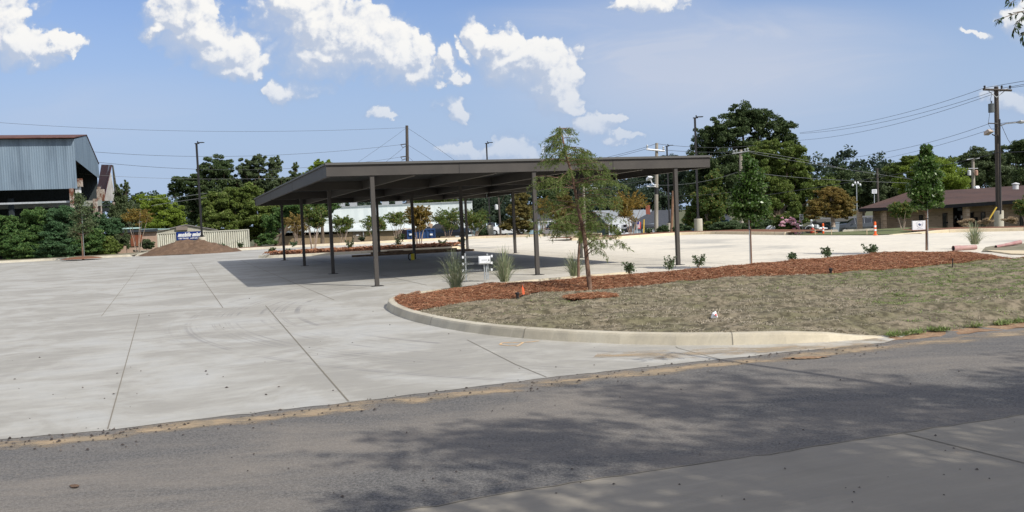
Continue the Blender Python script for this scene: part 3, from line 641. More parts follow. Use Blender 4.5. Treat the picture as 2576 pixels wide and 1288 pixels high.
tree('pine_tree', 'tall grey green tree behind the right utility pole', 135, (2480, 560), [(2470, 400, 42, 34), (2500, 430, 45, 45), (2450, 440, 36, 40), (2520, 395, 30, 28), (2545, 440, 30, 40), (2435, 400, 22, 18)], L['pine'], 20000, .38, .4, 20)
tree('oak_tree', 'dark tree at the right edge of the photograph above the brown roof', 120, (2565, 560), [(2560, 370, 34, 22), (2585, 390, 40, 40), (2548, 400, 22, 24), (2600, 440, 60, 50)], L['oak'], 14000, .36, .4, 18)
# left
tree('pine_tree', 'tall dark loose crowned tree behind the far left light pole', 140, (545, 600),
     [(545, 420, 42, 36), (520, 440, 36, 34), (570, 450, 34, 40), (480, 465, 48, 34), (445, 478, 24, 22), (540, 490, 60, 50), (500, 520, 50, 50), (590, 500, 30, 50)], L['oak'], 26000, .42, .5, 20, .24)
tree('pine_tree', 'tall dark tree with gaps of sky right of the far left light pole', 140, (640, 600),
     [(615, 425, 26, 34), (650, 410, 28, 26), (690, 415, 22, 30), (640, 450, 38, 34), (690, 455, 28, 30), (600, 470, 26, 36), (665, 490, 50, 44)], L['pine'], 20000, .40, .45, 20, .22)
tree('pine_tree', 'narrow dark pointed conifer just left of the carport roof corner', 120, (745, 600), [(742, 422, 9, 16), (742, 450, 20, 26), (725, 462, 26, 26), (750, 490, 30, 40), (705, 470, 26, 30), (735, 530, 40, 40)], L['pine'], 14000, .34, .3, 16, .26)
tree('broad_tree', 'yellow green treetop rising above the carport roof corner', 105, (810, 600), [(810, 420, 20, 24), (830, 418, 14, 20), (795, 432, 22, 18), (810, 460, 50, 34), (770, 445, 14, 14)], L['lime'], 11000, .30, .25, 16, .28)
tree('broad_tree', 'bright green spreading tree behind the tan hut', 132, (410, 600), [(410, 510, 40, 26), (440, 540, 36, 30), (375, 530, 34, 34), (360, 500, 22, 16), (405, 565, 60, 34), (455, 575, 26, 30), (370, 580, 36, 30)], L['lime'], 18000, .32, .3, 18, .27)
tree('broad_tree', 'mass of medium green tree behind the right end of the container', 128, (590, 600), [(545, 510, 40, 40), (590, 500, 44, 38), (640, 495, 40, 36), (575, 555, 66, 44), (650, 550, 52, 50), (530, 560, 30, 40), (620, 590, 70, 26), (685, 540, 26, 40)], L['mid'], 40000, .42, .4, 22, .26)
tree('broad_tree', 'dark green tree filling the gap left of the carport posts', 96, (690, 612), [(690, 560, 30, 40), (715, 545, 26, 30), (675, 600, 30, 24), (745, 520, 40, 30), (820, 515, 40, 24)], L['bush'], 13000, .30, .3, 18)
tree('broad_tree', 'feathery grey green tree beside the rusty shed gable', 88, (310, 615), [(305, 490, 16, 34), (320, 530, 26, 40), (300, 545, 22, 40), (335, 570, 26, 36), (300, 600, 40, 26), (318, 470, 8, 18)], L['pine'], 13000, .22, .2, 16, .28)
tree('broad_tree', 'dark vine covered tree under the rusty shed', 80, (250, 620), [(255, 560, 30, 30), (280, 570, 26, 34), (225, 590, 40, 30), (262, 600, 50, 28)], L['kud'], 9000, .24, .2, 16)
BG = 'leafy bushes under the steel shed'
for i, (x, y, rx, ry, D, lb, mm) in enumerate([
    (28, 585, 48, 50, 66.5, 'big leafy green bush at the far left edge', 'bush'), (95, 560, 46, 44, 67, 'tall green bush left of the first rusty shed post', 'bush'),
    (160, 555, 50, 42, 67, 'broad bluish green bush left of the thin staked tree', 'kud'), (60, 615, 60, 34, 65.8, 'low dark bush at the foot of the left bushes', 'bush'),
    (140, 612, 60, 36, 66, 'low rounded green bush right beneath the bluish bush', 'kud'), (215, 600, 46, 38, 67, 'green bush behind the thin staked tree', 'bush'),
    (265, 618, 40, 24, 68, 'low weedy bush left of the tan hut', 'mid'), (-60, 580, 60, 60, 66.5, 'bush continuing past the left edge', 'bush')]):
    bx = A(x, y, D)
    tree('bush', lb, D, (x, 650), [(x, y, rx, ry), (x-rx*.5, y+ry*.35, rx*.6, ry*.6), (x+rx*.5, y+ry*.3, rx*.6, ry*.6), (x, y+ry*.7, rx, ry*.5), (x+rx*.1, y-ry*.5, rx*.5, ry*.4)], L[mm], 17000, .21, .07, 26, .24, BG, cat='bush', dz=0)
for lb, x, y, rx, ry, D in [('scrubby shrub against the left wall of the tan hut', 298, 606, 14, 20, 79), ('scrubby shrub between the hut door and the container', 368, 612, 20, 15, 76), ('thin weedy shrub on the hut wall left of the door', 318, 600, 8, 24, 79)]:
    tree('shrub', lb, D, (x, 640), [(x, y, rx, ry), (x+rx*.3, y+ry*.5, rx, ry*.6)], L['pine'], 2200, .16, .04, 12, .3, 'shrubs round the tan hut', cat='shrub', dz=0)
# crape myrtles: several bare stems, arching leafy shoots
def crape(label, D, base, c, r, m, nf=60, zb=None, group='crape myrtles along the back of the lot', leaf=.11, spiky=1., stems=7, name='crape_myrtle'):
    b = A(*base, D); z0 = terr(b[0], b[1]) if zb is None else zb; b0 = np.array([b[0], b[1], z0]); cc = A(*c, D); rx, rz = PX(r[0], D), PX(r[1], D)
    root = thing(name, label, 'tree', b0, group); mb = MB(); tips = []
    for i in range(stems):
        an = 2*math.pi*i/stems+R.random(); s = .12
        tip = cc+np.array([math.cos(an)*rx*.6, math.sin(an)*rx*.6, -rz*R.uniform(.05, .6)])
        st = b0+np.array([math.cos(an)*s, math.sin(an)*s, 0]); md = st*.5+tip*.5; md[:2] = st[:2]*.65+tip[:2]*.35
        mb.tube([st, md, tip, tip+(tip-md)*.35], [.026, .02, .012, .006], 6); tips.append(tip)
    part(root, 'stems', mb, M['cbark']); cs = []
    for i in range(nf):
        an = R.uniform(0, 6.283); ph = R.uniform(-.25, 1.); d = np.array([math.cos(an)*math.cos(ph), math.sin(an)*math.cos(ph), math.sin(ph)])
        q0 = cc+d*np.array([rx, rx, rz])*.25+np.array([0, 0, -rz*.15]); le = R.uniform(.6, .95)
        q1 = cc+d*np.array([rx, rx, rz])*le+np.array([0, 0, rz*.12]); q2 = q1+np.array([d[0]*rx*.28, d[1]*rx*.28, rz*R.uniform(-.28, .12)*spiky])
        k = 46; t = RG.uniform(0, 1, k)[:, None]; pp = (1-t)**2*q0+2*t*(1-t)*q1+t*t*q2
        cs.append(pp+RG.normal(size=(k, 3))*.055*(1.25-t))
    cs.append(crown_pts([(cc+np.array([0, 0, -rz*.15]), (rx*.9, rx*.9, rz*.85))], nf*60, 26, .34))
    part(root, 'crown', leaves(np.concatenate(cs), leaf, .55), m)
    return root
crape('bronze tinged crape myrtle seen between the two leftmost carport posts', 72, (750, 615), (753, 560), (36, 30), L['gold'], 44)
crape('olive gold crape myrtle with tall bare stems behind the second carport post from left', 52.5, (789, 629), (793, 542), (36, 33), L['crape'], 90, zb=.2, leaf=.10)
crape('green crape myrtle with arching shoots in front of the tan doorway', 72, (863, 610), (862, 562), (30, 27), L['crape'], 54)
crape('green crape myrtle beside the tall front post of the carport', 72, (940, 606), (942, 562), (34, 28), L['crape'], 54)
crape('green crape myrtle left of the blue skip', 73, (1000, 604), (1000, 548), (34, 22), L['crape'], 44)
crape('orange tinged crape myrtle with pale stems before the blue skip', 52.5, (1054, 618), (1053, 544), (34, 36), L['cgold'], 80, zb=.2, leaf=.10)
crape('dense green crape myrtle above the dark parked car', 74, (1127, 600), (1127, 550), (38, 34), L['crape'], 84)
crape('spreading green crape myrtle left of the centre light pole', 74, (1194, 599), (1196, 552), (36, 32), L['crape'], 84)
crape('spiky gold and green crape myrtle before the white house', 60, (1588, 588), (1587, 518), (46, 40), L['cgold'], 58, zb=.15, spiky=-.6, leaf=.12)
crape('small crape myrtle with orange leaves in front of the tan hut', 70, (348, 640), (344, 545), (38, 26), L['cgold'], 34, leaf=.12)
crape('crape myrtle with two pale stems left of the white banner', 50, (2270, 584), (2268, 526), (32, 25), L['crape'], 52, zb=.1, leaf=.10, stems=4)
crape('crape myrtle cut by the right edge of the photograph', 47, (2585, 582), (2588, 520), (36, 30), L['crape'], 44, zb=.1, leaf=.10)
crape('small tree with orange red leaves in front of the blue house', 90, (1366, 590), (1366, 518), (26, 26), L['cgold'], 34, leaf=.15)
r_ = tree('maple_tree', 'rounded golden brown tree left of the brick building', 62, (2096, 588), [(2090, 502, 46, 30), (2060, 516, 34, 28), (2125, 512, 32, 30), (2088, 484, 40, 17), (2048, 535, 26, 18), (2130, 538, 26, 18), (2090, 535, 40, 18)], L['gold'], 13000, .17, .17, 24, .24, bm='cbark', zb=0., dz=0)
tree('cypress_tree', 'larger golden bronze cypress seen between carport posts at centre', 78, (1309, 595), [(1310, 500, 24, 22), (1300, 530, 28, 24), (1325, 535, 22, 26), (1295, 562, 34, 18), (1325, 568, 26, 16), (1312, 482, 14, 12), (1275, 570, 20, 12)], L['cypg'], 12000, .22, .12, 22, .26)
tree('cypress_tree', 'bronze cypress half hidden behind the young foreground cypress', 70, (1425, 595), [(1420, 500, 22, 20), (1405, 535, 26, 26), (1440, 530, 24, 26), (1420, 565, 32, 20)], L['cypg'], 9000, .20, .11, 22, .26)
tree('conifer_shrub', 'bright green upright conifer shrub behind the speed sign', 75, (1998, 580), [(1998, 500, 12, 14), (1998, 525, 20, 24), (1998, 550, 22, 20)], L['mid'], 5000, .18, .08, 16, .28, cat='shrub', dz=0)
for lb, x, y, rx, ry, D in [('clipped rounded grey green hedge left of the pink blossom', 1825, 569, 44, 17, 66), ('dark hedge bush behind the thin tree trunk', 1890, 572, 36, 16, 67), ('dark green bush right of the columnar tree', 1935, 568, 30, 20, 68),
                            ('dark shrub behind the concrete base of the second light pole', 1668, 578, 16, 12, 64), ('small dark bush right of the second light pole base', 1715, 575, 24, 12, 66), ('green bush behind the entrance right of the blue house', 1460, 580, 26, 10, 84), ('dark bush before the right end of the white building', 1215, 583, 16, 18, 80)]:
    tree('hedge_bush', lb, D, (x, 590), [(x, y, rx, ry), (x-rx*.4, y+ry*.2, rx*.6, ry*.75), (x+rx*.4, y+ry*.2, rx*.6, ry*.75)], L['hedge'], 6500, .15, .05, 20, .3, 'bushes beyond the far kerb', cat='bush', dz=0, shell=.6)
p_ = tree('crape_shrub', 'round shrub covered in pink blossom beyond the far kerb', 64, (1981, 590), [(1978, 565, 36, 22), (1965, 552, 26, 16), (2000, 572, 22, 18)], L['crape'], 6500, .15, .06, 18, .3, cat='shrub', dz=0)
part(p_, 'blossom', leaves(crown_pts([E_(63.0, 1978, 552, 22, 9), E_(62.7, 2003, 567, 16, 14), E_(62.7, 2008, 584, 10, 8), E_(62.7, 1985, 560, 30, 10)], 1100, 9, .16, .7), .14, .85, .6), L['pink'])
# distant wood closing the view
el = []
for x in range(-300, 2900, 42):
    D = R.uniform(205, 245); y = (604-.0431*x)-R.uniform(62, 92)*(1. if 1380 > x or x > 2150 else 1.25); el.append(E_(D, x, y, R.uniform(30, 52), R.uniform(26, 40)))
    el.append(E_(D-12, x+R.uniform(-20, 20), y+40, 48, 36))
single('woods', MB(), L['far'], 'continuous dark wood far behind the houses', 'wood', kind='stuff') if False else None
wo = part(None, 'woods', leaves(crown_pts(el, 90000, 16, .36, .3), .75, .7), L['far']); tag(wo, 'continuous dark wood far behind the houses', 'wood', kind='stuff')

# ------------------------------------------------------------------ poles
def plate(mb, c, s, z0, z1): mb.box((c[0]-s, c[1]-s, z0), (c[0]+s, c[1]+s, z1))
lp = thing('lamp_post', 'black light pole on a grey concrete drum behind the earth pile', 'light pole', (0, 0, 0), 'black light poles on concrete drums')
mb = MB(); mb.lathe((0, 0, -.6), [(.30, 0), (.30, 1.46), (.285, 1.50), (.02, 1.505)], 24); part(lp, 'concrete_base', mb, M['kerb'])
mb = MB(); mb.box((-.065, -.065, .906), (.065, .065, 8.2)); q_ = part(lp, 'pole', mb, M['blackp'])
mb = MB(); mb.box((-.16, -.16, .906), (.16, .16, .94)); mb.box((-.11, -.11, .941), (.11, .11, 1.06)); part(q_, 'base_cover', mb, M['blackp'])
mb = MB(); mb.box((-.13, -.06, 8.201), (.22, .06, 8.27)); mb.box((.12, -.17, 8.271), (.58, .17, 8.32)); mb.box((.06, -.03, 8.3), (.14, .03, 8.42)); part(lp, 'lamp_head', mb, M['blackp'])
p1 = A(510, 627, 70)
lp.location = (p1[0], p1[1], .22)
for (x, y, D, z, lb) in [(1234, 595, 80, None, 'black light pole rising behind the carport roof at centre'), (1685, 586, 85, -.55, 'farther and shorter looking black light pole left of the right carport post'), (1757.5, 586, 65, .05, 'tallest looking black light pole in front of the dark oak')]:
    q = A(x, y, D); dup(lp, (q[0], q[1], z if z is not None else .05), 0., lb)
# wooden utility poles
def upole(label, D, base, top, r, m, z0=None, name='utility_pole', cat='utility pole', lean=None):
    a = A(*base, D); t = A(*top, D); zz = terr(a[0], a[1])-.3 if z0 is None else z0
    root = thing(name, label, cat, (a[0], a[1], zz)); mb = MB(); mb.tube([(a[0], a[1], zz), ((a[0]+t[0])/2, (a[1]+t[1])/2, (zz+t[2])/2), t], [r*1.15, r, r*.8], 12); part(root, 'pole', mb, m); return root, a, t
u1, a, t = upole('tall dark wooden power pole with crossarm and transformer at the right', 52, (2513, 538), (2506, 218), .145, M['dpole'], .8)
mb = MB(); bc = A(2513, 575, 52); mb.lathe((bc[0], bc[1], -.5), [(.26, 0), (.26, 1.33), (.25, 1.36), (.02, 1.362)], 24)
part(u1, 'concrete_base', mb, M['kerb'])
mb = MB(); c0, c1 = A(2473, 225, 51.7), A(2545, 227.5, 51.7); mb.tube([c0, c1], .065, 4); part(u1, 'crossarm', mb, M['dpole'])
mb = MB()
for s_ in (-1, 1): mb.tube([A(2507, 245, 51.8), A(2507+20*s_, 229, 51.8)], .022, 6)
part(u1, 'brace', mb, M['galv'])
for x in (2477, 2520, 2541):
    q = A(x, 225, 51.7); part(u1, 'insulator', MB().lathe((q[0], q[1], q[2]+.04), [(.035, 0), (.07, .06), (.035, .10), (.075, .14), (.03, .19)], 10), M['blackp'])
mb = MB(); q = A(2494, 283, 51.6); mb.lathe(q, [(.16, -.0), (.165, .02), (.165, .45), (.17, .455), (.17, .50), (.06, .53)], 16); tr_ = part(u1, 'transformer', mb, mat('transformer_grey', (.10, .115, .12), .5))
mb = MB(); mb.tube([q+[0, 0, .5], q+[.03, 0, .66]], .03, 8); part(tr_, 'bushing', mb, M['blackp'])
mb = MB(); mb.tube([A(2494, 262, 51.6), A(2491, 250, 51.7), A(2496, 236, 51.7)], .012, 5); mb.tube([A(2490, 283, 51.6), A(2486, 312, 51.6), A(2496, 328, 51.6), A(2505, 322, 51.6)], .012, 5)
mb.tube([A(2510, 300, 51.8), A(2518, 312, 51.7), A(2535, 350, 51.5), A(2545, 365, 51.3)], .014, 5); part(u1, 'jumper_cable', mb, M['wire'])
mb = MB(); fr = A(2473, 330, 51.3)
def floodlight(root, c, s, m, tilt=.5, turn=.5):
    mb = MB(); mb.prism([(-.5, 0, -.12), (.5, 0, -.12), (.5, 0, .28), (-.5, 0, .28)], (0, .0, 0)) if False else None
    rot = Matrix.Rotation(turn, 3, 'Z') @ Matrix.Rotation(tilt, 3, 'X')
    vs = [(-.5, -.38, -.2), (.5, -.38, -.2), (.5, .38, -.2), (-.5, .38, -.2), (-.36, -.26, .18), (.36, -.26, .18), (.36, .26, .18), (-.36, .26, .18)]
    vs = [tuple(np.array(rot @ Vector(v))*s+c) for v in vs]
    mb.add(vs, [(0, 3, 2, 1), (4, 5, 6, 7), (0, 1, 5, 4), (1, 2, 6, 5), (2, 3, 7, 6), (3, 0, 4, 7)]); return part(root, 'floodlight', mb, m)
M['tanlamp'] = mat('lamp_tan', (.42, .36, .31), .5)
floodlight(u1, A(2486, 332, 51.5), .52, M['tanlamp'], -.5, .6)
mb = MB(); mb.tube([A(2496, 338, 51.6), A(2502, 341, 51.7), A(2509, 340, 51.8)], .03, 6); part(u1, 'lamp_bracket', mb, M['blackp'])
mb = MB(); mb.tube([A(2511, 318, 51.8), A(2530, 311, 51.5), A(2560, 308, 51.2)], .032, 8); mb.tube([A(2558, 308, 51.2), A(2568, 306.5, 51.1), A(2582, 306.5, 51)], [.05, .11, .06], 8); part(u1, 'street_light_arm', mb, M['galv'])
mb = MB(); mb.tube([A(2486, 310, 51.7), A(2510, 311, 51.7)], .035, 6); mb.tube([A(2514.5, 300, 51.72), A(2517, 538, 51.72)], .055, 6); part(u1, 'conduit', mb, M['blackp'])
u2, a, t = upole('pale wooden utility pole with a short white crossarm before the dark trees', 72, (1651, 588), (1652, 360), .15, M['pole'], .1)
mb = MB(); mb.tube([A(1626, 375.5, 71.8), A(1672, 380, 71.8)], .075, 4); part(u2, 'crossarm', mb, M['white'])
for x in (1628.5, 1669):
    q = A(x, 374+(x-1628)*.1, 71.8); part(u2, 'insulator', MB().lathe(q, [(.04, 0), (.08, .1), (.04, .16), (.08, .24), (.03, .32)], 8), M['galv'])
mb = MB(); mb.tube([A(1651.3, 489, 72), A(1651.4, 472, 72)], .17, 12); part(u2, 'black_sleeve', mb, M['blackp'])
floodlight(u2, A(1633, 448, 71.6), .52, M['white'], -.7, .7)
mb = MB(); mb.tube([A(1637, 453, 71.6), A(1641, 463, 71.7), A(1647, 466, 71.8), A(1651, 465, 71.9)], .04, 6); mb.tube([A(1627, 468.5, 71.8), A(1651, 469.5, 71.9)], .04, 6); part(u2, 'lamp_bracket', mb, M['white'])
u3, a, t = upole('slim dark transmission pole rising above the carport roof left of centre', 150, (1027, 600), (1023.5, 316), .30, M['dpole'])
u3.location = u3.location
for y0, y1 in ((364, 371), (395, 403)):
    mb = MB(); mb.tube([A(1008, y0, 149.5), A(1023, y0-2, 150)], .09, 6); mb.tube([A(1008, y0, 149.5), A(1013, y1, 149.5), A(1023, y1-4, 150)], .05, 6); part(u3, 'line_bracket', mb, M['blackp'])
u4, a, t = upole('grey utility pole top standing behind the thin columnar tree', 70, (1866, 588), (1863.5, 377), .16, M['pole'], .1)
mb = MB(); mb.tube([A(1842, 387, 69.8), A(1885, 380, 69.8)], .05, 4)
for x, y in ((1846, 381), (1853, 378), (1874, 377), (1881, 375)): mb.lathe(A(x, y+4, 69.8), [(.03, 0), (.09, .06), (.03, .1), (.1, .16), (.03, .22)], 8)
part(u4, 'crossarm', mb, M['galv'])
u5, a, t = upole('distant grey pole with two transformers above the brown roof', 95, (2450, 520), (2447.5, 398), .17, M['pole'], 0)
for x in (2438.5, 2456): q = A(x, 441, 94.6); part(u5, 'transformer', MB().lathe(q, [(.17, 0), (.17, .5), (.06, .56)], 14), M['dwhite'] if x < 2450 else mat('transformer_rust', (.40, .24, .17), .7))
mb = MB(); mb.tube([A(2432, 402, 94.7), A(2464, 398, 94.7)], .07, 4); mb.tube([A(2436, 424, 94.7), A(2460, 424, 94.7)], .05, 4); part(u5, 'crossarm', mb, M['galv'])
floodlight(u5, A(2458, 472, 94), .6, M['white'], 1.1, .3)
u6, a, t = upole('thin plain pole standing between treetops left of the brick building', 100, (2210, 560), (2206.5, 423), .14, M['dpole'])
mb = MB(); mb.box(tuple(A(2201, 426, 100)-[0, .1, .05]), tuple(A(2211, 423, 100)+[0, .1, 0])); part(u6, 'pole_cap', mb, M['blackp'])
u7, a, t = upole('slanted brown utility pole stub behind the right carport post', 78, (1688, 580), (1693, 480), .12, mat('brown_pole', (.26, .15, .09), .9, (.19, .11, .07), 4))
u8, a, t = upole('pole with pale crossarm glimpsed through the young cypress', 74, (1471, 588), (1468, 459), .12, M['pole'])
mb = MB(); mb.tube([A(1457, 463, 73.8), A(1482, 461, 73.8)], .1, 4); mb.tube([A(1470, 477, 73.8), A(1488, 472, 73.6), A(1503, 474, 73.4)], .05, 6); part(u8, 'crossarm', mb, M['dwhite'])
u9, a, t = upole('pale pole with small floodlight seen left of the bronze cypress', 82, (1300, 595), (1297, 470), .13, M['pole'])
floodlight(u9, A(1289.5, 502, 81.6), .45, M['white'], -.7, .7)
mb = MB(); mb.tube([A(1297, 508, 81.8), A(1312, 507, 81.6)], .04, 6); part(u9, 'lamp_bracket', mb, M['white'])
u10, a, t = upole('slim dark pole with a white transformer behind the centre light pole', 92, (1260, 600), (1254, 497), .11, M['dpole'])
part(u10, 'transformer', MB().lathe(A(1249, 527, 91.7), [(.17, 0), (.17, .46), (.05, .52)], 12), M['dwhite'])
u11, a, t = upole('slim pole carrying a cluster of four round white lamps', 90, (2156, 560), (2154.5, 462), .05, M['galv'], name='lamp_cluster', cat='street lamp')
mb = MB(); mb.tube([A(2146, 464, 90), A(2163, 462, 90)], .03, 5); part(u11, 'arm', mb, M['galv'])
for x, y in ((2145, 467), (2151, 461), (2158, 461), (2164, 466)): part(u11, 'lamp', MB().lathe(A(x, y+1.5, 90), [(.05, 0), (.10, .08), (.08, .2), (.02, .24)], 10), M['white'])
u12, a, t = upole('thin pole with a small white lined sign above the roof end', 85, (2199.5, 586), (2199.5, 484), .045, M['galv'], name='sign_post', cat='sign')
mb = MB(); q = A(2193.5, 487, 84.9); q2 = A(2205.5, 476, 84.9); mb.box((q[0], q[1]-.03, q[2]), (q2[0], q[1]+.03, q2[2])); sg = part(u12, 'sign_panel', mb, M['white'])
mb = MB()
for k in range(3): z = q[2]+(q2[2]-q[2])*(.22+.25*k); mb.box((q[0]+.06, q[1]-.036, z), (q2[0]-.06, q[1]-.031, z+.05))
part(sg, 'lettering', mb, M['galv'])
# yellow cable guards
for lb, D, a_, b_ in [('yellow cable guard rising beside the pale utility pole', 66, (1619, 588), (1620, 552)), ('leaning yellow cable guard left of the right concrete drum', 50, (2480, 565), (2507, 521))]:
    o = A(*a_, D); single('guy_guard', MB().tube([A(*a_, D), A(*b_, D)], .05 if D > 60 else .04, 6), mat('guard_yellow', (.62, .42, .06), .6), lb, 'cable guard', loc=o)

# ------------------------------------------------------------------ wires
def wire(label, pts, D0, D1, r=.02, m='wire', grp_='overhead wires'):
    n = 18; P_ = np.array(pts, float); t = np.linspace(0, 1, len(P_)); s = np.linspace(0, 1, n)
    if len(P_) == 3:
        c = 2*P_[1]-.5*(P_[0]+P_[2]); q = [(1-k)**2*P_[0]+2*k*(1-k)*c+k*k*P_[2] for k in s]
    else: q = [P_[0]*(1-k)+P_[1]*k for k in s]
    pp = [A(*q[i], D0+(D1-D0)*s[i]) for i in range(n)]
    single('overhead_wire', MB().tube(pp, r, 5), M[m], label, 'wire', grp_, loc=pp[0])
wire('faint topmost wire crossing the sky left of the thin pole', [(-20, 307), (500, 330), (1022, 321)], 120, 150, 0.0195)
wire('wire from the thin pole to the shed roof, second from top', [(200, 379), (600, 393), (1008, 364)], 110, 150, 0.0218)
wire('wire from the thin pole to the shed, third from top', [(200, 403), (620, 427), (1008, 395)], 100, 150, 0.0218)
wire('pale wire passing before the dark trees and light pole', [(200, 437), (480, 450), (800, 445)], 92, 100, 0.0140, 'cablel')
wire('upper slack wire over the bright green tree', [(355, 501), (430, 497), (520, 486)], 84, 90, 0.0156, 'cablel')
wire('lower slack wire over the bright green tree', [(380, 518), (440, 508), (520, 497)], 84, 90, 0.0156, 'cablel')
wire('right hand stay cable running down from the thin pole', [(1025, 322), (1100, 372), (1170, 424)], 150, 140, 0.0218)
wire('lower right stay cable of the thin pole', [(1025, 364), (1070, 392), (1118, 424)], 150, 142, 0.0218)
wire('short right stay cable of the thin pole', [(1026, 394), (1055, 418), (1070, 430)], 150, 144, 0.0218)
wire('long left stay cable of the thin pole', [(1022, 322), (950, 374), (880, 422)], 150, 140, 0.0195)
wire('middle left stay cable of the thin pole', [(1022, 366), (985, 396), (940, 430)], 150, 142, 0.0218)
wire('short left stay cable of the thin pole', [(1022, 396), (1000, 412), (975, 432)], 150, 144, 0.0218)
wire('highest of the wires running down left from the right crossarm', [(2477, 221), (2240, 293), (2012, 334)], 51.7, 95, 0.0133)
wire('middle of the wires running down left from the right crossarm', [(2520, 223), (2245, 302), (2012, 336)], 51.7, 95, 0.0133)
wire('lowest of the wires running down left from the right crossarm', [(2541, 221), (2250, 313), (2010, 353)], 51.7, 95, 0.0133)
wire('wire leaving the right crossarm over the upper right edge', [(2477, 221), (2540, 210), (2640, 193)], 51.7, 45, 0.0125)
wire('second wire leaving the right crossarm to the right', [(2520, 222), (2560, 215), (2640, 200)], 51.7, 45, 0.0125)
wire('third wire leaving the right crossarm to the right', [(2541, 221), (2570, 217), (2640, 207)], 51.7, 45, 0.0125)
wire('upper service wire from below the transformer down left', [(2488, 311), (2280, 372), (2060, 406)], 51.7, 90, 0.0125)
wire('lower service wire from below the transformer down left', [(2500, 323), (2290, 384), (2110, 417)], 51.8, 90, 0.0109)
wire('wire going right from the pole at lamp height', [(2518, 311), (2550, 307), (2640, 300)], 51.8, 46, 0.0125)
wire('thick cable sagging from the right pole to the left trees', [(2508, 384), (2290, 432), (1925, 491)], 51.8, 68, 0.0218)
wire('thick cable leaving the right pole past the right edge', [(2510, 384), (2560, 382), (2640, 379)], 51.8, 46, 0.0218)
wire('upper wire from the hidden pole across the olive tree', [(1885, 382), (2000, 405), (2300, 452)], 69.8, 75, 0.0148, 'cablel')
wire('second wire from the hidden pole across the olive tree', [(1881, 380), (2010, 400), (2130, 427)], 69.8, 75, 0.0148, 'cablel')
wire('lower wire crossing the olive tree', [(1868, 424), (1990, 445), (2300, 461)], 69.9, 75, 0.0140, 'cablel')
wire('upper wire joining the hidden pole and the carport corner', [(1845, 387), (1815, 393), (1780, 404)], 69.8, 72, 0.0148, 'cablel')
wire('slack wire from the hidden pole to the pale utility pole', [(1863, 430), (1760, 458), (1652, 466)], 70, 72, 0.0140, 'cablel')
wire('low wire passing behind the light poles near the house chimney', [(1652, 489), (1740, 492), (1866, 480)], 72, 70, 0.0140)
wire('pair wire left of the pale utility pole, upper', [(1652, 361), (1590, 380), (1500, 402)], 71.9, 80, 0.0140)
wire('pair wire left of the pale utility pole, lower', [(1628, 374), (1580, 387), (1500, 407)], 71.8, 80, 0.0140)
wire('wire from the pale utility pole towards the oak', [(1655, 362), (1780, 371), (1900, 366)], 71.9, 90, 0.0156)
wire('second wire from the pale utility pole towards the oak', [(1669, 377), (1780, 383), (1900, 380)], 71.8, 90, 0.0156)
wire('wire in the dark trees left of the spiky crape myrtle', [(1651, 452), (1580, 462), (1500, 476)], 71.9, 78, 0.0156, 'cablel')

# ------------------------------------------------------------------ left: steel shed, second shed, hut
M['corr'] = mat('blue_grey_sheet', (.155, .21, .26), .55, (.105, .145, .185), .5, stretch=(2.5, 2.5, .25), spec=.3, detail2=(1.6, (.18, .235, .285), .5))
M['rust'] = mat('rusty_steel', (.15, .062, .036), .9, (.44, .40, .34), 1.6, lo=.42, hi=.55, detail2=(9, (.12, .05, .035), .6))
M['rroof'] = mat('rusty_roof', (.115, .055, .046), .85, (.075, .038, .034), .7, detail2=(3, (.20, .10, .07), .4))
M['dsheet'] = mat('dark_sheet', (.030, .038, .042), .8)
D0 = 60.*1.18; Nc = A(190, 400, D0); Nc = np.array([Nc[0], Nc[1], 0]); fv = np.array([A(250, 450, 98)[0], A(250, 450, 98)[1], 0])-Nc; ln = np.linalg.norm(fv); fv /= ln; lv = np.array([-fv[1], fv[0], 0]); lv = lv if lv[0] < 0 else -lv
def zat(x, y, D): return A(x, y, D)[2]
ze, zrg = zat(190, 349.5, 70.8), zat(222, 341, 83.2); zb_, zg = zat(192, 474, 70.8), zat(192, 402.7, 70.8); mid = .46*ln; zef = zat(250, 413, 98)
sh = thing('steel_shed', 'tall rusty roofed open shed clad in blue grey corrugated sheets at the left edge', 'shed', (Nc[0], Nc[1], -.3))
def corrug(mb, a, b, z0, z1, pitch=.17, dep=.010):               # vertical corrugation between plan points a,b; z1/z0 may be functions of t
    a = np.array(a, float); b = np.array(b, float); n_ = int(np.linalg.norm(b-a)/(pitch/4)); t = (b-a)/np.linalg.norm(b-a); nn = np.array([t[1], -t[0], 0])
    vs = []
    for i in range(n_+1):
        f = i/n_; q = a+(b-a)*f+nn*dep*math.sin(i*math.pi/2+.3); vs += [(q[0], q[1], z0(f) if callable(z0) else z0), (q[0], q[1], z1(f) if callable(z1) else z1)]
    mb.add(vs, [(2*i, 2*i+2, 2*i+3, 2*i+1) for i in range(n_)]); return mb
LEN = 42.
part(sh, 'side_wall', corrug(MB(), Nc+lv*LEN, Nc, zb_, ze), M['corr'])
roofl = lambda f: ze+(zrg-ze)*f/.46 if f < .46 else zrg+(zef-zrg)*(f-.46)/.54
part(sh, 'gable_wall', corrug(MB(), Nc, Nc+fv*ln, lambda f: zg+(zat(250, 450, 98)-zg)*f, roofl), M['corr'])
mb = MB(); far_ = Nc+fv*ln
for s0, s1, za, zb2 in ((-.02, .46, ze, zrg), (.46, 1.02, zrg, zef)):
    a = Nc+fv*ln*s0-lv*.06; b = Nc+fv*ln*s1-lv*.06
    mb.fbox((a[0], a[1], za+.03), lv*(LEN+.1), (b-a)+np.array([0, 0, zb2-za]), (0, 0, .07))
part(sh, 'roof', mb, M['rroof'])
mb = MB(); corrug(mb, far_+lv*.2, far_+lv*LEN, 3.2, zef)
part(sh, 'rear_wall', mb, M['dsheet'])
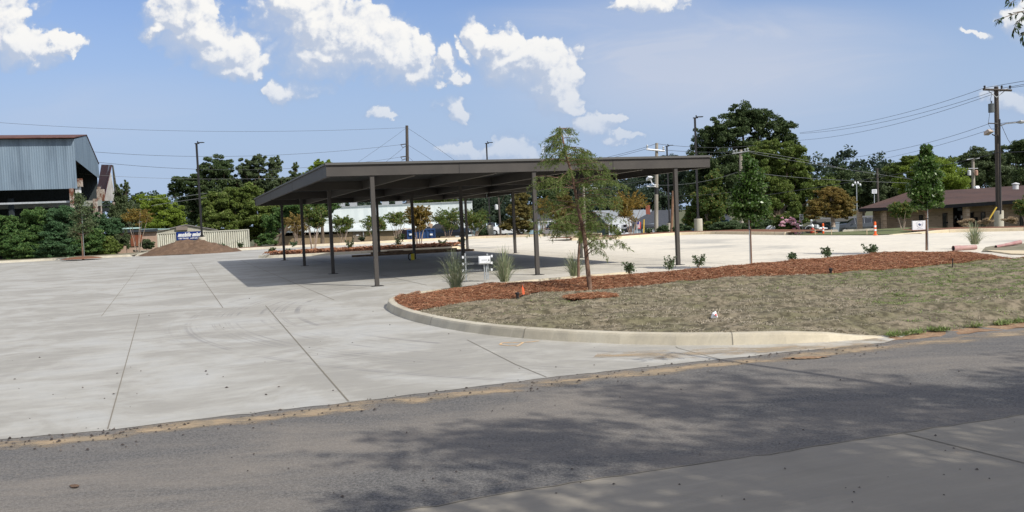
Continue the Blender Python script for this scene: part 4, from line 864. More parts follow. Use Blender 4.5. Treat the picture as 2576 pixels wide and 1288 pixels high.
mb = MB(); q = far_+fv*2
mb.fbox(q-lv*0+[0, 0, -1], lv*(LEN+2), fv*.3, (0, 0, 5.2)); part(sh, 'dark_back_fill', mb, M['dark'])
def post(px, y0, y1, D, r, lb=None, m='rust'):
    a = A(px, y0, D); b = A(px, y1, D); mb = MB(); mb.box((a[0]-r, a[1]-r, -.5), (a[0]+r, a[1]+r, b[2])); o = part(sh, 'post', mb, M[m], lb); return a, b
post(186, 570, 474, 70.7, .125); post(32, 570, 500, 70.8, .15, m='dsheet'); post(245.5, 600, 500, 94.4, .17); post(257.5, 606, 470, 96.8, .13); post(292, 575, 505, 99, .15)
for px, y0, y1, x1, D in ((193, 449, 470, 206, 71.7), (192, 470, 486, 202, 71.9), (246, 476, 506, 262, 95.6)):
    a = A(px, y1, D); b = A(x1, y0, D); part(sh, 'bracket_plate', MB().box((a[0], a[1]-.15, a[2]), (b[0], a[1]+.15, b[2])), M['rust'] if y0 != 470 else M['dwhite'])
mb = MB(); g0 = A(256, 506, 95); 
for dz, hh, th in ((.0, .10, .5), (-.42, .42, .12), (-.50, .08, .5)): mb.fbox(g0+[0, 0, dz], lv*LEN, fv*th, (0, 0, hh))
g1 = A(190, 506, 71.1); 
part(sh, 'crane_girder', mb, mat('girder_paint', (.20, .235, .22), .7, (.30, .30, .26), 2, stretch=(1, 1, .3)))
mb = MB(); mb.fbox(A(186, 509, 71.1), lv*LEN, fv*.2, (0, 0, .14)); part(sh, 'tie_beam', mb, M['galv'])
# second shed
s2 = thing('gable_shed', 'smaller shed with a patchy dark red roof and white gable triangle behind the steel shed', 'shed', (*A(282, 600, 99.1)[:2], -.3))
r0, r1, r2, r3 = A(255, 414, 112.1), A(281, 414.5, 99.1), A(262, 497, 96.8), A(240, 500, 108.6)
mb = MB(); mb.prism([r0, r1, r2, r3], (0, .12, -.04)); ro = part(s2, 'roof', mb, mat('patchy_roof', (.10, .038, .034), .85, (.38, .40, .42), .35, lo=.60, hi=.62, detail2=(1.2, (.16, .075, .06), .5)))
mb = MB(); mb.prism([A(281.5, 415, 99.1), A(284, 416, 99.0), A(299, 510, 99.0), A(290, 510, 99.1)], (0, .15, 0)); part(s2, 'barge_boards', mb, mat('old_boards', (.12, .12, .095), .9, (.07, .07, .055), 5, stretch=(.4, .4, 2)))
mb = MB(); mb.prism([A(278, 435, 98.6), A(262, 505, 98.6), A(290, 505, 98.6)], (0, .12, 0)); part(s2, 'gable_triangle', mb, mat('old_white_sheet', (.52, .52, .50), .8, (.38, .37, .35), 2, stretch=(2, 2, .3)))
mb = MB(); b0 = A(258, 522, 97.9); b1 = A(305, 530, 97.9); mb.box((b0[0], b0[1], b1[2]), (b1[0], b0[1]+.3, b1[2]+.35)); mb.box((b0[0], b0[1], b1[2]+.6), (b1[0]-.9, b0[1]+.2, b1[2]+.75)); part(s2, 'beam', mb, M['dsheet'])
mb = MB(); a = A(288, 575, 98.4); mb.box((a[0]-.13, a[1]-.1, -.5), (a[0]+.13, a[1]+.1, b1[2])); part(s2, 'post', mb, M['rust'])

def bld(name, label, cat, D, x, y): q = A(x, y, D); return thing(name, label, cat, (q[0], q[1], terr(q[0], q[1])-.3))
def pull(root, dep, z=0.):                              # depth vector sheared along the sight line, so side walls stay out of view
    l = root.location; o = root
    while o.parent: o = o.parent
    return np.array([o.location.x/o.location.y*dep, dep, z])
def pbox(root, name, x0, y0, x1, y1, D, dep, m, zb=None, label=None, mb=None, top=None):
    """box whose front, at distance D, covers the rectangle; dep metres deep"""
    xm = (x0+x1)/2; xa, xb = A(x0, 560, D)[0], A(x1, 560, D)[0]; ya = A(xm, 560, D)[1]; zt = A(xm, y0, D)[2]; z0 = A(xm, y1, D)[2] if zb is None else zb
    mb = mb or MB(); mb.prism([(xa, ya, z0), (xb, ya, z0), (xb, ya, zt), (xa, ya, zt)], pull(root, dep))
    return part(root, name, mb, m, label)
def window(root, x0, y0, x1, y1, D, frame='white', name='window', pane='glass', fr=.07):
    xm = (x0+x1)/2; xa, xb = A(x0, 560, D)[0], A(x1, 560, D)[0]; ya = A(xm, 560, D)[1]; zt = A(xm, y0, D)[2]; z0 = A(xm, y1, D)[2]
    mb = MB(); 
    for a, b in (((xa, z0), (xa+fr, zt)), ((xb-fr, z0), (xb, zt)), ((xa+fr, z0), (xb-fr, z0+fr)), ((xa+fr, zt-fr), (xb-fr, zt)), ((xa+fr, (z0+zt)/2-fr*.35), (xb-fr, (z0+zt)/2+fr*.35))): mb.box((a[0], ya-.09, a[1]), (b[0], ya-.01, b[1]))
    w_ = part(root, name, mb, M[frame]); part(w_, 'pane', MB().box((xa+fr, ya-.05, z0+fr), (xb-fr, ya-.015, zt-fr)), M[pane]); return w_
M['peach'] = mat('peach_render', (.46, .33, .25), .85, (.40, .27, .20), 1.5, detail2=(6, (.50, .39, .31), .4))
M['slabroof'] = mat('slate_grey_board', (.045, .055, .065), .6)
h = bld('tan_hut', 'small peach coloured hut with a flat dark roof and a rusty boarded opening', 'hut', 82, 338, 610)
pbox(h, 'wall', 282.5, 583, 393, 640, 82, 4.5, M['peach'], zb=-.8)
pbox(h, 'roof', 276, 578, 396, 584.5, 81.7, 5.4, M['slabroof'])
q = A(283, 577, 81.8); mb = MB(); mb.prism([A(284, 577.6, 81.9), A(306, 573.5, 81.9), A(318, 573, 81.9), A(319, 576, 81.9)], (0, 3, 0)); mb.prism([A(350, 576.5, 81.9), A(396, 576.5, 81.9), A(396, 578, 81.9), A(350, 578, 81.9)], (0, 3, 0)); part(h, 'loose_roofing', mb, mat('teal_sheet', (.36, .50, .46), .5))
pbox(h, 'boarded_door', 326, 590, 356, 619, 81.9, .08, mat('rust_board', (.19, .058, .032), .85, (.26, .10, .05), 2))
cb = bld('metal_building', 'cream metal building gable rising behind the storage container', 'building', 118, 467, 610)
a = A(393, 583, 118); mb = MB(); mb.prism([A(393, 640, 118), A(393, 583, 118), A(467, 567, 118), A(546, 579.5, 118), A(546, 640, 118)], pull(cb, 10)); part(cb, 'wall', mb, mat('cream_sheet', (.48, .46, .37), .6, (.42, .40, .32), 2, stretch=(5, 1, .3)))
mb = MB()
for p0, p1 in (((391, 584), (467, 566.5)), ((467, 566.5), (548, 579.5))): mb.prism([A(*p0, 117.8), A(*p1, 117.8), A(p1[0], p1[1]-2.2, 117.8), A(p0[0], p0[1]-2.2, 117.8)], pull(cb, 10.5))
part(cb, 'roof', mb, mat('grey_roof_trim', (.22, .21, .20), .6))
pbox(cb, 'air_conditioner', 442, 569.5, 471, 579, 117.6, .35, mat('louvre_tan', (.24, .20, .17), .8))
# storage container
M['cont'] = mat('container_cream', (.60, .595, .50), .5, (.53, .52, .44), 1.2, stretch=(1, 1, .4), detail2=(5, (.50, .45, .36), .25))
ct = thing('storage_container', 'long cream corrugated storage container with a dark blue lettered panel', 'container', (*A(510, 620, 104)[:2], -1.3))
ya = A(510, 600, 104)[1]; xa, xb = A(394, 586, 104)[0], A(627, 578, 104)[0]; ztop = A(510, 581.5, 104)[2]; zbt = ztop-2.6
mb = MB(); n_ = 42; vs = []
for i in range(n_*4+1):
    x = xa+.15+(xb-xa-.3)*i/(n_*4); d = (0, .0, .11, .11)[i % 4]; vs += [(x, ya+d, zbt+.15), (x, ya+d, ztop-.12)]
mb.add(vs, [(2*i, 2*i+2, 2*i+3, 2*i+1) for i in range(n_*4)]); mb.prism([(xa+.1, ya+.14, zbt), (xb-.1, ya+.14, zbt), (xb-.1, ya+.14, ztop-.02), (xa+.1, ya+.14, ztop-.02)], pull(ct, 2.26)); part(ct, 'body', mb, M['cont'])
mb = MB()
for s in ((xa, ya-.03, zbt, xa+.15, ztop), (xb-.15, ya-.03, zbt, xb, ztop)): mb.prism([(s[0], s[1], s[2]), (s[3], s[1], s[2]), (s[3], s[1], s[4]), (s[0], s[1], s[4])], pull(ct, 2.47))
mb.box((xa+.151, ya-.02, ztop-.12), (xb-.151, ya+.1, ztop)); mb.box((xa+.151, ya-.02, zbt), (xb-.151, ya+.1, zbt+.15)); part(ct, 'frame', mb, M['cont'])
xs0, xs1 = A(444, 584, 104)[0], A(509, 604, 104)[0]; zs1, zs0 = A(476, 582.5, 104)[2], A(476, 603, 104)[2]
pn = part(ct, 'lettered_panel', MB().box((xs0, ya-.07, zs0), (xs1, ya-.035, zs1)), mat('panel_blue', (.010, .035, .20), .5))
def text(parent, s, x, y, z, size, m, rot=(math.pi/2, 0, 0), shear=0., wdt=None, bold=0., name='lettering', ext=.004, align='CENTER'):
    cu = bpy.data.curves.new(name, 'FONT'); cu.body = s; cu.size = size; cu.shear = shear; cu.align_x = align; cu.align_y = 'CENTER'; cu.extrude = ext; cu.offset = bold
    t_ = bpy.data.objects.new(name, cu); COL.objects.link(t_); dg = bpy.context.evaluated_depsgraph_get(); me = bpy.data.meshes.new_from_object(t_.evaluated_get(dg)); bpy.data.objects.remove(t_)
    wd = max(v.co.x for v in me.vertices)-min(v.co.x for v in me.vertices)
    me.transform(Matrix.Translation(Vector((float(x), float(y), float(z)))-Vector(tuple(OFF[parent.name]))) @ Matrix.Rotation(rot[2], 4, 'Z') @ Matrix.Rotation(rot[0], 4, 'X') @ Matrix.Diagonal((wdt/wd if wdt else 1, 1, 1, 1)))
    me.materials.clear(); me.materials.append(m); o = bpy.data.objects.new(name, me); COL.objects.link(o); o.parent = parent; OFF[o.name] = OFF[parent.name]; return o
ww = xs1-xs0; hh = zs1-zs0
text(pn, 'mobile mini', (xs0+xs1)/2, ya-.08, zs0+hh*.62, hh*.60, M['white'], shear=.35, wdt=ww*.93, bold=.045)
text(pn, '1-800-950-6464   mobilemini.com', (xs0+xs1)/2, ya-.08, zs0+hh*.19, hh*.24, M['white'], wdt=ww*.86, bold=.006)
# earth pile: a lumpy ridge
c = G(458, 640); mb = MB(); nx, ny = 70, 40; vs = []
for j in range(ny+1):
    for i in range(nx+1):
        u, v = i/nx*2-1, j/ny*2-1; x, y = c[0]+u*3.7+.25, c[1]+v*2.6+1.6
        rr_ = math.sqrt((max(0., abs(u+.05)-.16)/.84)**2+(v*.98)**2); hgt = 1.02*max(0., 1-rr_)**.92
        hgt += (.17*noise.noise(Vector((x*1.6, y*1.6, 4)))+.11*noise.noise(Vector((x*4, y*4, 9))))*min(1, hgt*3)
        vs.append((x, y, max(-.02, hgt) if hgt > .01 else -.02))
mb.add(vs, [(j*(nx+1)+i, j*(nx+1)+i+1, (j+1)*(nx+1)+i+1, (j+1)*(nx+1)+i) for j in range(ny) for i in range(nx)])
single('dirt_pile', mb, M['pile'], 'low brown heap of earth on the concrete before the container', 'dirt pile', loc=(c[0], c[1]+1.6, 0), smooth=True)

# ------------------------------------------------------------------ centre: white building, skip, houses
M['wmetal'] = mat('white_wall_sheet', (.62, .66, .64), .55, (.52, .57, .56), .5, stretch=(2, 1, .15))
M['tanbrick'] = mat('tan_brick', (.30, .22, .13), .9, (.22, .165, .10), .6, detail2=(9, (.36, .28, .18), .5))
wbd = bld('white_building', 'long white metal building with a tan brick base behind the carport', 'building', 128, 950, 600)
pbox(wbd, 'upper_wall', 711, 517.5, 1190, 600, 130, 22, M['wmetal'], zb=-2.5)
pbox(wbd, 'roof_trim', 710, 515.6, 1191, 517.5, 129.8, 22.3, M['galv'])
mb = MB(); pbox(wbd, 'base_wall', 876, 577, 1145, 640, 122, 7.8, M['tanbrick'], zb=-2.5); pbox(wbd, 'base_wall', 700, 591, 876, 640, 122, .4, M['tanbrick'], zb=-2.5, label='low tan wall below a dark opening')
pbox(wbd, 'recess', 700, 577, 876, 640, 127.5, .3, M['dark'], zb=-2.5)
mb = MB(); mb.prism([A(705, 586, 121.5), A(1146, 576.5, 121.5), A(1146, 559, 129.5), A(705, 568, 129.5)], (0, 0, .16)); part(wbd, 'lower_roof', mb, M['wmetal'])
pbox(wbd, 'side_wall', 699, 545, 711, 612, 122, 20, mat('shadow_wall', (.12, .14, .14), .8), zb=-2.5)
d_ = pbox(wbd, 'door', 886, 581, 908, 612, 121.85, .12, mat('door_tan', (.22, .18, .135), .6), zb=-2.3)
pbox(d_, 'notice', 895, 590.5, 901, 593, 121.8, .03, M['white']) 
pbox(wbd, 'door_frame', 884.5, 579.6, 909.5, 581, 121.8, .16, M['dwhite'])
q = A(913.5, 579, 121.7); part(wbd, 'downpipe', MB().tube([q, (q[0], q[1], -2.5)], .07, 6), M['galv'])
pbox(wbd, 'opening', 1005, 590, 1036, 604, 121.85, .12, M['dark'], zb=-2.)
pbox(wbd, 'wall_panel', 1157, 519, 1162, 548, 129.9, .06, M['galv'])
for x0, x1, y in ((849, 869, 511), (882, 900, 510), (963, 981, 508), (997, 1015, 507)): pbox(wbd, 'roof_unit', x0, y-1, x1, y+8, 131, 2.5, mat('unit_grey', (.34, .35, .36), .6))
gb = bld('white_garage', 'small bright white block building right of the parked dark car', 'building', 112, 1168, 600)
pbox(gb, 'wall', 1144, 572, 1192, 625, 112, 5, M['wmetal'], zb=-2.2); pbox(gb, 'roof', 1143, 570.6, 1193, 572, 111.8, 5.4, M['dwhite'])
# skip
M['skip'] = mat('skip_blue', (.020, .055, .17), .55, (.03, .07, .16), 3)
q0, q1 = A(1026, 600, 88), A(1094.6, 600, 88); zt = A(1060, 576.5, 88)[2]; zb2 = zt-2.0; y0_ = q0[1]
sk = thing('rubbish_skip', 'large blue open top rubbish skip heaped with junk', 'skip', (*A(1055, 600, 89)[:2], zb2))
xL = A(988, 600, 93)[0]; mb = MB()
mb.prism([(q0[0], y0_, zb2), (q1[0], y0_, zb2), (q1[0], y0_, zt), (q0[0], y0_, zt)], (0, .12, 0)); mb.prism([(q1[0]-.1, y0_+.12, zb2), (q1[0], y0_+.12, zb2), (q1[0], y0_+.12, zt), (q1[0]-.1, y0_+.12, zt)], (-1.3, 5, 0))
mb.prism([(q0[0]-1.3, y0_+5.1, zb2), (q1[0]-1.3, y0_+5.1, zb2), (q1[0]-1.3, y0_+5.1, zt), (q0[0]-1.3, y0_+5.1, zt)], (0, .1, 0)); mb.prism([(q0[0], y0_+.12, zb2+.1), (q1[0], y0_+.12, zb2+.1), (q1[0]-1.3, y0_+5, zb2+.1), (q0[0]-1.3, y0_+5, zb2+.1)], (0, 0, .1))
part(sk, 'body', mb, M['skip'])
mb = MB(); mb.prism([(q0[0]-.001, y0_+.05, zb2), (q0[0]-.001, y0_+.05, zt), (q0[0]-1.5, y0_+5, zt), (q0[0]-1.5, y0_+5, zb2)], (-.1, 0, 0)); part(sk, 'side_panel', mb, mat('skip_dark', (.05, .022, .028), .7), 'dark maroon side panel')
mb = MB()
for k in range(8): x = q0[0]+(q1[0]-q0[0])*k/7; mb.box((x-.05, y0_-.09, zb2), (x+.05, y0_-.001, zt-.12))
mb.box((q0[0]-.06, y0_-.11, zt-.12), (q1[0]+.06, y0_-.001, zt+.03)); part(sk, 'ribs', mb, M['skip'])
mb = MB()
for x in (1033, 1085): q = A(x, 592, 87.8); mb.box((q[0]-.13, y0_-.13, q[2]), (q[0]+.13, y0_-.10, q[2]+.17))
part(sk, 'sticker', mb, M['white'])
JK = [mat('junk_dark', (.04, .04, .045), .8), mat('junk_wood', (.28, .20, .13), .9), mat('junk_card', (.36, .27, .18), .9), mat('junk_pale', (.42, .40, .36), .8)]
for k in range(16):
    x = R.uniform(q0[0]-.6, q1[0]-.5); y = y0_+R.uniform(.6, 3.5); z = zt-.1+R.uniform(0, .42)*(1-abs((x-(q0[0]+q1[0])/2)/2.2)); s = R.uniform(.35, .8)
    ax = Quaternion((R.random(), R.random(), R.random()), R.uniform(0, 3)); mb = MB(); sx_, sy_, sz_ = (s, s*.7, s*.5) if k % 3 else (s*1.7, .12, .07)
    vs = [ax @ Vector((i*sx_/2, j*sy_/2, l*sz_/2)) for l in (-1, 1) for i, j in ((-1, -1), (1, -1), (1, 1), (-1, 1))]
    mb.add([(v.x+x, v.y+y, v.z+z) for v in vs], [(0, 3, 2, 1), (4, 5, 6, 7), (0, 1, 5, 4), (1, 2, 6, 5), (2, 3, 7, 6), (3, 0, 4, 7)])
    single('junk_item', mb, JK[k % 4], 'discarded boards, bags and boxes heaped in the blue skip', 'rubbish', 'junk heaped in the blue skip', loc=(x, y, z))

def gable(name, label, D, x0, x1, ye, apex, wall, roof, dep=8, zb=-4.5, over=.35, rt=.14, cat='house'):
    """house with its gable end facing us"""
    r = bld(name, label, cat, D, (x0+x1)/2, 590); mb = MB()
    a, b, c_ = A(x0, ye, D), A(x1, ye-(x1-x0)*.0431, D), A(*apex, D); yy = a[1]; b[1] = yy; c_[1] = yy
    z_ = min(a[2], b[2]); mb.prism([(a[0], yy, zb), (b[0], yy, zb), (b[0], yy, z_), (c_[0], yy, c_[2]), (a[0], yy, z_)], pull(r, dep)); part(r, 'wall', mb, wall)
    mb = MB()
    for s in (a, b):
        e = np.array([s[0], yy-over, z_]); d = e-np.array([c_[0], yy-over, c_[2]]); e2 = np.array([c_[0], yy-over, c_[2]])+d*1.12
        t = [np.array([c_[0], yy-over, c_[2]+.01]), e2+[0, 0, .01], e2+[0, 0, rt], np.array([c_[0], yy-over, c_[2]+rt])]
        mb.prism(t if s is b else t[::-1], pull(r, dep+2*over))
    part(r, 'roof', mb, roof); return r, yy
M['slate'] = mat('slate_shingles', (.040, .046, .058), .85, (.06, .065, .075), 4, bump=.5, stretch=(1, 1, 3))
M['groof'] = mat('light_grey_shingles', (.26, .28, .30), .8, (.20, .22, .24), 3, stretch=(1, 1, 3))
M['siding'] = mat('white_siding', (.72, .74, .76), .6, (.62, .64, .67), 12, stretch=(.1, .1, 3))
M['bluew'] = mat('pale_blue_siding', (.30, .42, .50), .7, (.26, .37, .45), 8, stretch=(.1, .1, 3))
M['bluew2'] = mat('blue_siding', (.085, .15, .235), .7, (.07, .12, .19), 8, stretch=(.1, .1, 3))
M['greyw'] = mat('grey_siding', (.25, .30, .34), .7)
h1, yy = gable('white_house', 'white house with a grey roof and open porch beyond the entrance', 190, 1531, 1606, 561, (1568, 532), M['siding'], M['groof'], 9)
mb = MB(); mb.prism([A(1493, 532, 196), A(1640, 529.5, 196), A(1640, 560, 190.6), A(1525, 562, 190.6)], (0, .2, .2)); part(h1, 'main_roof', mb, M['groof'])
pbox(h1, 'porch', 1533, 565, 1556, 584.5, 189.9, .05, M['dark']); 
for x in (1540, 1548, 1556): pbox(h1, 'porch_column', x, 563, x+1.6, 586, 189.6, .15, M['siding'])
window(h1, 1566, 564, 1579, 581, 189.9); window(h1, 1607, 563, 1620, 580, 189.9)
pbox(h1, 'side_wing', 1606.2, 551, 1640, 600, 190.2, 6, M['siding'], zb=-4.5)
h2, yy = gable('green_gable_house', 'house with a grey green gable left of the white house', 196, 1493, 1524, 566, (1507, 534), mat('sage_wall', (.20, .26, .25), .8), M['groof'], 8)
h3 = bld('slate_roof_house', 'grey house with a steep dark slate roof and brick chimney', 'house', 170, 1640, 590)
mb = MB(); mb.prism([A(1588, 562, 168), A(1647, 531, 172), A(1690, 531, 172), A(1690, 572, 168), A(1610, 572.5, 168)], (0, .25, .2)); part(h3, 'roof', mb, M['slate'])
pbox(h3, 'wall', 1590, 563, 1646, 600, 168.4, 6, M['greyw'], zb=-4.); window(h3, 1616, 575, 1642, 586, 168.2); pbox(h3, 'chimney', 1625.6, 515.8, 1636.5, 560, 171, 1., mat('red_brick', (.30, .095, .06), .9, (.22, .07, .05), 8))
fl = bld('flag', 'small red white and blue flag hanging by the grey house', 'flag', 160, 1606, 580); q = A(1603, 590, 160); qt = A(1601, 553, 160); part(fl, 'flagpole', MB().tube([q, qt], .05, 6), M['white'])
a = A(1602, 556, 159.9); cl = part(fl, 'flag_cloth', MB().prism([a, a+[.75, 0, -.25], a+[.65, 0, -1.5], a+[.1, 0, -1.35]], (0, .03, 0)), mat('flag_red', (.50, .06, .07), .8))
mb = MB(); [mb.prism([a+[.1+.17*k, -.01, -.08], a+[.19+.17*k, -.01, -.1], a+[.17+.15*k, -.01, -1.3], a+[.1+.15*k, -.01, -1.3]], (0, -.01, 0)) for k in range(3)]; part(cl, 'stripes', mb, M['white'])
part(cl, 'canton', MB().prism([a+[0, -.03, 0], a+[.38, -.03, -.12], a+[.36, -.03, -.62], a+[.02, -.03, -.55]], (0, -.01, 0)), mat('flag_blue', (.03, .05, .22), .8))
h4 = bld('blue_house', 'pale blue house with white trim and a dark roof behind the bronze cypress', 'house', 130, 1350, 590)
mb = MB(); mb.prism([A(1340, 557, 130), A(1350, 524, 133), A(1392, 522, 133), A(1402, 555.5, 130)], (0, .3, .15)); part(h4, 'roof', mb, M['slate'])
pbox(h4, 'wall', 1330, 557.5, 1400, 605, 130.3, 6, M['bluew'], zb=-3); pbox(h4, 'gutter', 1338, 556, 1402, 558.3, 129.9, .15, M['white'])
for x in (1347, 1367, 1387): window(h4, x, 562, x+7, 580, 130.2, pane='glass')
for x in (1355.5, 1378, 1395): pbox(h4, 'porch_column', x, 558.5, x+1.3, 592, 129.7, .12, M['white'])
h5, yy = gable('arched_shed', 'small dark grey shed with a round arched opening and a white board inside', 96, 1372, 1404, 577, (1388, 559), mat('charcoal_board', (.055, .055, .065), .8), M['slate'], 3., over=.5, cat='shed')
q = A(1390.5, 583, 95.95); mb = MB(); rr = .48; pts_ = [(q[0]+rr*math.cos(t_), yy-.01, q[2]+.05+rr*1.45*math.sin(t_)) for t_ in np.linspace(0, math.pi, 14)]+[(q[0]-rr, yy-.01, q[2]-.45), (q[0]+rr, yy-.01, q[2]-.45)]
part(h5, 'arched_opening', MB().prism(pts_, (0, -.04, 0)), M['dark'])
mb = MB(); tt = np.linspace(0, math.pi, 14); mb.tube([(q[0]+(rr+.05)*math.cos(t_), yy-.06, q[2]+.05+(rr*1.45+.05)*math.sin(t_)) for t_ in tt], .045, 6); part(h5, 'arch_trim', mb, M['galv'])
pbox(h5, 'white_board', 1390, 583, 1400, 591, 95.6, .04, M['white']); pbox(h5, 'side_panel', 1377, 580, 1382, 590, 95.9, .04, M['greyw'])
h6, yy = gable('dark_roof_hut', 'low dark roofed hut behind the white car', 100, 1278, 1296, 582, (1284, 576), M['greyw'], M['slate'], 3., cat='hut')
h7 = bld('blue_porch_house', 'deep blue house with a tall window behind the grey hedge', 'house', 112, 1800, 590)
pbox(h7, 'wall', 1722, 556, 1835, 605, 112, 8, M['bluew2'], zb=-3); mb = MB(); mb.prism([A(1718, 557, 111), A(1745, 533, 116), A(1815, 530, 116), A(1842, 552, 111)], (0, .3, .1)); part(h7, 'roof', mb, M['slate'])
window(h7, 1779, 556, 1790, 581, 111.9, 'greyw'); window(h7, 1733, 563, 1743, 577, 111.9, 'greyw')
pbox(h7, 'porch_roof', 1772, 548, 1798, 554, 110, 2, mat('teal_roof', (.09, .115, .13), .7))
h8 = bld('blue_grey_house', 'low blue grey house behind the motorcycle and the golden tree', 'house', 122, 2120, 585)
pbox(h8, 'wall', 2060, 556, 2200, 600, 122, 7, mat('dull_blue', (.055, .09, .12), .8), zb=-3); pbox(h8, 'roof', 2055, 548, 2205, 556.5, 121, 9, mat('dull_roof', (.13, .13, .125), .8)); window(h8, 2176, 557, 2196, 573, 121.9)
pbox(h8, 'rail', 2112, 569, 2165, 570.5, 116, .1, M['dwhite'])

# ------------------------------------------------------------------ right: brick building
def brick(name, c1, c2, mort, sc_=1.):
    m = bpy.data.materials.new(name); m.use_nodes = True; t = N(m.node_tree); b = m.node_tree.nodes['Principled BSDF']
    p = t.n('ShaderNodeTexCoord').outputs['Object']; s = t.n('ShaderNodeSeparateXYZ'); t.l.new(p, s.inputs[0])
    br = t.n('ShaderNodeTexBrick'); t.put(br.inputs['Vector'], t.vec(t.m('ADD', s.outputs[0], s.outputs[1]), s.outputs[2])); t.put(br.inputs['Color1'], c1); t.put(br.inputs['Color2'], c2); t.put(br.inputs['Mortar'], mort)
    br.inputs['Scale'].default_value = 1.; br.inputs['Brick Width'].default_value = .42*sc_; br.inputs['Row Height'].default_value = .15*sc_; br.inputs['Mortar Size'].default_value = .012
    c = t.mix(t.m('MULTIPLY', t.ss(t.noise(t.v('MULTIPLY', p, (1, 1, 3)), 1.6, 5, .7), .52, .66), .55), br.outputs[0], (.14, .09, .06))
    t.put(b.inputs['Base Color'], c); b.inputs['Roughness'].default_value = .9; return m
M['brick'] = brick('brown_brick', (.50, .36, .235), (.36, .26, .175), (.50, .41, .30))
M['broof'] = mat('brown_shingles', (.082, .046, .036), .9, (.058, .034, .028), .5, bump=.5, bscale=5, detail2=(5, (.10, .062, .048), .4))
M['fascia'] = mat('black_fascia', (.018, .018, .020), .6)
DB = 66.
bb = thing('brick_building', 'low brown brick office with a hipped brown roof and gated entrance', 'building', (*A(2400, 590, DB)[:2], -1.6))
def BL(x): return 62.+(2576-x)*.022                                     # the front runs slightly towards us at the right
def W3(x, y, d=0.): return A(x, y, BL(x)+d)
def wallseg(mb, x0, x1, yt0, yt1, d=0., dep=.3, zb=-2.2):
    a, b = W3(x0, yt0, d), W3(x1, yt1, d); mb.prism([(a[0], a[1], zb), (b[0], b[1], zb), tuple(b), tuple(a)], (0, dep, 0))
mb = MB(); wallseg(mb, 2199, 2397, 524, 516.5); wallseg(mb, 2429, 2700, 515, 497)
b_ = W3(2199, 520); mb.prism([(b_[0], b_[1]+.3, -2.2), (b_[0], b_[1]+.3, b_[2]), (b_[0]+7.2, b_[1]+12, b_[2]), (b_[0]+7.2, b_[1]+12, -2.2)], (.3, 0, 0)); part(bb, 'wall', mb, M['brick'])
mb = MB(); wallseg(mb, 2397, 2429, 517, 515.5, 1.3, .2); part(bb, 'porch_recess', mb, M['dsheet'])
eL, eM, eR = W3(2160, 524.5, -1.6), W3(2382, 514.5, -1.6), W3(2720, 492, -1.6)
pk, rdL, rdR = A(2282, 484, 74), A(2375, 479, 74), A(2740, 456, 72)
bk = eL+np.array([8.4, 17, 0])
mb = MB(); mb.add([eL, eM, eR, rdR, rdL, pk, bk, bk+(eR-eL)], [(0, 1, 4, 5), (1, 2, 3, 4), (0, 5, 6), (5, 4, 3, 7, 6)]); part(bb, 'roof', mb, M['broof'])
mb = MB()
for a, b in ((eL, eM), (eM, eR)): mb.prism([a+[0, 0, -.26], b+[0, 0, -.26], b-[0, 0, .01], a-[0, 0, .01]], (0, .06, 0))
mb.prism([eL+[0, .06, -.26], eL+[0, .06, -.01], bk-[0, 0, .01], bk-[0, 0, .26]], (.06, 0, 0)); part(bb, 'fascia', mb, M['fascia'])
mb = MB(); mb.add([eL+[.1, .1, -.24], eM+[0, .1, -.24], eR+[0, .1, -.24], eR+[0, 2.2, -.24], eM+[0, 2.2, -.24], eL+[2.6, 3., -.24]], [(0, 1, 4, 5), (1, 2, 3, 4)]); part(bb, 'soffit', mb, M['fascia'])
for x0, x1, yt in ((2160.5, 2169, 527), (2220.5, 2230, 526), (2429, 2440, 515)):
    mb = MB(); wallseg(mb, x0, x1, yt, yt, -1.3, .45); part(bb, 'pillar', mb, M['brick'])
def bwin(x0, y0, x1, y1, d=-.06, nm='window'):
    a, b = W3(x0, y1, d), W3(x1, y0, d); fr = .05; z0, z1 = min(a[2], b[2]), max(a[2], b[2]); mb = MB(); yy = min(a[1], b[1])
    for p, q in (((a[0], z0), (a[0]+fr, z1)), ((b[0]-fr, z0), (b[0], z1)), ((a[0]+fr, z0), (b[0]-fr, z0+fr)), ((a[0]+fr, z1-fr), (b[0]-fr, z1)), ((a[0]+fr, (z0+z1)/2-.02), (b[0]-fr, (z0+z1)/2+.02))): mb.box((p[0], yy-.05, p[1]), (q[0], yy, q[1]))
    w_ = part(bb, nm, mb, M['blackp']); part(w_, 'pane', MB().box((a[0]+fr, yy-.03, z0+fr), (b[0]-fr, yy-.01, z1-fr)), M['glass']); return w_, yy
bwin(2211, 547, 2224, 583); bwin(2309, 541, 2321, 580); bwin(2463, 533, 2478, 578); bwin(2560, 530, 2574, 570)
for x0, x1, y0, y1 in ((2399, 2413, 539, 584), (2414, 2427, 538, 583)):
    a, b = W3(x0, y1, 1.15), W3(x1, y0, 1.15); d_ = part(bb, 'door', MB().box((a[0], a[1], a[2]), (b[0], a[1]+.06, b[2])), mat('door_brown', (.045, .034, .03), .6))
    part(d_, 'pane', MB().box((a[0]+.07, a[1]-.02, a[2]+.62), (b[0]-.07, a[1]-.005, b[2]-.08)), M['glass'])
    mb = MB(); [mb.box((a[0]+.1+k*.14, a[1]-.035, b[2]-.3-k*.18), (a[0]+.22+k*.14, a[1]-.025, b[2]-.12-k*.18)) for k in range(2)]; part(d_, 'paper_notice', mb, M['white'])
a = W3(2409, 530, 1.1); nb = part(bb, 'house_number_plate', MB().box((a[0]-.02, a[1]-.06, a[2]), (a[0]+.27, a[1]-.03, a[2]+.17)), M['greyw'])
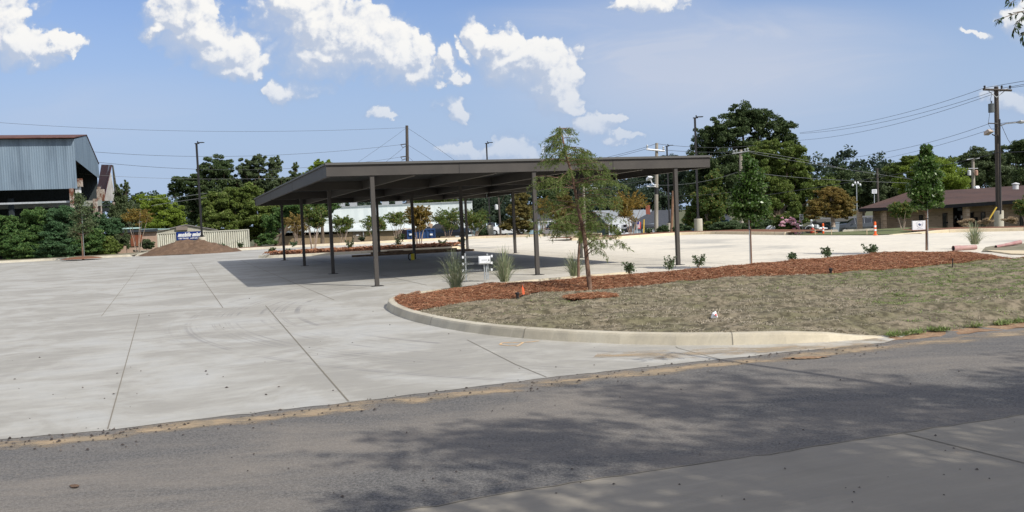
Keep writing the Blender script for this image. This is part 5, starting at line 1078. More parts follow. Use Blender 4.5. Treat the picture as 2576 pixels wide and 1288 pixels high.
for x0, x1, y0, y1 in ((2373, 2397, 536, 586), (2441, 2457, 534, 580)):
    a, b = W3(x0, y1, -.12), W3(x1, y0, -.12); mb = MB(); zz = (a[2], b[2])
    for x in np.linspace(a[0], b[0]-.03, 9): mb.box((x, a[1]-.03, zz[0]), (x+.018, a[1]-.01, zz[1]))
    for f in (0, .48, .52, .97): z = zz[0]+(zz[1]-zz[0])*f; mb.box((a[0], a[1]-.05, z), (b[0], a[1]-.031, z+.05))
    part(bb, 'security_gate', mb, M['blackp']); part(bb, 'side_window', MB().box((a[0], a[1]+.05, zz[0]), (b[0], a[1]+.09, zz[1])), M['glass'])
a = W3(2464-15, 557, -.1); part(bb, 'letter_box', MB().box((a[0], a[1]-.12, a[2]), (a[0]+.26, a[1]-.01, a[2]+.30)), M['blackp'])
a = A(2555, 466, 66); part(bb, 'roof_vent', MB().lathe(a, [(.2, -.3), (.2, .05), (.26, .06), (.26, .12), (.03, .2)], 12), M['dwhite'])
# white banner
bn_ = thing('banner_sign', 'white banner with a round grey blue emblem on two stakes before the brick building', 'sign', (*G(2312, 586)[:2], 0)); DS = 47.
a, b = A(2296.5, 583, DS), A(2329, 554.5, DS); pn = part(bn_, 'banner', MB().box((a[0], a[1], a[2]), (b[0], a[1]+.02, b[2])), M['white'])
for x in (a[0]-.04, b[0]+.01): part(bn_, 'stake', MB().box((x, a[1]-.01, a[2]-.35), (x+.03, a[1]+.03, b[2]+.02)), M['galv'])
cx, cz = (a[0]+b[0])/2+.02, (a[2]+b[2])/2+.07; em = mat('emblem_grey', (.38, .42, .45), .8); em2 = mat('emblem_blue', (.10, .13, .22), .8)
mb = MB(); mb.tube([(cx+.15*math.cos(t_), a[1]-.006, cz+.13*math.sin(t_)) for t_ in np.linspace(2.2, 6.9, 18)], .008, 5); 
for t_ in np.linspace(.35, 2.8, 9): mb.box((cx+.21*math.cos(t_)-.012, a[1]-.006, cz+.19*math.sin(t_)-.014), (cx+.21*math.cos(t_)+.012, a[1]-.001, cz+.19*math.sin(t_)+.014))
for k, (w2, z) in enumerate(((.2, -.21), (.26, -.28), (.24, -.325))):
    for x in np.arange(-w2/1.3, w2/1.3, .035): mb.box((cx+x, a[1]-.006, cz+z), (cx+x+.022, a[1]-.001, cz+z+.02))
part(pn, 'emblem', mb, em); mb = MB(); mb.prism([(cx-.09, a[1]-.008, cz+.02), (cx-.02, a[1]-.008, cz-.06), (cx+.10, a[1]-.008, cz-.02), (cx+.05, a[1]-.008, cz+.03), (cx-.04, a[1]-.008, cz+.09)], (0, .006, 0)); part(pn, 'emblem_figure', mb, em2)
# traffic posts
M['orange'] = mat('safety_orange', (.80, .13, .03), .5)
def deline(label, x, yb, yt, D):
    a, b = A(x, yb, D), A(x, yt, D); hh = b[2]-a[2]; root = thing('traffic_post', label, 'traffic post', (a[0], a[1], a[2]), 'orange traffic posts at the lot edge')
    part(root, 'tube', MB().lathe(a, [(.11, 0), (.12, .03), (.055, .06), (.052, hh), (.03, hh+.03)], 16), M['orange'])
    for f in (.34, .62): part(root, 'reflective_band', MB().lathe(a+[0, 0, hh*f], [(.055, 0), (.056, hh*.14)], 16), M['white'])
deline('smaller orange and white traffic post left of the golden tree trunk', 2071, 590.5, 563, 50.5)
deline('taller orange and white traffic post at the corner of the brick building', 2202, 592, 559, 45.)
# speed sign
ss = thing('speed_sign', 'small white speed limit sign on a thin post beyond the far kerb', 'sign', (*A(2019, 586, 64)[:2], 0)); part(ss, 'post', MB().tube([A(2019.5, 590, 64), A(2016, 552, 64)], .03, 6), M['galv'])
a, b = A(2011.5, 554, 63.9), A(2020.5, 538.5, 63.9); q_ = part(ss, 'panel', MB().box((a[0], a[1], a[2]), (b[0], a[1]+.015, b[2])), M['dwhite']); kk = mat('sign_black', (.02, .02, .02), .7)
text(q_, 'SPEED\nLIMIT', (a[0]+b[0])/2, a[1]-.008, a[2]+(b[2]-a[2])*.76, .085, kk); text(q_, '25', (a[0]+b[0])/2, a[1]-.008, a[2]+(b[2]-a[2])*.30, .20, kk, bold=.006)
# ------------------------------------------------------------------ vehicles
def car(name, label, loc, rz, paint, suv=False, L_=4.7, Wd=1.85, hgt=1.5):
    root = thing(name, label, 'car', (0, 0, 0), None); h_ = hgt; w2 = Wd/2; x_ = L_/2
    st = [(-x_, .45, .72, .72, .80, .80), (-x_+.10, .30, .88, .90, .92, .90), (-x_+.9, .22, .95, .98, 1., .97), (-x_+1.35, .22, .97, 1.02, 1., .94), (-.35, .22, .98, 1.0, 1., .95), (.9, .22, .99, 1.01, 1., .95), (x_-.75, .25, 1.0, 1.04, 1., .95), (x_-.12, .32, .96, .99, .95, .9), (x_, .45, .8, .8, .82, .8)]
    mb = MB(); vs = []
    for x, z0, zb_, zt, f0, f1 in st:
        z0, zb_, zt = (q*h_/1.5 for q in (z0, zb_, zt)); vs += [(x, -w2*f0*.93, z0), (x, -w2*f0, (z0+zb_)*.5), (x, -w2*f0*.98, zb_), (x, -w2*f1*.85, zt), (x, w2*f1*.85, zt), (x, w2*f0*.98, zb_), (x, w2*f0, (z0+zb_)*.5), (x, w2*f0*.93, z0)]
    n = len(st); mb.add(vs, [(i*8+j, i*8+(j+1) % 8, (i+1)*8+(j+1) % 8, (i+1)*8+j) for i in range(n-1) for j in range(8)]+[tuple(range(8))[::-1], tuple((n-1)*8+j for j in range(8))])
    bd = part(root, 'body', mb, paint, smooth=False)
    be = .98*h_/1.5; rt = h_; tail = x_-(.35 if suv else .95)
    cab = [(-x_+1.05, be, .80, be-.01), (-.45, be, .80, rt-.04), (.3, be, .80, rt), (tail-.75, be, .80, rt-.05), (tail+.25, be, .80, be+.02)]
    vs = []
    for x, z0, f, zt in cab: k = .70 if zt > be+.1 else .84; vs += [(x, -w2*.92, z0-.02), (x, -w2*k, zt), (x, w2*k, zt), (x, w2*.92, z0-.02)]
    mb = MB(); mb.add(vs, [(i*4+j, i*4+(j+1) % 4, (i+1)*4+(j+1) % 4, (i+1)*4+j) for i in range(4) for j in range(4)]); part(root, 'windows', mb, M['glass'])
    mb = MB(); mb.prism([(-.42, -w2*.69, rt-.03), (.3, -w2*.69, rt+.012), (tail-.78, -w2*.69, rt-.035), (tail-.78, -w2*.69, rt-.06), (.3, -w2*.69, rt-.02), (-.42, -w2*.69, rt-.06)], (0, Wd*.69, 0)); part(root, 'roof', mb, paint)
    for s in (-1, 1):
        for x in (-.42, .55, tail-.75): part(root, 'window_pillar', MB().tube([(x, s*w2*.90, be-.01), (x+(.0 if abs(x) < 1 else .1), s*w2*.715, rt-.05)], .03, 5), paint)
        for x in (-x_+.85, x_-.85):
            wh = part(root, 'wheel', MB(), M['rubber']); bpy.data.objects.remove(wh)
            mb = MB(); rw = .33; vs = []
            for y, r in ((0, .2), (0, rw-.03), (.03, rw), (.19, rw), (.22, rw-.03), (.22, .2)):
                vs += [(x+r*math.cos(a), s*(w2-.21+y), rw+r*math.sin(a)) for a in np.linspace(0, 2*math.pi, 18, endpoint=False)]
            mb.add(vs, [(i*18+j, i*18+(j+1) % 18, (i+1)*18+(j+1) % 18, (i+1)*18+j) for i in range(5) for j in range(18)])
            wh = part(root, 'wheel', mb, M['rubber'])
            mb = MB(); vs = [(x, s*(w2-.0), rw)]+[(x+(.22 if j % 2 else .12)*math.cos(a), s*(w2-.01), rw+(.22 if j % 2 else .12)*math.sin(a)) for j, a in enumerate(np.linspace(0, 2*math.pi, 20, endpoint=False))]
            mb.add(vs, [(0, 1+j, 1+(j+1) % 20) for j in range(20)]); part(wh, 'rim', mb, M['galv'])
        part(root, 'headlight', MB().box((-x_-.01, s*w2*.72-.14, .62), (-x_+.12, s*w2*.72+.14, .76)), M['dwhite'])
        part(root, 'tail_light', MB().box((x_-.16, s*w2*.76-.12, .70), (x_+.01, s*w2*.76+.12, .86)), mat('tail_red', (.35, .01, .01), .3))
        part(root, 'side_mirror', MB().box((-.75, s*(w2+.06)-.07, .96), (-.6, s*(w2+.06)+.07, 1.08)), paint)
    part(root, 'licence_plate', MB().box((x_-.01, -.2, .5), (x_+.02, .2, .62)), M['dwhite'])
    root.location = tuple(float(c) for c in loc); root.rotation_euler = (0, 0, rz); return root
def paint(name, c, metal=.3): return mat(name, c, .25, metal=metal, spec=.6, coat=.6)
q = A(1132, 603, 98); car('dark_suv', 'dark blue grey SUV parked beside the blue skip', (q[0], q[1], terr(q[0], q[1])+.15), math.radians(172), paint('car_navy', (.022, .030, .045)), True, 4.8, 1.9, 1.72)
q = A(1277, 597, 97); car('white_car', 'white car parked right of the centre light pole base', (q[0], q[1], terr(q[0], q[1])+.25), math.radians(4), paint('car_white', (.78, .78, .78), 0.), False, 4.6)
q = A(1234, 600, 101); car('silver_car', 'pale teal car mostly hidden by the centre concrete drum', (q[0], q[1], terr(q[0], q[1])+.2), math.radians(6), paint('car_teal', (.20, .27, .30)), False, 4.6)
q = A(1586, 585, 185); car('black_car', 'dark sedan parked in front of the white house', (q[0], q[1], A(1586, 586.5, 185)[2]), math.radians(8), paint('car_black', (.02, .022, .026)), False, 4.9)
q = A(2160, 585, 98); car('grey_suv', 'dark silver SUV parked left of the brick building pillar', (q[0]-.1, q[1], A(2160, 585.0, 98)[2]), math.radians(-10), paint('car_grey', (.10, .11, .125)), True, 4.7, 1.9, 1.62)
# motorcycle, toys, bins
q = A(2056, 585, 74); zq = q[2]; mc = thing('motorcycle', 'chrome and black motorcycle standing beyond the lot right of the speed sign', 'motorcycle', (q[0], q[1], zq))
def wheel(root, c, r, name='wheel', th=.1, m='rubber'):
    return part(root, name, MB().tube([(c[0]+(r-.05)*math.cos(a), c[1], c[2]+(r-.05)*math.sin(a)) for a in np.linspace(0, 2*math.pi, 20)], .05, 6, cap=False), M[m])
for dx in (-.75, .75): w_ = wheel(mc, (q[0]+dx, q[1], zq+.33), .33); part(w_, 'rim', MB().lathe((q[0]+dx, q[1]-.03, zq+.33), [(.08, 0), (.08, .03)], 10), M['galv'])
mb = MB(); mb.tube([(q[0]-.75, q[1], zq+.33), (q[0]-.45, q[1], zq+.9), (q[0]-.35, q[1], zq+1.05)], .04, 6); mb.tube([(q[0]-.45, q[1], zq+.85), (q[0]+.1, q[1], zq+.4), (q[0]+.75, q[1], zq+.33)], .05, 6); part(mc, 'frame', mb, M['galv'])
part(mc, 'fuel_tank', MB().tube([(q[0]-.4, q[1], zq+.82), (q[0]-.15, q[1], zq+.88), (q[0]+.1, q[1], zq+.76)], [.09, .17, .08], 10), M['blackp']); part(mc, 'seat', MB().tube([(q[0]+.1, q[1], zq+.76), (q[0]+.4, q[1], zq+.72), (q[0]+.75, q[1], zq+.82)], [.10, .13, .08], 8), M['rubber'])
part(mc, 'engine', MB().lathe((q[0]-.02, q[1], zq+.28), [(.2, 0), (.24, .1), (.18, .3), (.12, .38)], 10), M['galv']); part(mc, 'exhaust', MB().tube([(q[0], q[1]-.14, zq+.3), (q[0]+.8, q[1]-.16, zq+.32)], .05, 8), M['white'])
part(mc, 'handlebar', MB().tube([(q[0]-.2, q[1]-.35, zq+1.15), (q[0]-.36, q[1]-.1, zq+1.08), (q[0]-.36, q[1]+.1, zq+1.08), (q[0]-.2, q[1]+.35, zq+1.15)], .02, 6), M['galv']); part(mc, 'headlight', MB().lathe((q[0]-.48, q[1], zq+.92), [(.05, 0), (.10, .04), (.10, .14), (.05, .18)], 10), M['white'])
q = A(2031, 587, 73); tl = thing('garden_trailer', 'small dark two wheeled trailer with a white bundle beside the speed sign', 'trailer', q)
part(tl, 'bed', MB().box((q[0]-1.1, q[1], q[2]+.3), (q[0]+.2, q[1]+.8, q[2]+.55)), M['blackp']); wheel(tl, (q[0]+.15, q[1]-.05, q[2]+.27), .27); part(tl, 'drawbar', MB().tube([(q[0]-1.1, q[1]+.4, q[2]+.35), (q[0]-1.7, q[1]+.4, q[2]+.25)], .03, 6), M['blackp'])
part(tl, 'fender', MB().tube([(q[0]+.15+.36*math.cos(a), q[1]-.05, q[2]+.27+.36*math.sin(a)) for a in np.linspace(.2, 2.9, 8)], .03, 5), M['galv']); single('white_bundle', MB().tube([(q[0]-.9, q[1]+.3, q[2]+.64), (q[0]-.3, q[1]+.3, q[2]+.66)], [.12, .09], 8), M['white'], 'white bundle lying on the small dark trailer', 'bundle', loc=(q[0]-.6, q[1]+.3, q[2]+.56))
q = A(2044, 587, 73); lo = thing('lawn_ornament', 'little red and white lawn figure beside the motorcycle', 'ornament', q); part(lo, 'body', MB().lathe(q, [(.20, 0), (.22, .1), (.15, .38), (.06, .44)], 12), mat('red_plastic', (.50, .04, .02), .5)); part(lo, 'head', MB().lathe(q+[0, 0, .44], [(.06, 0), (.13, .08), (.14, .17), (.07, .28), (.02, .34)], 12), M['white'])
q = A(2050, 588, 72.5); single('orange_cushion', MB().lathe(q, [(.1, 0), (.2, .05), (.2, .14), (.1, .2)], 12), mat('coral', (.70, .22, .10), .6), 'small orange bucket like object left of the motorcycle', 'bucket', loc=q)
q = A(2101, 586, 84); bn = thing('wheeled_bin', 'grey wheeled rubbish bin behind the golden tree trunk', 'bin', q); part(bn, 'body', MB().prism([(q[0]-.26, q[1]-.25, q[2]), (q[0]+.26, q[1]-.25, q[2]), (q[0]+.33, q[1]-.3, q[2]+.95), (q[0]-.33, q[1]-.3, q[2]+.95)], (0, .6, 0)), M['greyw']); part(bn, 'lid', MB().box((q[0]-.35, q[1]-.34, q[2]+.952), (q[0]+.35, q[1]+.34, q[2]+1.02)), M['greyw'])
q = A(1950, 590, 65); rn = MB(); rn.prism([(q[0]+.46*math.cos(a), q[1], q[2]+.25+.42*math.sin(a)) for a in np.linspace(-.6, math.pi+.6, 16)], (0, .9, 0)); tk = thing('white_mailbox', 'white domed container lying beside the pink blossom shrub', 'container', q); part(tk, 'body', rn, M['white']); part(tk, 'grey_rim', MB().tube([(q[0]-.05+.47*math.cos(a), q[1]-.02, q[2]+.25+.43*math.sin(a)) for a in np.linspace(1.6, 3.4, 8)], .04, 6), M['galv'])
q = A(1937, 589, 64.5); single('white_stone', MB().lathe(q, [(.2, 0), (.24, .1), (.18, .22), (.05, .25)], 9), M['dwhite'], 'small pale block left of the white domed container', 'stone', loc=q)
q = A(1556, 588, 120); single('white_urn', MB().lathe(q, [(.28, 0), (.42, .25), (.33, .6), (.12, .9), (.16, 1.05), (.02, 1.15)], 12), M['white'], 'white urn shaped lawn ornament before the white house porch', 'urn', loc=q)
for i, x in enumerate((2080, 2150, 2176)):
    q = A(x, 588.5-.0431*(x-2080), 52 if i else 53); single('wheel_stop', MB().prism([(q[0]-.7, q[1], 0), (q[0]+.7, q[1], 0), (q[0]+.64, q[1]+.02, .13), (q[0]-.64, q[1]+.02, .13)], (0, .16, 0)), M['kerb'], ['cream wheel stop below the golden tree', 'cream wheel stop before the grey SUV', 'cream wheel stop beside the brick pillar'][i], 'wheel stop', 'concrete wheel stops', loc=(q[0], q[1], 0))
for i, x in enumerate((2051, 2092, 2181)):
    q = G(x, 591); single('survey_stake', MB().box((q[0]-.02, q[1], 0), (q[0]+.025, q[1]+.02, .30)), mat('stake_wood', (.48, .38, .25), .9), ['short wooden stake at the verge left of the first traffic post', 'short wooden stake below the golden tree', 'short wooden stake between the two traffic posts'][i], 'stake', 'survey stakes on the verge', loc=(q[0], q[1], 0))

# ------------------------------------------------------------------ things on the lot
q0 = G(905, 646); ldv = (G(1075, 637)-q0); ln = np.linalg.norm(ldv); e = ldv/ln; nn = np.array([-e[1], e[0], 0]); M['lumber'] = mat('brown_lumber', (.13, .085, .055), .9, (.20, .14, .09), 3, stretch=(1, 6, 1))
for i, (s, l, o_, z) in enumerate(((-.4, 4.4, 0, 0), (1.4, 4.2, .22, 0), (.6, 4.6, .12, .10), (4.2, 1.8, .5, 0), (5.2, .9, -.1, .0))):
    a = q0+e*s+nn*o_+[0, 0, z+.004]; single('timber_beam', MB().fbox(a, e*l, nn*.18, (0, 0, .095)), M['lumber'], ['longest brown timber on the slab under the carport, at the left end', 'brown timber beside the longest one under the carport', 'brown timber lying on top of the others under the carport', 'short brown timber behind the pile near the yellow item', 'shortest brown timber at the right end of the pile'][i], 'timber', 'timber stacked under the carport', loc=a)
a = G(975, 637); single('wood_block', MB().fbox(a, e*.9, nn*.2, (0, 0, .14)), M['lumber'], 'short dark wood block beyond the timber pile', 'timber', loc=a)
q = G(1036, 655); hh_ = thing('yellow_tool', 'small black and yellow tool box standing at a carport post foot', 'tool', q); part(hh_, 'body', MB().box((q[0]-.02, q[1]-.12, .02), (q[0]+.12, q[1]+.08, .30)), mat('tool_yellow', (.60, .50, .03), .5)); part(hh_, 'grip', MB().tube([(q[0]-.05, q[1]-.05, 0), (q[0]-.13, q[1]-.05, .08), (q[0]-.13, q[1]-.05, .25), (q[0]-.03, q[1]-.05, .32), (q[0]+.06, q[1]-.05, .31)], .035, 6), M['blackp'])
M['pipe'] = mat('dusty_pipe', (.34, .17, .165), .6, (.42, .27, .24), 3)
def pipe(label, a, b, r0, r1, br=0):
    a, b = np.array(a), np.array(b); d = (b-a)/np.linalg.norm(b-a); root = thing('drain_pipe', label, 'pipe', (a[0], a[1], 0), 'purple red drain pipes at the bed end')
    pts = [a, a+d*.25, a+d*.30, b]; part(root, 'pipe', MB().tube(pts, [r0*1.12, r0*1.12, r0, r1], 20, cap=False), M['pipe']); part(root, 'hollow', MB().tube([a+d*.02, a+d*.03], [r0*.92, r0*.92], 20), M['dark'])
q = G(2398, 624, .1); q2 = G(2455, 621, .1); pipe('red plastic drain pipe lying behind the tall grass clump', (q[0], q[1], .09), (q2[0], q2[1], .09), .08, .08)
q = G(2505, 617, .1); q2 = G(2567, 611, .1); pipe('red plastic drain pipe lying beyond the tall grass clump at the right', (q[0], q[1], .05), (q2[0], q2[1], .13), .045, .075)
# small kerbed turf beyond the bed at the right edge
gq = [G(*p_)[:2] for p_ in [(2470, 634), (2640, 636), (2700, 612), (2560, 614), (2480, 622)]]
single('grass_verge', cdt([tuple(p_) for p_ in gq], .4, lambda x, y: .02+.02*noise.noise(Vector((x*2, y*2, 0)))), M['dryturf'], 'small dry turf patch beyond the straw bed at the right edge', 'grass', kind='structure')
gq = [G(*p_)[:2] for p_ in [(2478, 632), (2640, 634), (2640, 643), (2545, 641)]]; single('pavement', MB().prism([(*p_, -.02) for p_ in gq], (0, 0, .06)), M['kerb'], 'pale concrete strip past the right end of the straw bed', 'pavement', kind='structure')

# meter rack
q = G(1180, 713, .1); rk = thing('meter_rack', 'galvanised strut rack with white end caps carrying a white meter box', 'meter rack', (q[0], q[1], .1)); DR = 25.6
def RP(x, y, d=0): return A(x, y, DR+d)
for x, yt in ((1173.5, 637), (1229, 638)):
    a, b = RP(x, 714), RP(x-1.5 if x < 1200 else x, yt); mb = MB(); mb.box((a[0]-.02, a[1], .05), (a[0]+.02, a[1]+.04, b[2])); part(rk, 'upright', mb, M['galv'])
for y in (645.5, 662.5, 679.5):
    a, b = RP(1166, y+.9), RP(1235, y-.9); zz = (a[2]+b[2])/2; mb = MB(); mb.box((a[0], a[1]-.045, zz-.024), (b[0], a[1]-.01, zz-.014)); mb.box((a[0], a[1]-.045, zz+.014), (b[0], a[1]-.01, zz+.024)); n_ = 17
    for k in range(n_+1): x = a[0]+(b[0]-a[0]-.02)*k/n_; mb.box((x, a[1]-.042, zz-.014), (x+.018, a[1]-.012, zz+.014))
    mb.box((a[0], a[1]-.018, zz-.0141), (b[0], a[1]-.011, zz+.0141)); rl = part(rk, 'rail', mb, M['strut'])
    for x in (a[0]-.04, b[0]): part(rl, 'end_cap', MB().box((x, a[1]-.055, zz-.034), (x+.05, a[1]-.002, zz+.034)), M['white'])
a, b = RP(1204, 665, -.1), RP(1233, 644, -.1); yb = a[1]-.03
mb = MB(); mb.box((a[0], yb, a[2]), (b[0], yb+.10, b[2])); mb.add([(a[0], yb, a[2]), (b[0], yb, a[2]), (b[0], yb, b[2]), (a[0], yb, b[2]), (a[0]+.03, yb-.06, a[2]+.035), (b[0]-.012, yb-.06, a[2]+.035), (b[0]-.012, yb-.06, b[2]-.03), (a[0]+.03, yb-.06, b[2]-.03)], [(4, 5, 6, 7), (0, 1, 5, 4), (1, 2, 6, 5), (2, 3, 7, 6), (3, 0, 4, 7)])
bx_ = part(rk, 'meter_box', mb, M['white']); xm = (a[0]+b[0])/2
mb = MB(); [mb.box((xm-.07+k*.017, yb-.064, (a[2]+b[2])/2+.0), (xm-.07+k*.017+.011, yb-.0605, (a[2]+b[2])/2+.018)) for k in range(9)]; part(bx_, 'lettering', mb, M['galv'])
part(bx_, 'latch', MB().box((b[0]-.05, yb-.066, (a[2]+b[2])/2-.015), (b[0]-.025, yb-.0605, (a[2]+b[2])/2+.02)), M['blackp'])
for x, yt in ((1220, 665), (1225, 668)): a = RP(x, 714, -.06); b = RP(x, yt, -.06); part(rk, 'conduit', MB().tube([(a[0], a[1], .05), (a[0], a[1], b[2])], .018, 10), M['galv'])
part(rk, 'cable_loop', MB().tube([RP(1216, 666, -.03), RP(1213, 676, -.03), RP(1219, 686, -.03), RP(1224, 680, -.03)], .008, 5), M['blackp'])

# ornamental grasses
def tuft(label, px, py, D, wpx, hpx, n=340, seed=1):
    b = A(px, py, D); b[2] = .20; rng = np.random.default_rng(seed); root = thing('ornamental_grass', label, 'ornamental grass', b, 'ornamental grass clumps in the straw bed'); Hh = PX(hpx, D); Wr = PX(wpx, D)/2
    V, Fc = [], []
    for i in range(n):
        an = rng.uniform(0, 6.283); s = rng.uniform(0, .22)*Wr; lean = rng.beta(1.5, 1.1); out_ = Wr*(.08+1.05*lean); h_ = Hh*rng.uniform(.55, 1.08)*(1-.55*lean**2); d = np.array([math.cos(an), math.sin(an), 0]); p0 = b+d*s+[0, 0, -.05]
        dr = h_*rng.uniform(0., .55)*lean
        p1 = p0+d*out_*.22+[0, 0, h_*.6]; p2 = p0+d*out_*.62+[0, 0, h_*1.02]; p3 = p0+d*out_*1.0+[0, 0, h_-dr]; wv = np.array([-d[1], d[0], 0])*rng.uniform(.005, .010); k = len(V)
        t = np.linspace(0, 1, 7)
        for j, tt in enumerate(t):
            q = (1-tt)**3*p0+3*(1-tt)**2*tt*p1+3*(1-tt)*tt*tt*p2+tt**3*p3; f = (1-tt)**.6+.12; V += [q-wv*f, q+wv*f]
        Fc += [(k+2*j, k+2*j+1, k+2*j+3, k+2*j+2) for j in range(6)]
    part(root, 'blades', (np.array(V), np.array(Fc)), L['grass']); return root
tuft('widest grass clump at the left end of the straw bed', 1148, 738, 21.9, 128, 98, 210, 1)
tuft('upright grass clump right of the meter rack', 1270, 722, 23.2, 104, 92, 180, 2)
tuft('grass clump behind the young cypress trunk', 1446, 703, 24.2, 104, 64, 180, 3)
tuft('grass clump at the far right end of the straw bed', 2452, 630, 31., 88, 58, 150, 4)
# small shrubs
def shrub(label, px, py, D, w_, h_, n=420, grp_='small leafy shrubs in the straw bed', leaf=.05, m='hedge', twigs=9, z=.2):
    b = A(px, py, D); b[2] = z; root = thing('shrub', label, 'shrub', b, grp_); Wr = PX(w_, D)/2; Hh = PX(h_, D); mb = MB(); cs = []
    for i in range(twigs):
        an = R.uniform(0, 6.28); t = b+np.array([math.cos(an)*Wr*R.uniform(.3, 1), math.sin(an)*Wr*R.uniform(.3, 1), Hh*R.uniform(.55, 1.1)]); mb.tube([b+[0, 0, -.05], b*.5+t*.5+[0, 0, .03], t], [.008, .006, .003], 5)
        k = n//twigs; tt = RG.uniform(.2, 1, k)[:, None]; cs.append((b+(t-b)*tt)+RG.normal(size=(k, 3))*.05*(1.3-tt)*np.array([1.2, 1.2, .8]))
    part(root, 'stems', mb, M['ybark']); part(root, 'leaves', leaves(np.concatenate(cs), leaf, .6), L[m]); return root
for i, (lb, x, y, D, w_, h_, m_) in enumerate([('leafy green shrub in front of the right carport post', 1683, 688, 24.6, 44, 30, 'hedge'), ('leafy shrub just right of the right carport post', 1757, 680, 25.2, 44, 30, 'hedge'), ('small shrub left of the right carport post in the straw bed', 1584, 698, 23.8, 36, 26, 'hedge'),
    ('low shrub right of the columnar tree', 1993, 672, 26, 40, 18, 'hedge'), ('low shrub midway between the columnar tree and the tall trimmed tree', 2083, 664, 26.6, 40, 24, 'hedge'), ('bushier shrub left of the tall trimmed tree', 2193, 657, 27.2, 50, 28, 'hedge')]):
    shrub(lb, x, y, D, w_, h_, 420+60*i, m=m_)
GI = 'shrubs in the strip behind the carport'
for lb, x, y, D, w_, h_ in [('small dark shrub at the left end of the strip', 686, 640, 52, 20, 12), ('tiny shrub between the two leftmost posts', 727, 638, 52, 18, 8), ('twiggy taller shrub behind the third post', 880, 630, 52.5, 36, 30), ('thin twiggy shrub behind the tall front post', 944, 626, 52.5, 20, 22), ('twiggy shrub left of the orange crape myrtle', 1000, 622, 52.5, 40, 32), ('bushy small shrub right of the orange crape myrtle', 1114, 618, 53, 24, 14), ('small shrub at the right end of the strip', 1162, 618, 53, 20, 15)]:
    shrub(lb, x, y, D, w_, h_, 300, GI, .10, 'pine', 8, .22)
for lb, x, y, D in [('tiny shrub in front of the container, left', 738, 626, 68), ('tiny shrub at the container foot', 604, 621, 70), ('tiny shrub near the right end of the container', 555, 621, 70), ('small shrub beside the tan building door', 912, 606, 74), ('small shrub below the opening of the tan building', 1010, 603, 75), ('small green shrub at the entrance mulch', 1480, 597, 60), ('small green shrub left of the spiky crape myrtle', 1555, 594, 59), ('small shrub at the foot of the pale utility pole', 1632, 588, 61)]:
    shrub(lb, x, y, D, 26, 14, 240, 'small shrubs along the far kerb', .14, 'hedge', 7, .15)
for lb, x in [('dry tan grass clump left of the concrete drum', 2433), ('second dry tan grass clump nearest the concrete drum', 2478), ('dry tan grass clump right of the concrete drum', 2542)]:
    b = A(x, 578, 49.5); b[2] = .15; root = thing('dry_grass', lb, 'grass clump', b, 'dry grass clumps before the brick building'); el = [(b+np.array([0, 0, .2]), (.45, .35, .22))]; part(root, 'blades', leaves(crown_pts(el, 2600, 16, .4, .4), .09, .22), L['dry'])

# columnar trees and the staked tree
def column_tree(name, label, D, base, ells, n, leaf, m, tr=.036, z=.2, stake=None, grp_=None, sub=26):
    b = A(*base, D); b[2] = z; root = thing(name, label, 'tree', b, grp_); el = [E_(D, *e, dz=0) for e in ells]; top = max(el, key=lambda e: e[0][2]); mb = MB()
    mb.tube([b+[0, 0, -.1], b*.6+top[0]*.4, top[0]+[0, 0, top[1][2]*.8]], [tr, tr*.8, tr*.12], 10)
    for k in range(36):
        c, r = el[k % len(el)]; d = RG.normal(size=3); d /= np.linalg.norm(d); e_ = c+d*np.array(r)*.85; s = b*1.; f = max(.35, min(.95, (e_[2]-.3-b[2])/(top[0][2]-b[2]))); s = b+(top[0]-b)*f; mb.tube([s, (s+e_)/2+[0, 0, .02], e_], [tr*.28, tr*.2, .004], 5)
    part(root, 'trunk', mb, M['ybark']); part(root, 'crown', leaves(crown_pts(el, n, 44, .42, .05), leaf, .6, .2), m)
    if stake is not None: part(root, 'stake', MB().tube([b+[stake, -.03, -.1], b+[stake+.01, -.03, PX(abs(stake)*0+118, D)]], .013, 8), M['galv']); part(root, 'tie', MB().tube([b+[stake, -.08, .95], b+[0, .04, .95], b+[stake-.02, .04, .96], b+[stake, -.08, .96]], .012, 5), M['blackp'])
    return root
column_tree('columnar_tree', 'columnar dark green tree with a thin staked trunk in the straw bed', 26.2, (1890, 676), [(1884, 420, 20, 34), (1884, 450, 34, 42), (1890, 475, 40, 38), (1880, 515, 50, 36), (1890, 540, 44, 24), (1872, 500, 38, 34), (1903, 508, 36, 40), (1882, 400, 13, 18)], 15000, .095, L['col'], stake=-.04)
column_tree('columnar_tree', 'tall trimmed glossy leaved tree near the right end of the straw bed', 29.5, (2331, 637), [(2330, 385, 16, 24), (2328, 415, 30, 32), (2330, 445, 38, 36), (2330, 480, 46, 34), (2345, 500, 34, 26), (2315, 495, 28, 28), (2325, 520, 26, 12)], 17000, .10, L['col'], stake=.04)
column_tree('young_tree', 'thin staked young tree with sparse foliage before the left bushes', 61, (208, 640), [(200, 505, 22, 22), (215, 530, 26, 22), (190, 545, 20, 22), (225, 560, 22, 20), (205, 575, 34, 18), (190, 590, 30, 16)], 2600, .14, L['pine'], .055, .12, stake=.12)
q = A(206, 641, 61); single('mulch_ring', MB().lathe((q[0], q[1], .10), [(1.3, 0), (1.1, .06), (.5, .13), (.05, .15)], 20), M['mulch'], 'small ring of red mulch round the thin staked tree at left', 'mulch', kind='structure')
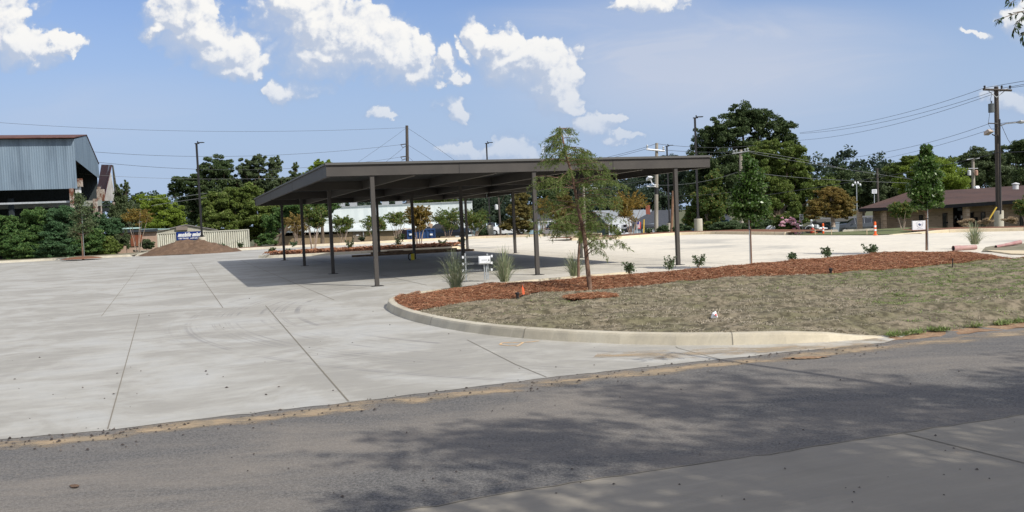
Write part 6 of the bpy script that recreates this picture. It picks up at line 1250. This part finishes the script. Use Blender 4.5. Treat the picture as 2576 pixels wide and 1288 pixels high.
# young cypress in the foreground
def cypress(label, D, tp, base_z, nb, reach, top_first, n_need, seed, rad, stubs=False, grp_=None):
    rng = np.random.default_rng(seed); pts = [A(x, y, D) for x, y in tp]; b = pts[0].copy(); b[2] = base_z; pts[0] = b; n = len(pts)
    root = thing('cypress_tree', label, 'tree', b, grp_); mb = MB(); mb.tube([pts[0]+[0, 0, -.08]]+pts[1:], [rad*(1-i/(n-.6))**.8+.006 for i in range(n)], 12)
    cum = [0]
    for i in range(1, n): cum.append(cum[-1]+np.linalg.norm(pts[i]-pts[i-1]))
    def at_(s):
        s *= cum[-1]; i = max(j for j in range(n) if cum[j] <= s+1e-9); i = min(i, n-2); f = (s-cum[i])/(cum[i+1]-cum[i]); return pts[i]*(1-f)+pts[i+1]*f
    C = []; NV = []
    for k in range(nb):
        s = rng.uniform(0, 1)**.85*(1-top_first)+top_first; s = min(.99, s); ln_ = reach(s)*rng.uniform(.65, 1.08); an = rng.uniform(0, 6.283); d = np.array([math.cos(an), math.sin(an), 0]); p0 = at_(s); up_ = rng.uniform(.05, .45)
        p1 = p0+d*ln_*.5+[0, 0, ln_*up_*.6]; p2 = p0+d*ln_+[0, 0, ln_*(up_*.55-rng.uniform(.0, .35))]; t = np.linspace(0, 1, 6); mb.tube([(1-a)**2*p0+2*a*(1-a)*p1+a*a*p2 for a in t], [.009*(1-a)+.002 for a in t], 5)
        for j in range(int(5+ln_*15)):
            a = rng.uniform(.18, 1.); c = (1-a)**2*p0+2*a*(1-a)*p1+a*a*p2; td = rng.normal(size=3)*.5+d*.5; td[2] = -rng.uniform(.3, 1.3); td /= np.linalg.norm(td); tl_ = rng.uniform(.10, .26)
            q = c+td*tl_; m_ = n_need; f = rng.uniform(0, 1, m_)[:, None]; cc = c+(q-c)*f+[0, 0, 0]; C.append(cc); nd = rng.normal(size=(m_, 3))*.6+td; NV.append(nd)
    C = np.concatenate(C); Nd = np.concatenate(NV); Nd /= np.linalg.norm(Nd, axis=1)[:, None]; wv = np.cross(Nd, rng.normal(size=Nd.shape)); wv /= np.linalg.norm(wv, axis=1)[:, None]; ll = rng.uniform(.04, .09, len(C))[:, None]; V = np.stack([C, C+Nd*ll*.5+wv*.0065, C+Nd*ll, C+Nd*ll*.5-wv*.0065], 1).reshape(-1, 3)
    part(root, 'trunk', mb, M['ybark']); part(root, 'crown', (V, np.arange(len(V)).reshape(-1, 4)), L['cyp']); return root
cypress('young feathery cypress with a leaning brown trunk on the island lawn', 19.8, [(1486, 747), (1480, 690), (1470, 591), (1460, 550), (1452, 511), (1440, 442), (1425, 394), (1416, 350), (1408, 318)], .14, 70,
        lambda s: 1.22*min(1., (1.03-s)*2.0+.16), .30, 19, 3, .05)
cypress('slim second young cypress standing behind the foreground cypress', 23.4, [(1456, 714), (1455, 650), (1458, 600), (1456, 560), (1452, 520)], .2, 26, lambda s: .75*min(1, (1.05-s)*1.8+.1), .45, 13, 9, .032)
# low drooping side shoots of the young cypress
rt = MB(); rng = np.random.default_rng(5); Cn, Nn = [], []
for a_, b_, c_ in (((1477, 632), (1505, 600), (1546, 618)), ((1478, 640), (1512, 608), (1528, 646)), ((1474, 620), (1500, 590), (1520, 612))):
    p0, p1, p2 = A(*a_, 19.75), A(*b_, 19.3), A(*c_, 19.)
    ts = np.linspace(0, 1, 8); rt.tube([(1-t)**2*p0+2*t*(1-t)*p1+t*t*p2 for t in ts], [.010*(1-t)+.003 for t in ts], 5)
    for t in rng.uniform(.15, 1, 190):
        c = (1-t)**2*p0+2*t*(1-t)*p1+t*t*p2; Cn.append(c+[0, 0, -rng.uniform(0, .09)]+rng.normal(size=3)*.012); Nn.append(np.array([rng.normal()*.25, rng.normal()*.25, -1]))
Cn = np.array(Cn); Nn = np.array(Nn); Nn /= np.linalg.norm(Nn, axis=1)[:, None]; wv = np.cross(Nn, rng.normal(size=Nn.shape)); wv /= np.linalg.norm(wv, axis=1)[:, None]
cyr = [o for o in bpy.data.objects if o.name == 'cypress_tree' or o.name.startswith('cypress_tree.')]
cyr = [o for o in cyr if 'island lawn' in o.get('label', '')][0]
part(cyr, 'side_shoots', rt, M['ybark']); part(cyr, 'shoot_needles', (np.stack([Cn, Cn+Nn*.03+wv*.005, Cn+Nn*.06, Cn+Nn*.03-wv*.005], 1).reshape(-1, 3), np.arange(4*len(Cn)).reshape(-1, 4)), L['cyp'])
# irrigation flag, sprinkler head, litter
q = G(1316, 746, .15); ff = thing('marker_flag', 'small bright orange marker flag at the edge of the straw bed', 'flag', (q[0], q[1], .14)); part(ff, 'wire_stem', MB().tube([(q[0], q[1], .1), (q[0]+.01, q[1], .42)], .003, 5), M['galv']); part(ff, 'flag_cloth', MB().prism([(q[0], q[1], .40), (q[0]+.03, q[1]+.02, .30), (q[0]+.035, q[1], .20), (q[0]-.01, q[1], .19), (q[0]-.02, q[1]-.01, .33)], (0, .004, 0)), M['orange'])
for lb, x, y in (('black sprinkler head standing in the turf near the orange marker flag', 1302, 750), ('small black sprinkler head at the bed edge below the columnar trees', 2849, 936)):
    if x > 2600: x, y = 2090, 688
    q = G(x, y, .15); single('sprinkler_head', MB().lathe((q[0], q[1], .12), [(.03, 0), (.03, .10), (.045, .11), (.045, .15), (.02, .155)], 12), M['blackp'], lb, 'sprinkler', loc=(q[0], q[1], .12))
q = G(2396, 671, .15); single('bed_marker', MB().tube([(q[0], q[1], .1), (q[0]+.01, q[1], .36)], .014, 6), M['blackp'], 'short thin black stake between the straw bed and green turf at right', 'stake', loc=(q[0], q[1], .1))
q = G(1796, 802, .15); lf = thing('litter_scrap', 'crumpled white and red scrap lying on the lawn', 'litter', (q[0], q[1], .16)); part(lf, 'paper', MB().add([(q[0]-.05, q[1], .16), (q[0]+.06, q[1]-.02, .17), (q[0]+.04, q[1]+.03, .27), (q[0]-.02, q[1]+.02, .24), (q[0], q[1]-.03, .22)], [(0, 1, 4), (1, 2, 4), (2, 3, 4), (3, 0, 4)]), M['white']); part(lf, 'red_print', MB().add([(q[0]+.005, q[1]-.035, .215), (q[0]+.045, q[1]-.028, .19), (q[0]+.035, q[1]-.01, .24)], [(0, 1, 2)]), mat('print_red', (.5, .05, .04), .7))
q = G(1486, 751, .15); single('mulch_ring', cdt([(q[0]+.48*math.cos(a)*(1+.12*math.sin(3*a)), q[1]+.05+.42*math.sin(a)) for a in np.linspace(0, 2*math.pi, 30, endpoint=False)], .09, lambda x, y: .17+.05*max(0, 1-math.hypot(x-q[0], y-q[1])/.6)+.02*noise.noise(Vector((x*9, y*9, 0)))), M['mulch'], 'ring of red straw round the cypress trunk', 'mulch', kind='structure')
ringc = np.array([q[0], q[1]+.05])

# straw needles, turf blades, debris
def spread(poly, n, rng):
    lo, hi = poly.min(0), poly.max(0); o = []
    while sum(map(len, o)) < n:
        p = rng.uniform(lo, hi, (n*2, 2)); ins, _ = inpoly(p, poly); o.append(p[ins])
    return np.concatenate(o)[:n]
def needles(p, z, n, ln_, wd, rng, up=.25):
    c = np.stack([p[:, 0], p[:, 1], z], 1); an = rng.uniform(0, 6.283, len(p)); d = np.stack([np.cos(an), np.sin(an), rng.normal(0, up, len(p))], 1); s = ln_*rng.uniform(.5, 1.3, len(p))[:, None]; wv = np.stack([-d[:, 1], d[:, 0], rng.normal(0, .6, len(p))], 1)*wd
    mid = c+[0, 0, 1]*(s*.12); V = np.stack([c-d*s*.5-wv, c-d*s*.5+wv, mid+wv, mid-wv, c+d*s*.5+wv, c+d*s*.5-wv], 1); k = len(p); b = np.arange(k)[:, None]*6
    return V.reshape(-1, 3), np.concatenate([b+[0, 1, 2, 3], b+[3, 2, 4, 5]], 0)
rng = np.random.default_rng(21); mp = np.array(mulchp); p = spread(mp, 130000, rng); near = np.hypot(p[:, 0], p[:, 1]) < 36; p = p[near]
_, dd = inpoly(p, mp); z = .13+.13*np.minimum(1, dd/.9)+np.array([bump2(.05)(a, b) for a, b in p])+rng.uniform(-.01, .035, len(p))
a1 = rng.uniform(0, 6.28, 5000); rr = .48*np.sqrt(rng.uniform(0, 1.25, 5000)); pr = ringc+np.stack([rr*np.cos(a1), rr*.85*np.sin(a1)], 1); zr_ = .18+.05*np.maximum(0, 1-rr/.6)+rng.uniform(0, .02, 5000)
v1, f1 = needles(np.concatenate([p, pr]), np.concatenate([z, zr_]), 0, .13, .0024, rng); o = part(None, 'pine_straw', (v1, f1), M['needle']); tag(o, 'loose reddish pine straw needles covering the long bed', 'pine straw', kind='stuff')
ip = np.array([tuple(q) for q in ilp]); p = spread(ip, 3500, rng); v1, f1 = needles(p, np.full(len(p), .27)+rng.uniform(-.03, .04, len(p)), 0, .34, .016, rng); o = part(None, 'pine_straw', (v1, f1), M['needle']); tag(o, 'loose red straw on the strip behind the carport', 'pine straw', kind='stuff')
lp_ = np.array(lawnp); n_ = 230000; p = spread(lp_, n_, rng); keep = (np.abs(p[:, 0]) < .62*p[:, 1]+.5) & (p[:, 1] < 26); p = p[keep]
fn = lambda a, b: lz(a, b)
gx = np.arange(lp_[:, 0].min()-1, lp_[:, 0].max()+1, .12); gy = np.arange(lp_[:, 1].min()-1, lp_[:, 1].max()+1, .12); AX, AY = np.meshgrid(gx, gy, indexing='ij'); _, DG = inpoly(np.stack([AX.ravel(), AY.ravel()], 1), lp_); DG = DG.reshape(AX.shape); ZG = np.array([[lz(a, b, DG[i_, j_]) for j_, b in enumerate(gy)] for i_, a in enumerate(gx)]); TG = np.array([[noise.noise(Vector((a*2.6, b*2.6, 11)))+.6*noise.noise(Vector((a*7, b*7, 5))) for b in gy] for a in gx]); GG = np.array([[noise.noise(Vector((a*.55, b*.8, 31)))+.45*noise.noise(Vector((a*2., b*2.4, 15))) for b in gy] for a in gx])
ii = ((p[:, 0]-gx[0])/.12).astype(int); jj = ((p[:, 1]-gy[0])/.12).astype(int); zz = ZG[ii, jj]; tg = TG[ii, jj]; gg = GG[ii, jj]*.8+.22*np.maximum(0, p[:, 0]-5.5)-.02+.035*(p[:, 1]-16.5)
k = rng.uniform(-.75, .75, len(p)) < tg*1.3+.22; p, zz, gg, tg = p[k], zz[k], gg[k], tg[k]; gr = gg+rng.normal(0, .16, len(p)) > .36
def blades(p, z, ln_, wd, rng, lean=1.5):
    an = rng.uniform(0, 6.283, len(p)); L1 = ln_*rng.uniform(.5, 1.4, len(p)); d = np.stack([np.cos(an)*lean, np.sin(an)*lean, np.abs(rng.normal(.38, .28, len(p)))], 1)*L1[:, None]; c = np.stack([p[:, 0], p[:, 1], z-.012], 1); wv = np.stack([-np.sin(an), np.cos(an), np.zeros(len(p))], 1)*wd
    V = np.stack([c-wv, c+wv, c+d*.6+wv*.7+[0, 0, .004], c+d], 1).reshape(-1, 3); return V, np.arange(len(V)).reshape(-1, 4)
o = part(None, 'grass', blades(p[~gr], zz[~gr]+.012*tg[~gr], .042, .0062, rng), M['blade']); tag(o, 'dormant straw coloured turf blades on the island', 'grass', kind='stuff')
o = part(None, 'grass', blades(p[gr], zz[gr]+.012*tg[gr], .042, .006, rng), M['gblade']); tag(o, 'green turf blades in patches on the island', 'grass', kind='stuff')
# ragged green tufts along the road side of the lawn
ed = [np.array(G(*q_)[:2]) for q_ in [(2232, 848), (2330, 836), (2420, 829), (2500, 820), (2576, 809)]]; P2 = np.concatenate([a+(b-a)*rng.uniform(0, 1, 900)[:, None] for a, b in zip(ed, ed[1:])])+rng.normal(0, .05, (3600, 2)); k = np.array([noise.noise(Vector((a*3, b*3, 2))) for a, b in P2]) > -.05; P2 = P2[k]
o = part(None, 'grass', blades(P2, np.full(len(P2), .03), .07, .006, rng, .8), M['gblade']); tag(o, 'ragged green grass tufts along the dirt shoulder', 'grass', kind='stuff')
# loose stones and bark bits on road and slab
mb = MB(); e_all = np.array([tuple(G(*q_)[:2]) for q_ in EDGE]); pts = []
for i in range(340):
    t = R.random()*(len(e_all)-1); k = int(t); q_ = e_all[k]+(e_all[k+1]-e_all[k])*(t-k); pts.append((q_[0]+R.gauss(0, .25), q_[1]-abs(R.gauss(.1, .35)), R.uniform(.006, .02)))
for i in range(90): q_ = G(R.uniform(0, 2576), R.uniform(870, 1270)); pts.append((q_[0], q_[1], R.uniform(.005, .014)))
for i in range(34): q_ = G(R.uniform(0, 1500), R.uniform(700, 1000)); pts.append((q_[0], q_[1], R.uniform(.010, .022)))
for x, y, s in pts:
    vs = [(x+s*R.uniform(.6, 1.3)*a, y+s*R.uniform(.6, 1.3)*b, .002+s*c*R.uniform(.5, 1.)) for a, b, c in ((1, 0, .2), (0, 1, .2), (-1, 0, .2), (0, -1, .2), (0, 0, 1.))]; mb.add(vs, [(0, 1, 4), (1, 2, 4), (2, 3, 4), (3, 0, 4), (0, 3, 2, 1)])
single('gravel', mb, mat('pebble', (.13, .11, .095), .9, (.045, .035, .03), 9, lo=.4, hi=.5), 'scattered small stones and bark bits on road and concrete', 'gravel', kind='stuff')
single('leaf_litter', cdt([(G(*q_)[0], G(*q_)[1]) for q_ in ((174, 1222), (188, 1220), (201, 1223), (195, 1228), (180, 1228))], .03, lambda x, y: .004+.012*abs(noise.noise(Vector((x*40, y*40, 0))))), M['pile'], 'small dark clod on the road at the lower left', 'clod', loc=G(188, 1225))
q = G(2028, 901); single('leaf_litter', cdt([(q[0]+.26*math.cos(a)*(1+.3*math.sin(3*a)), q[1]+.07*math.sin(a)) for a in np.linspace(0, 6.28, 16, endpoint=False)], .03, lambda x, y: .004+.02*abs(noise.noise(Vector((x*30, y*30, 0))))), M['clay'], 'small heap of brown debris on the road near the kerb end', 'debris', loc=q)
mb = MB(); op = [G(*q_) for q_ in [(1356, 858), (1330, 861), (1300, 862), (1262, 863), (1258, 867), (1280, 870), (1310, 869)]]; strip(mb, op[:4], .04, .0045); strip(mb, op[3:5]+op[5:7], .035, .0046); strip(mb, [G(1318, 861), G(1300, 872)], .035, .0048); single('paint_mark', mb, mat('orange_paint', (.72, .42, .17), .8, (.5, .42, .3), 14), 'faded orange spray paint mark on the slab near the kerb', 'paint mark', kind='structure')
# ------------------------------------------------------------------ trees beside the photographer that shade the road (a twig hangs into view)
L['wil'] = leafmat('willow_oak_leaves', (.030, .055, .016), (.055, .09, .025), tr=.2)
sh1 = thing('shade_tree', 'willow oak whose twig hangs into the upper right corner', 'tree', (11.6, .2, 0)); mb = MB(); mb.tube([(11.6, .2, 0), (11.5, .3, 3.2), (11., .6, 7)], [.28, .22, .1], 12); el = []
for c_, r_ in (((5.8, .1, 6.9), (1.7, 1.2, .9)), ((7.6, -.4, 7.4), (1.9, 1.4, 1.)), ((6.9, 1.6, 7.9), (1.5, 1., .8)), ((9., .6, 8.2), (2., 1.6, 1.)), ((6.6, -1.6, 6.9), (1.9, 1.5, 1.)), ((8.6, .4, 7.2), (2., 1.6, 1.1)), ((10.2, -.2, 7.2), (2.6, 2.4, 1.5)), ((11., 2.4, 7.), (2.2, 1.5, 1.2)), ((12.6, 1.8, 8.), (2.4, 2.2, 1.5)), ((8.4, -2., 7.), (2.0, 1.9, 1.3)), ((12.5, -1.6, 7.6), (2.2, 2., 1.4)), ((10.6, 1.6, 9.2), (1.9, 1.8, 1.2)), ((7.4, -3.9, 6.6), (1.5, 1.5, 1.)), ((14.6, 3.6, 7.6), (2., 1.9, 1.3)), ((9.2, -3.6, 8.), (1.6, 1.5, 1.1))):
    el.append((np.array(c_), r_)); mb.tube([(11.5, .3, 3.4), ((11.5+c_[0])/2, c_[1]*.5+.1, c_[2]*.7), c_], [.11, .08, .03], 8)
tw = [A(2700, -60, 8.6), A(2620, 0, 8.5), A(2575, 28, 8.5), A(2548, 32, 8.5)]; mb.tube([(11.5, .3, 5.2), (9.5, 4.5, 6.8), tw[0]], [.07, .045, .02], 8); mb.tube(tw, [.012, .008, .005, .003], 6)
tws = [[A(2600, 10, 8.5), A(2570, -10, 8.45), A(2541, 8, 8.4), A(2530, -12, 8.4)], [tw[2], A(2548, 36, 8.45), A(2520, 46, 8.4), A(2504, 50, 8.4)], [A(2620, 0, 8.5), A(2580, 40, 8.5), A(2556, 62, 8.5), A(2546, 82, 8.5)], [A(2625, 10, 8.6), A(2590, 60, 8.6), A(2572, 88, 8.6), A(2572, 108, 8.6)], [A(2610, 5, 8.5), A(2585, 25, 8.5), A(2565, 50, 8.55), A(2560, 72, 8.5)]]
cc, dd_ = [], []
for t_ in tws:
    mb.tube(t_, [.005, .004, .003, .002], 5)
    for a, b in zip(t_, t_[1:]):
        for k in range(9): f = R.random(); q_ = a+(b-a)*f; d = (b-a)/np.linalg.norm(b-a)*.6+RG.normal(size=3)*.6+[0, 0, -.75]; d /= np.linalg.norm(d); cc.append(q_); dd_.append(d)
part(sh1, 'trunk', mb, M['bark']); cc, dd_ = np.array(cc), np.array(dd_); wv = np.cross(dd_, RG.normal(size=dd_.shape)); wv /= np.linalg.norm(wv, axis=1)[:, None]; s_ = RG.uniform(.05, .085, len(cc))[:, None]
cv, cf = leaves(crown_pts(el, 38000, 40, .32, .2), .17, .42); lv_ = np.stack([cc, cc+dd_*s_*.5+wv*.0085, cc+dd_*s_, cc+dd_*s_*.5-wv*.0085], 1).reshape(-1, 3)
part(sh1, 'crown', (np.concatenate([cv, lv_]), np.concatenate([cf, np.arange(len(lv_)).reshape(-1, 4)+len(cv)])), L['wil'])
sh2 = thing('shade_tree', 'tree standing outside the right edge whose crown shades the lawn corner', 'tree', (19.6, 6.6, 0)); mb = MB(); mb.tube([(19.6, 6.6, 0), (19.5, 6.7, 5), (19.4, 6.7, 9)], [.2, .15, .06], 10); part(sh2, 'trunk', mb, M['bark'])
part(sh2, 'crown', leaves(crown_pts([(np.array((18.9, 8.3, 8.)), (2.6, 1.6, 1.1)), (np.array((20.6, 6., 8.6)), (2.2, 1.8, 1.3))], 8000, 22, .3, .3), .18, .4), L['wil'])
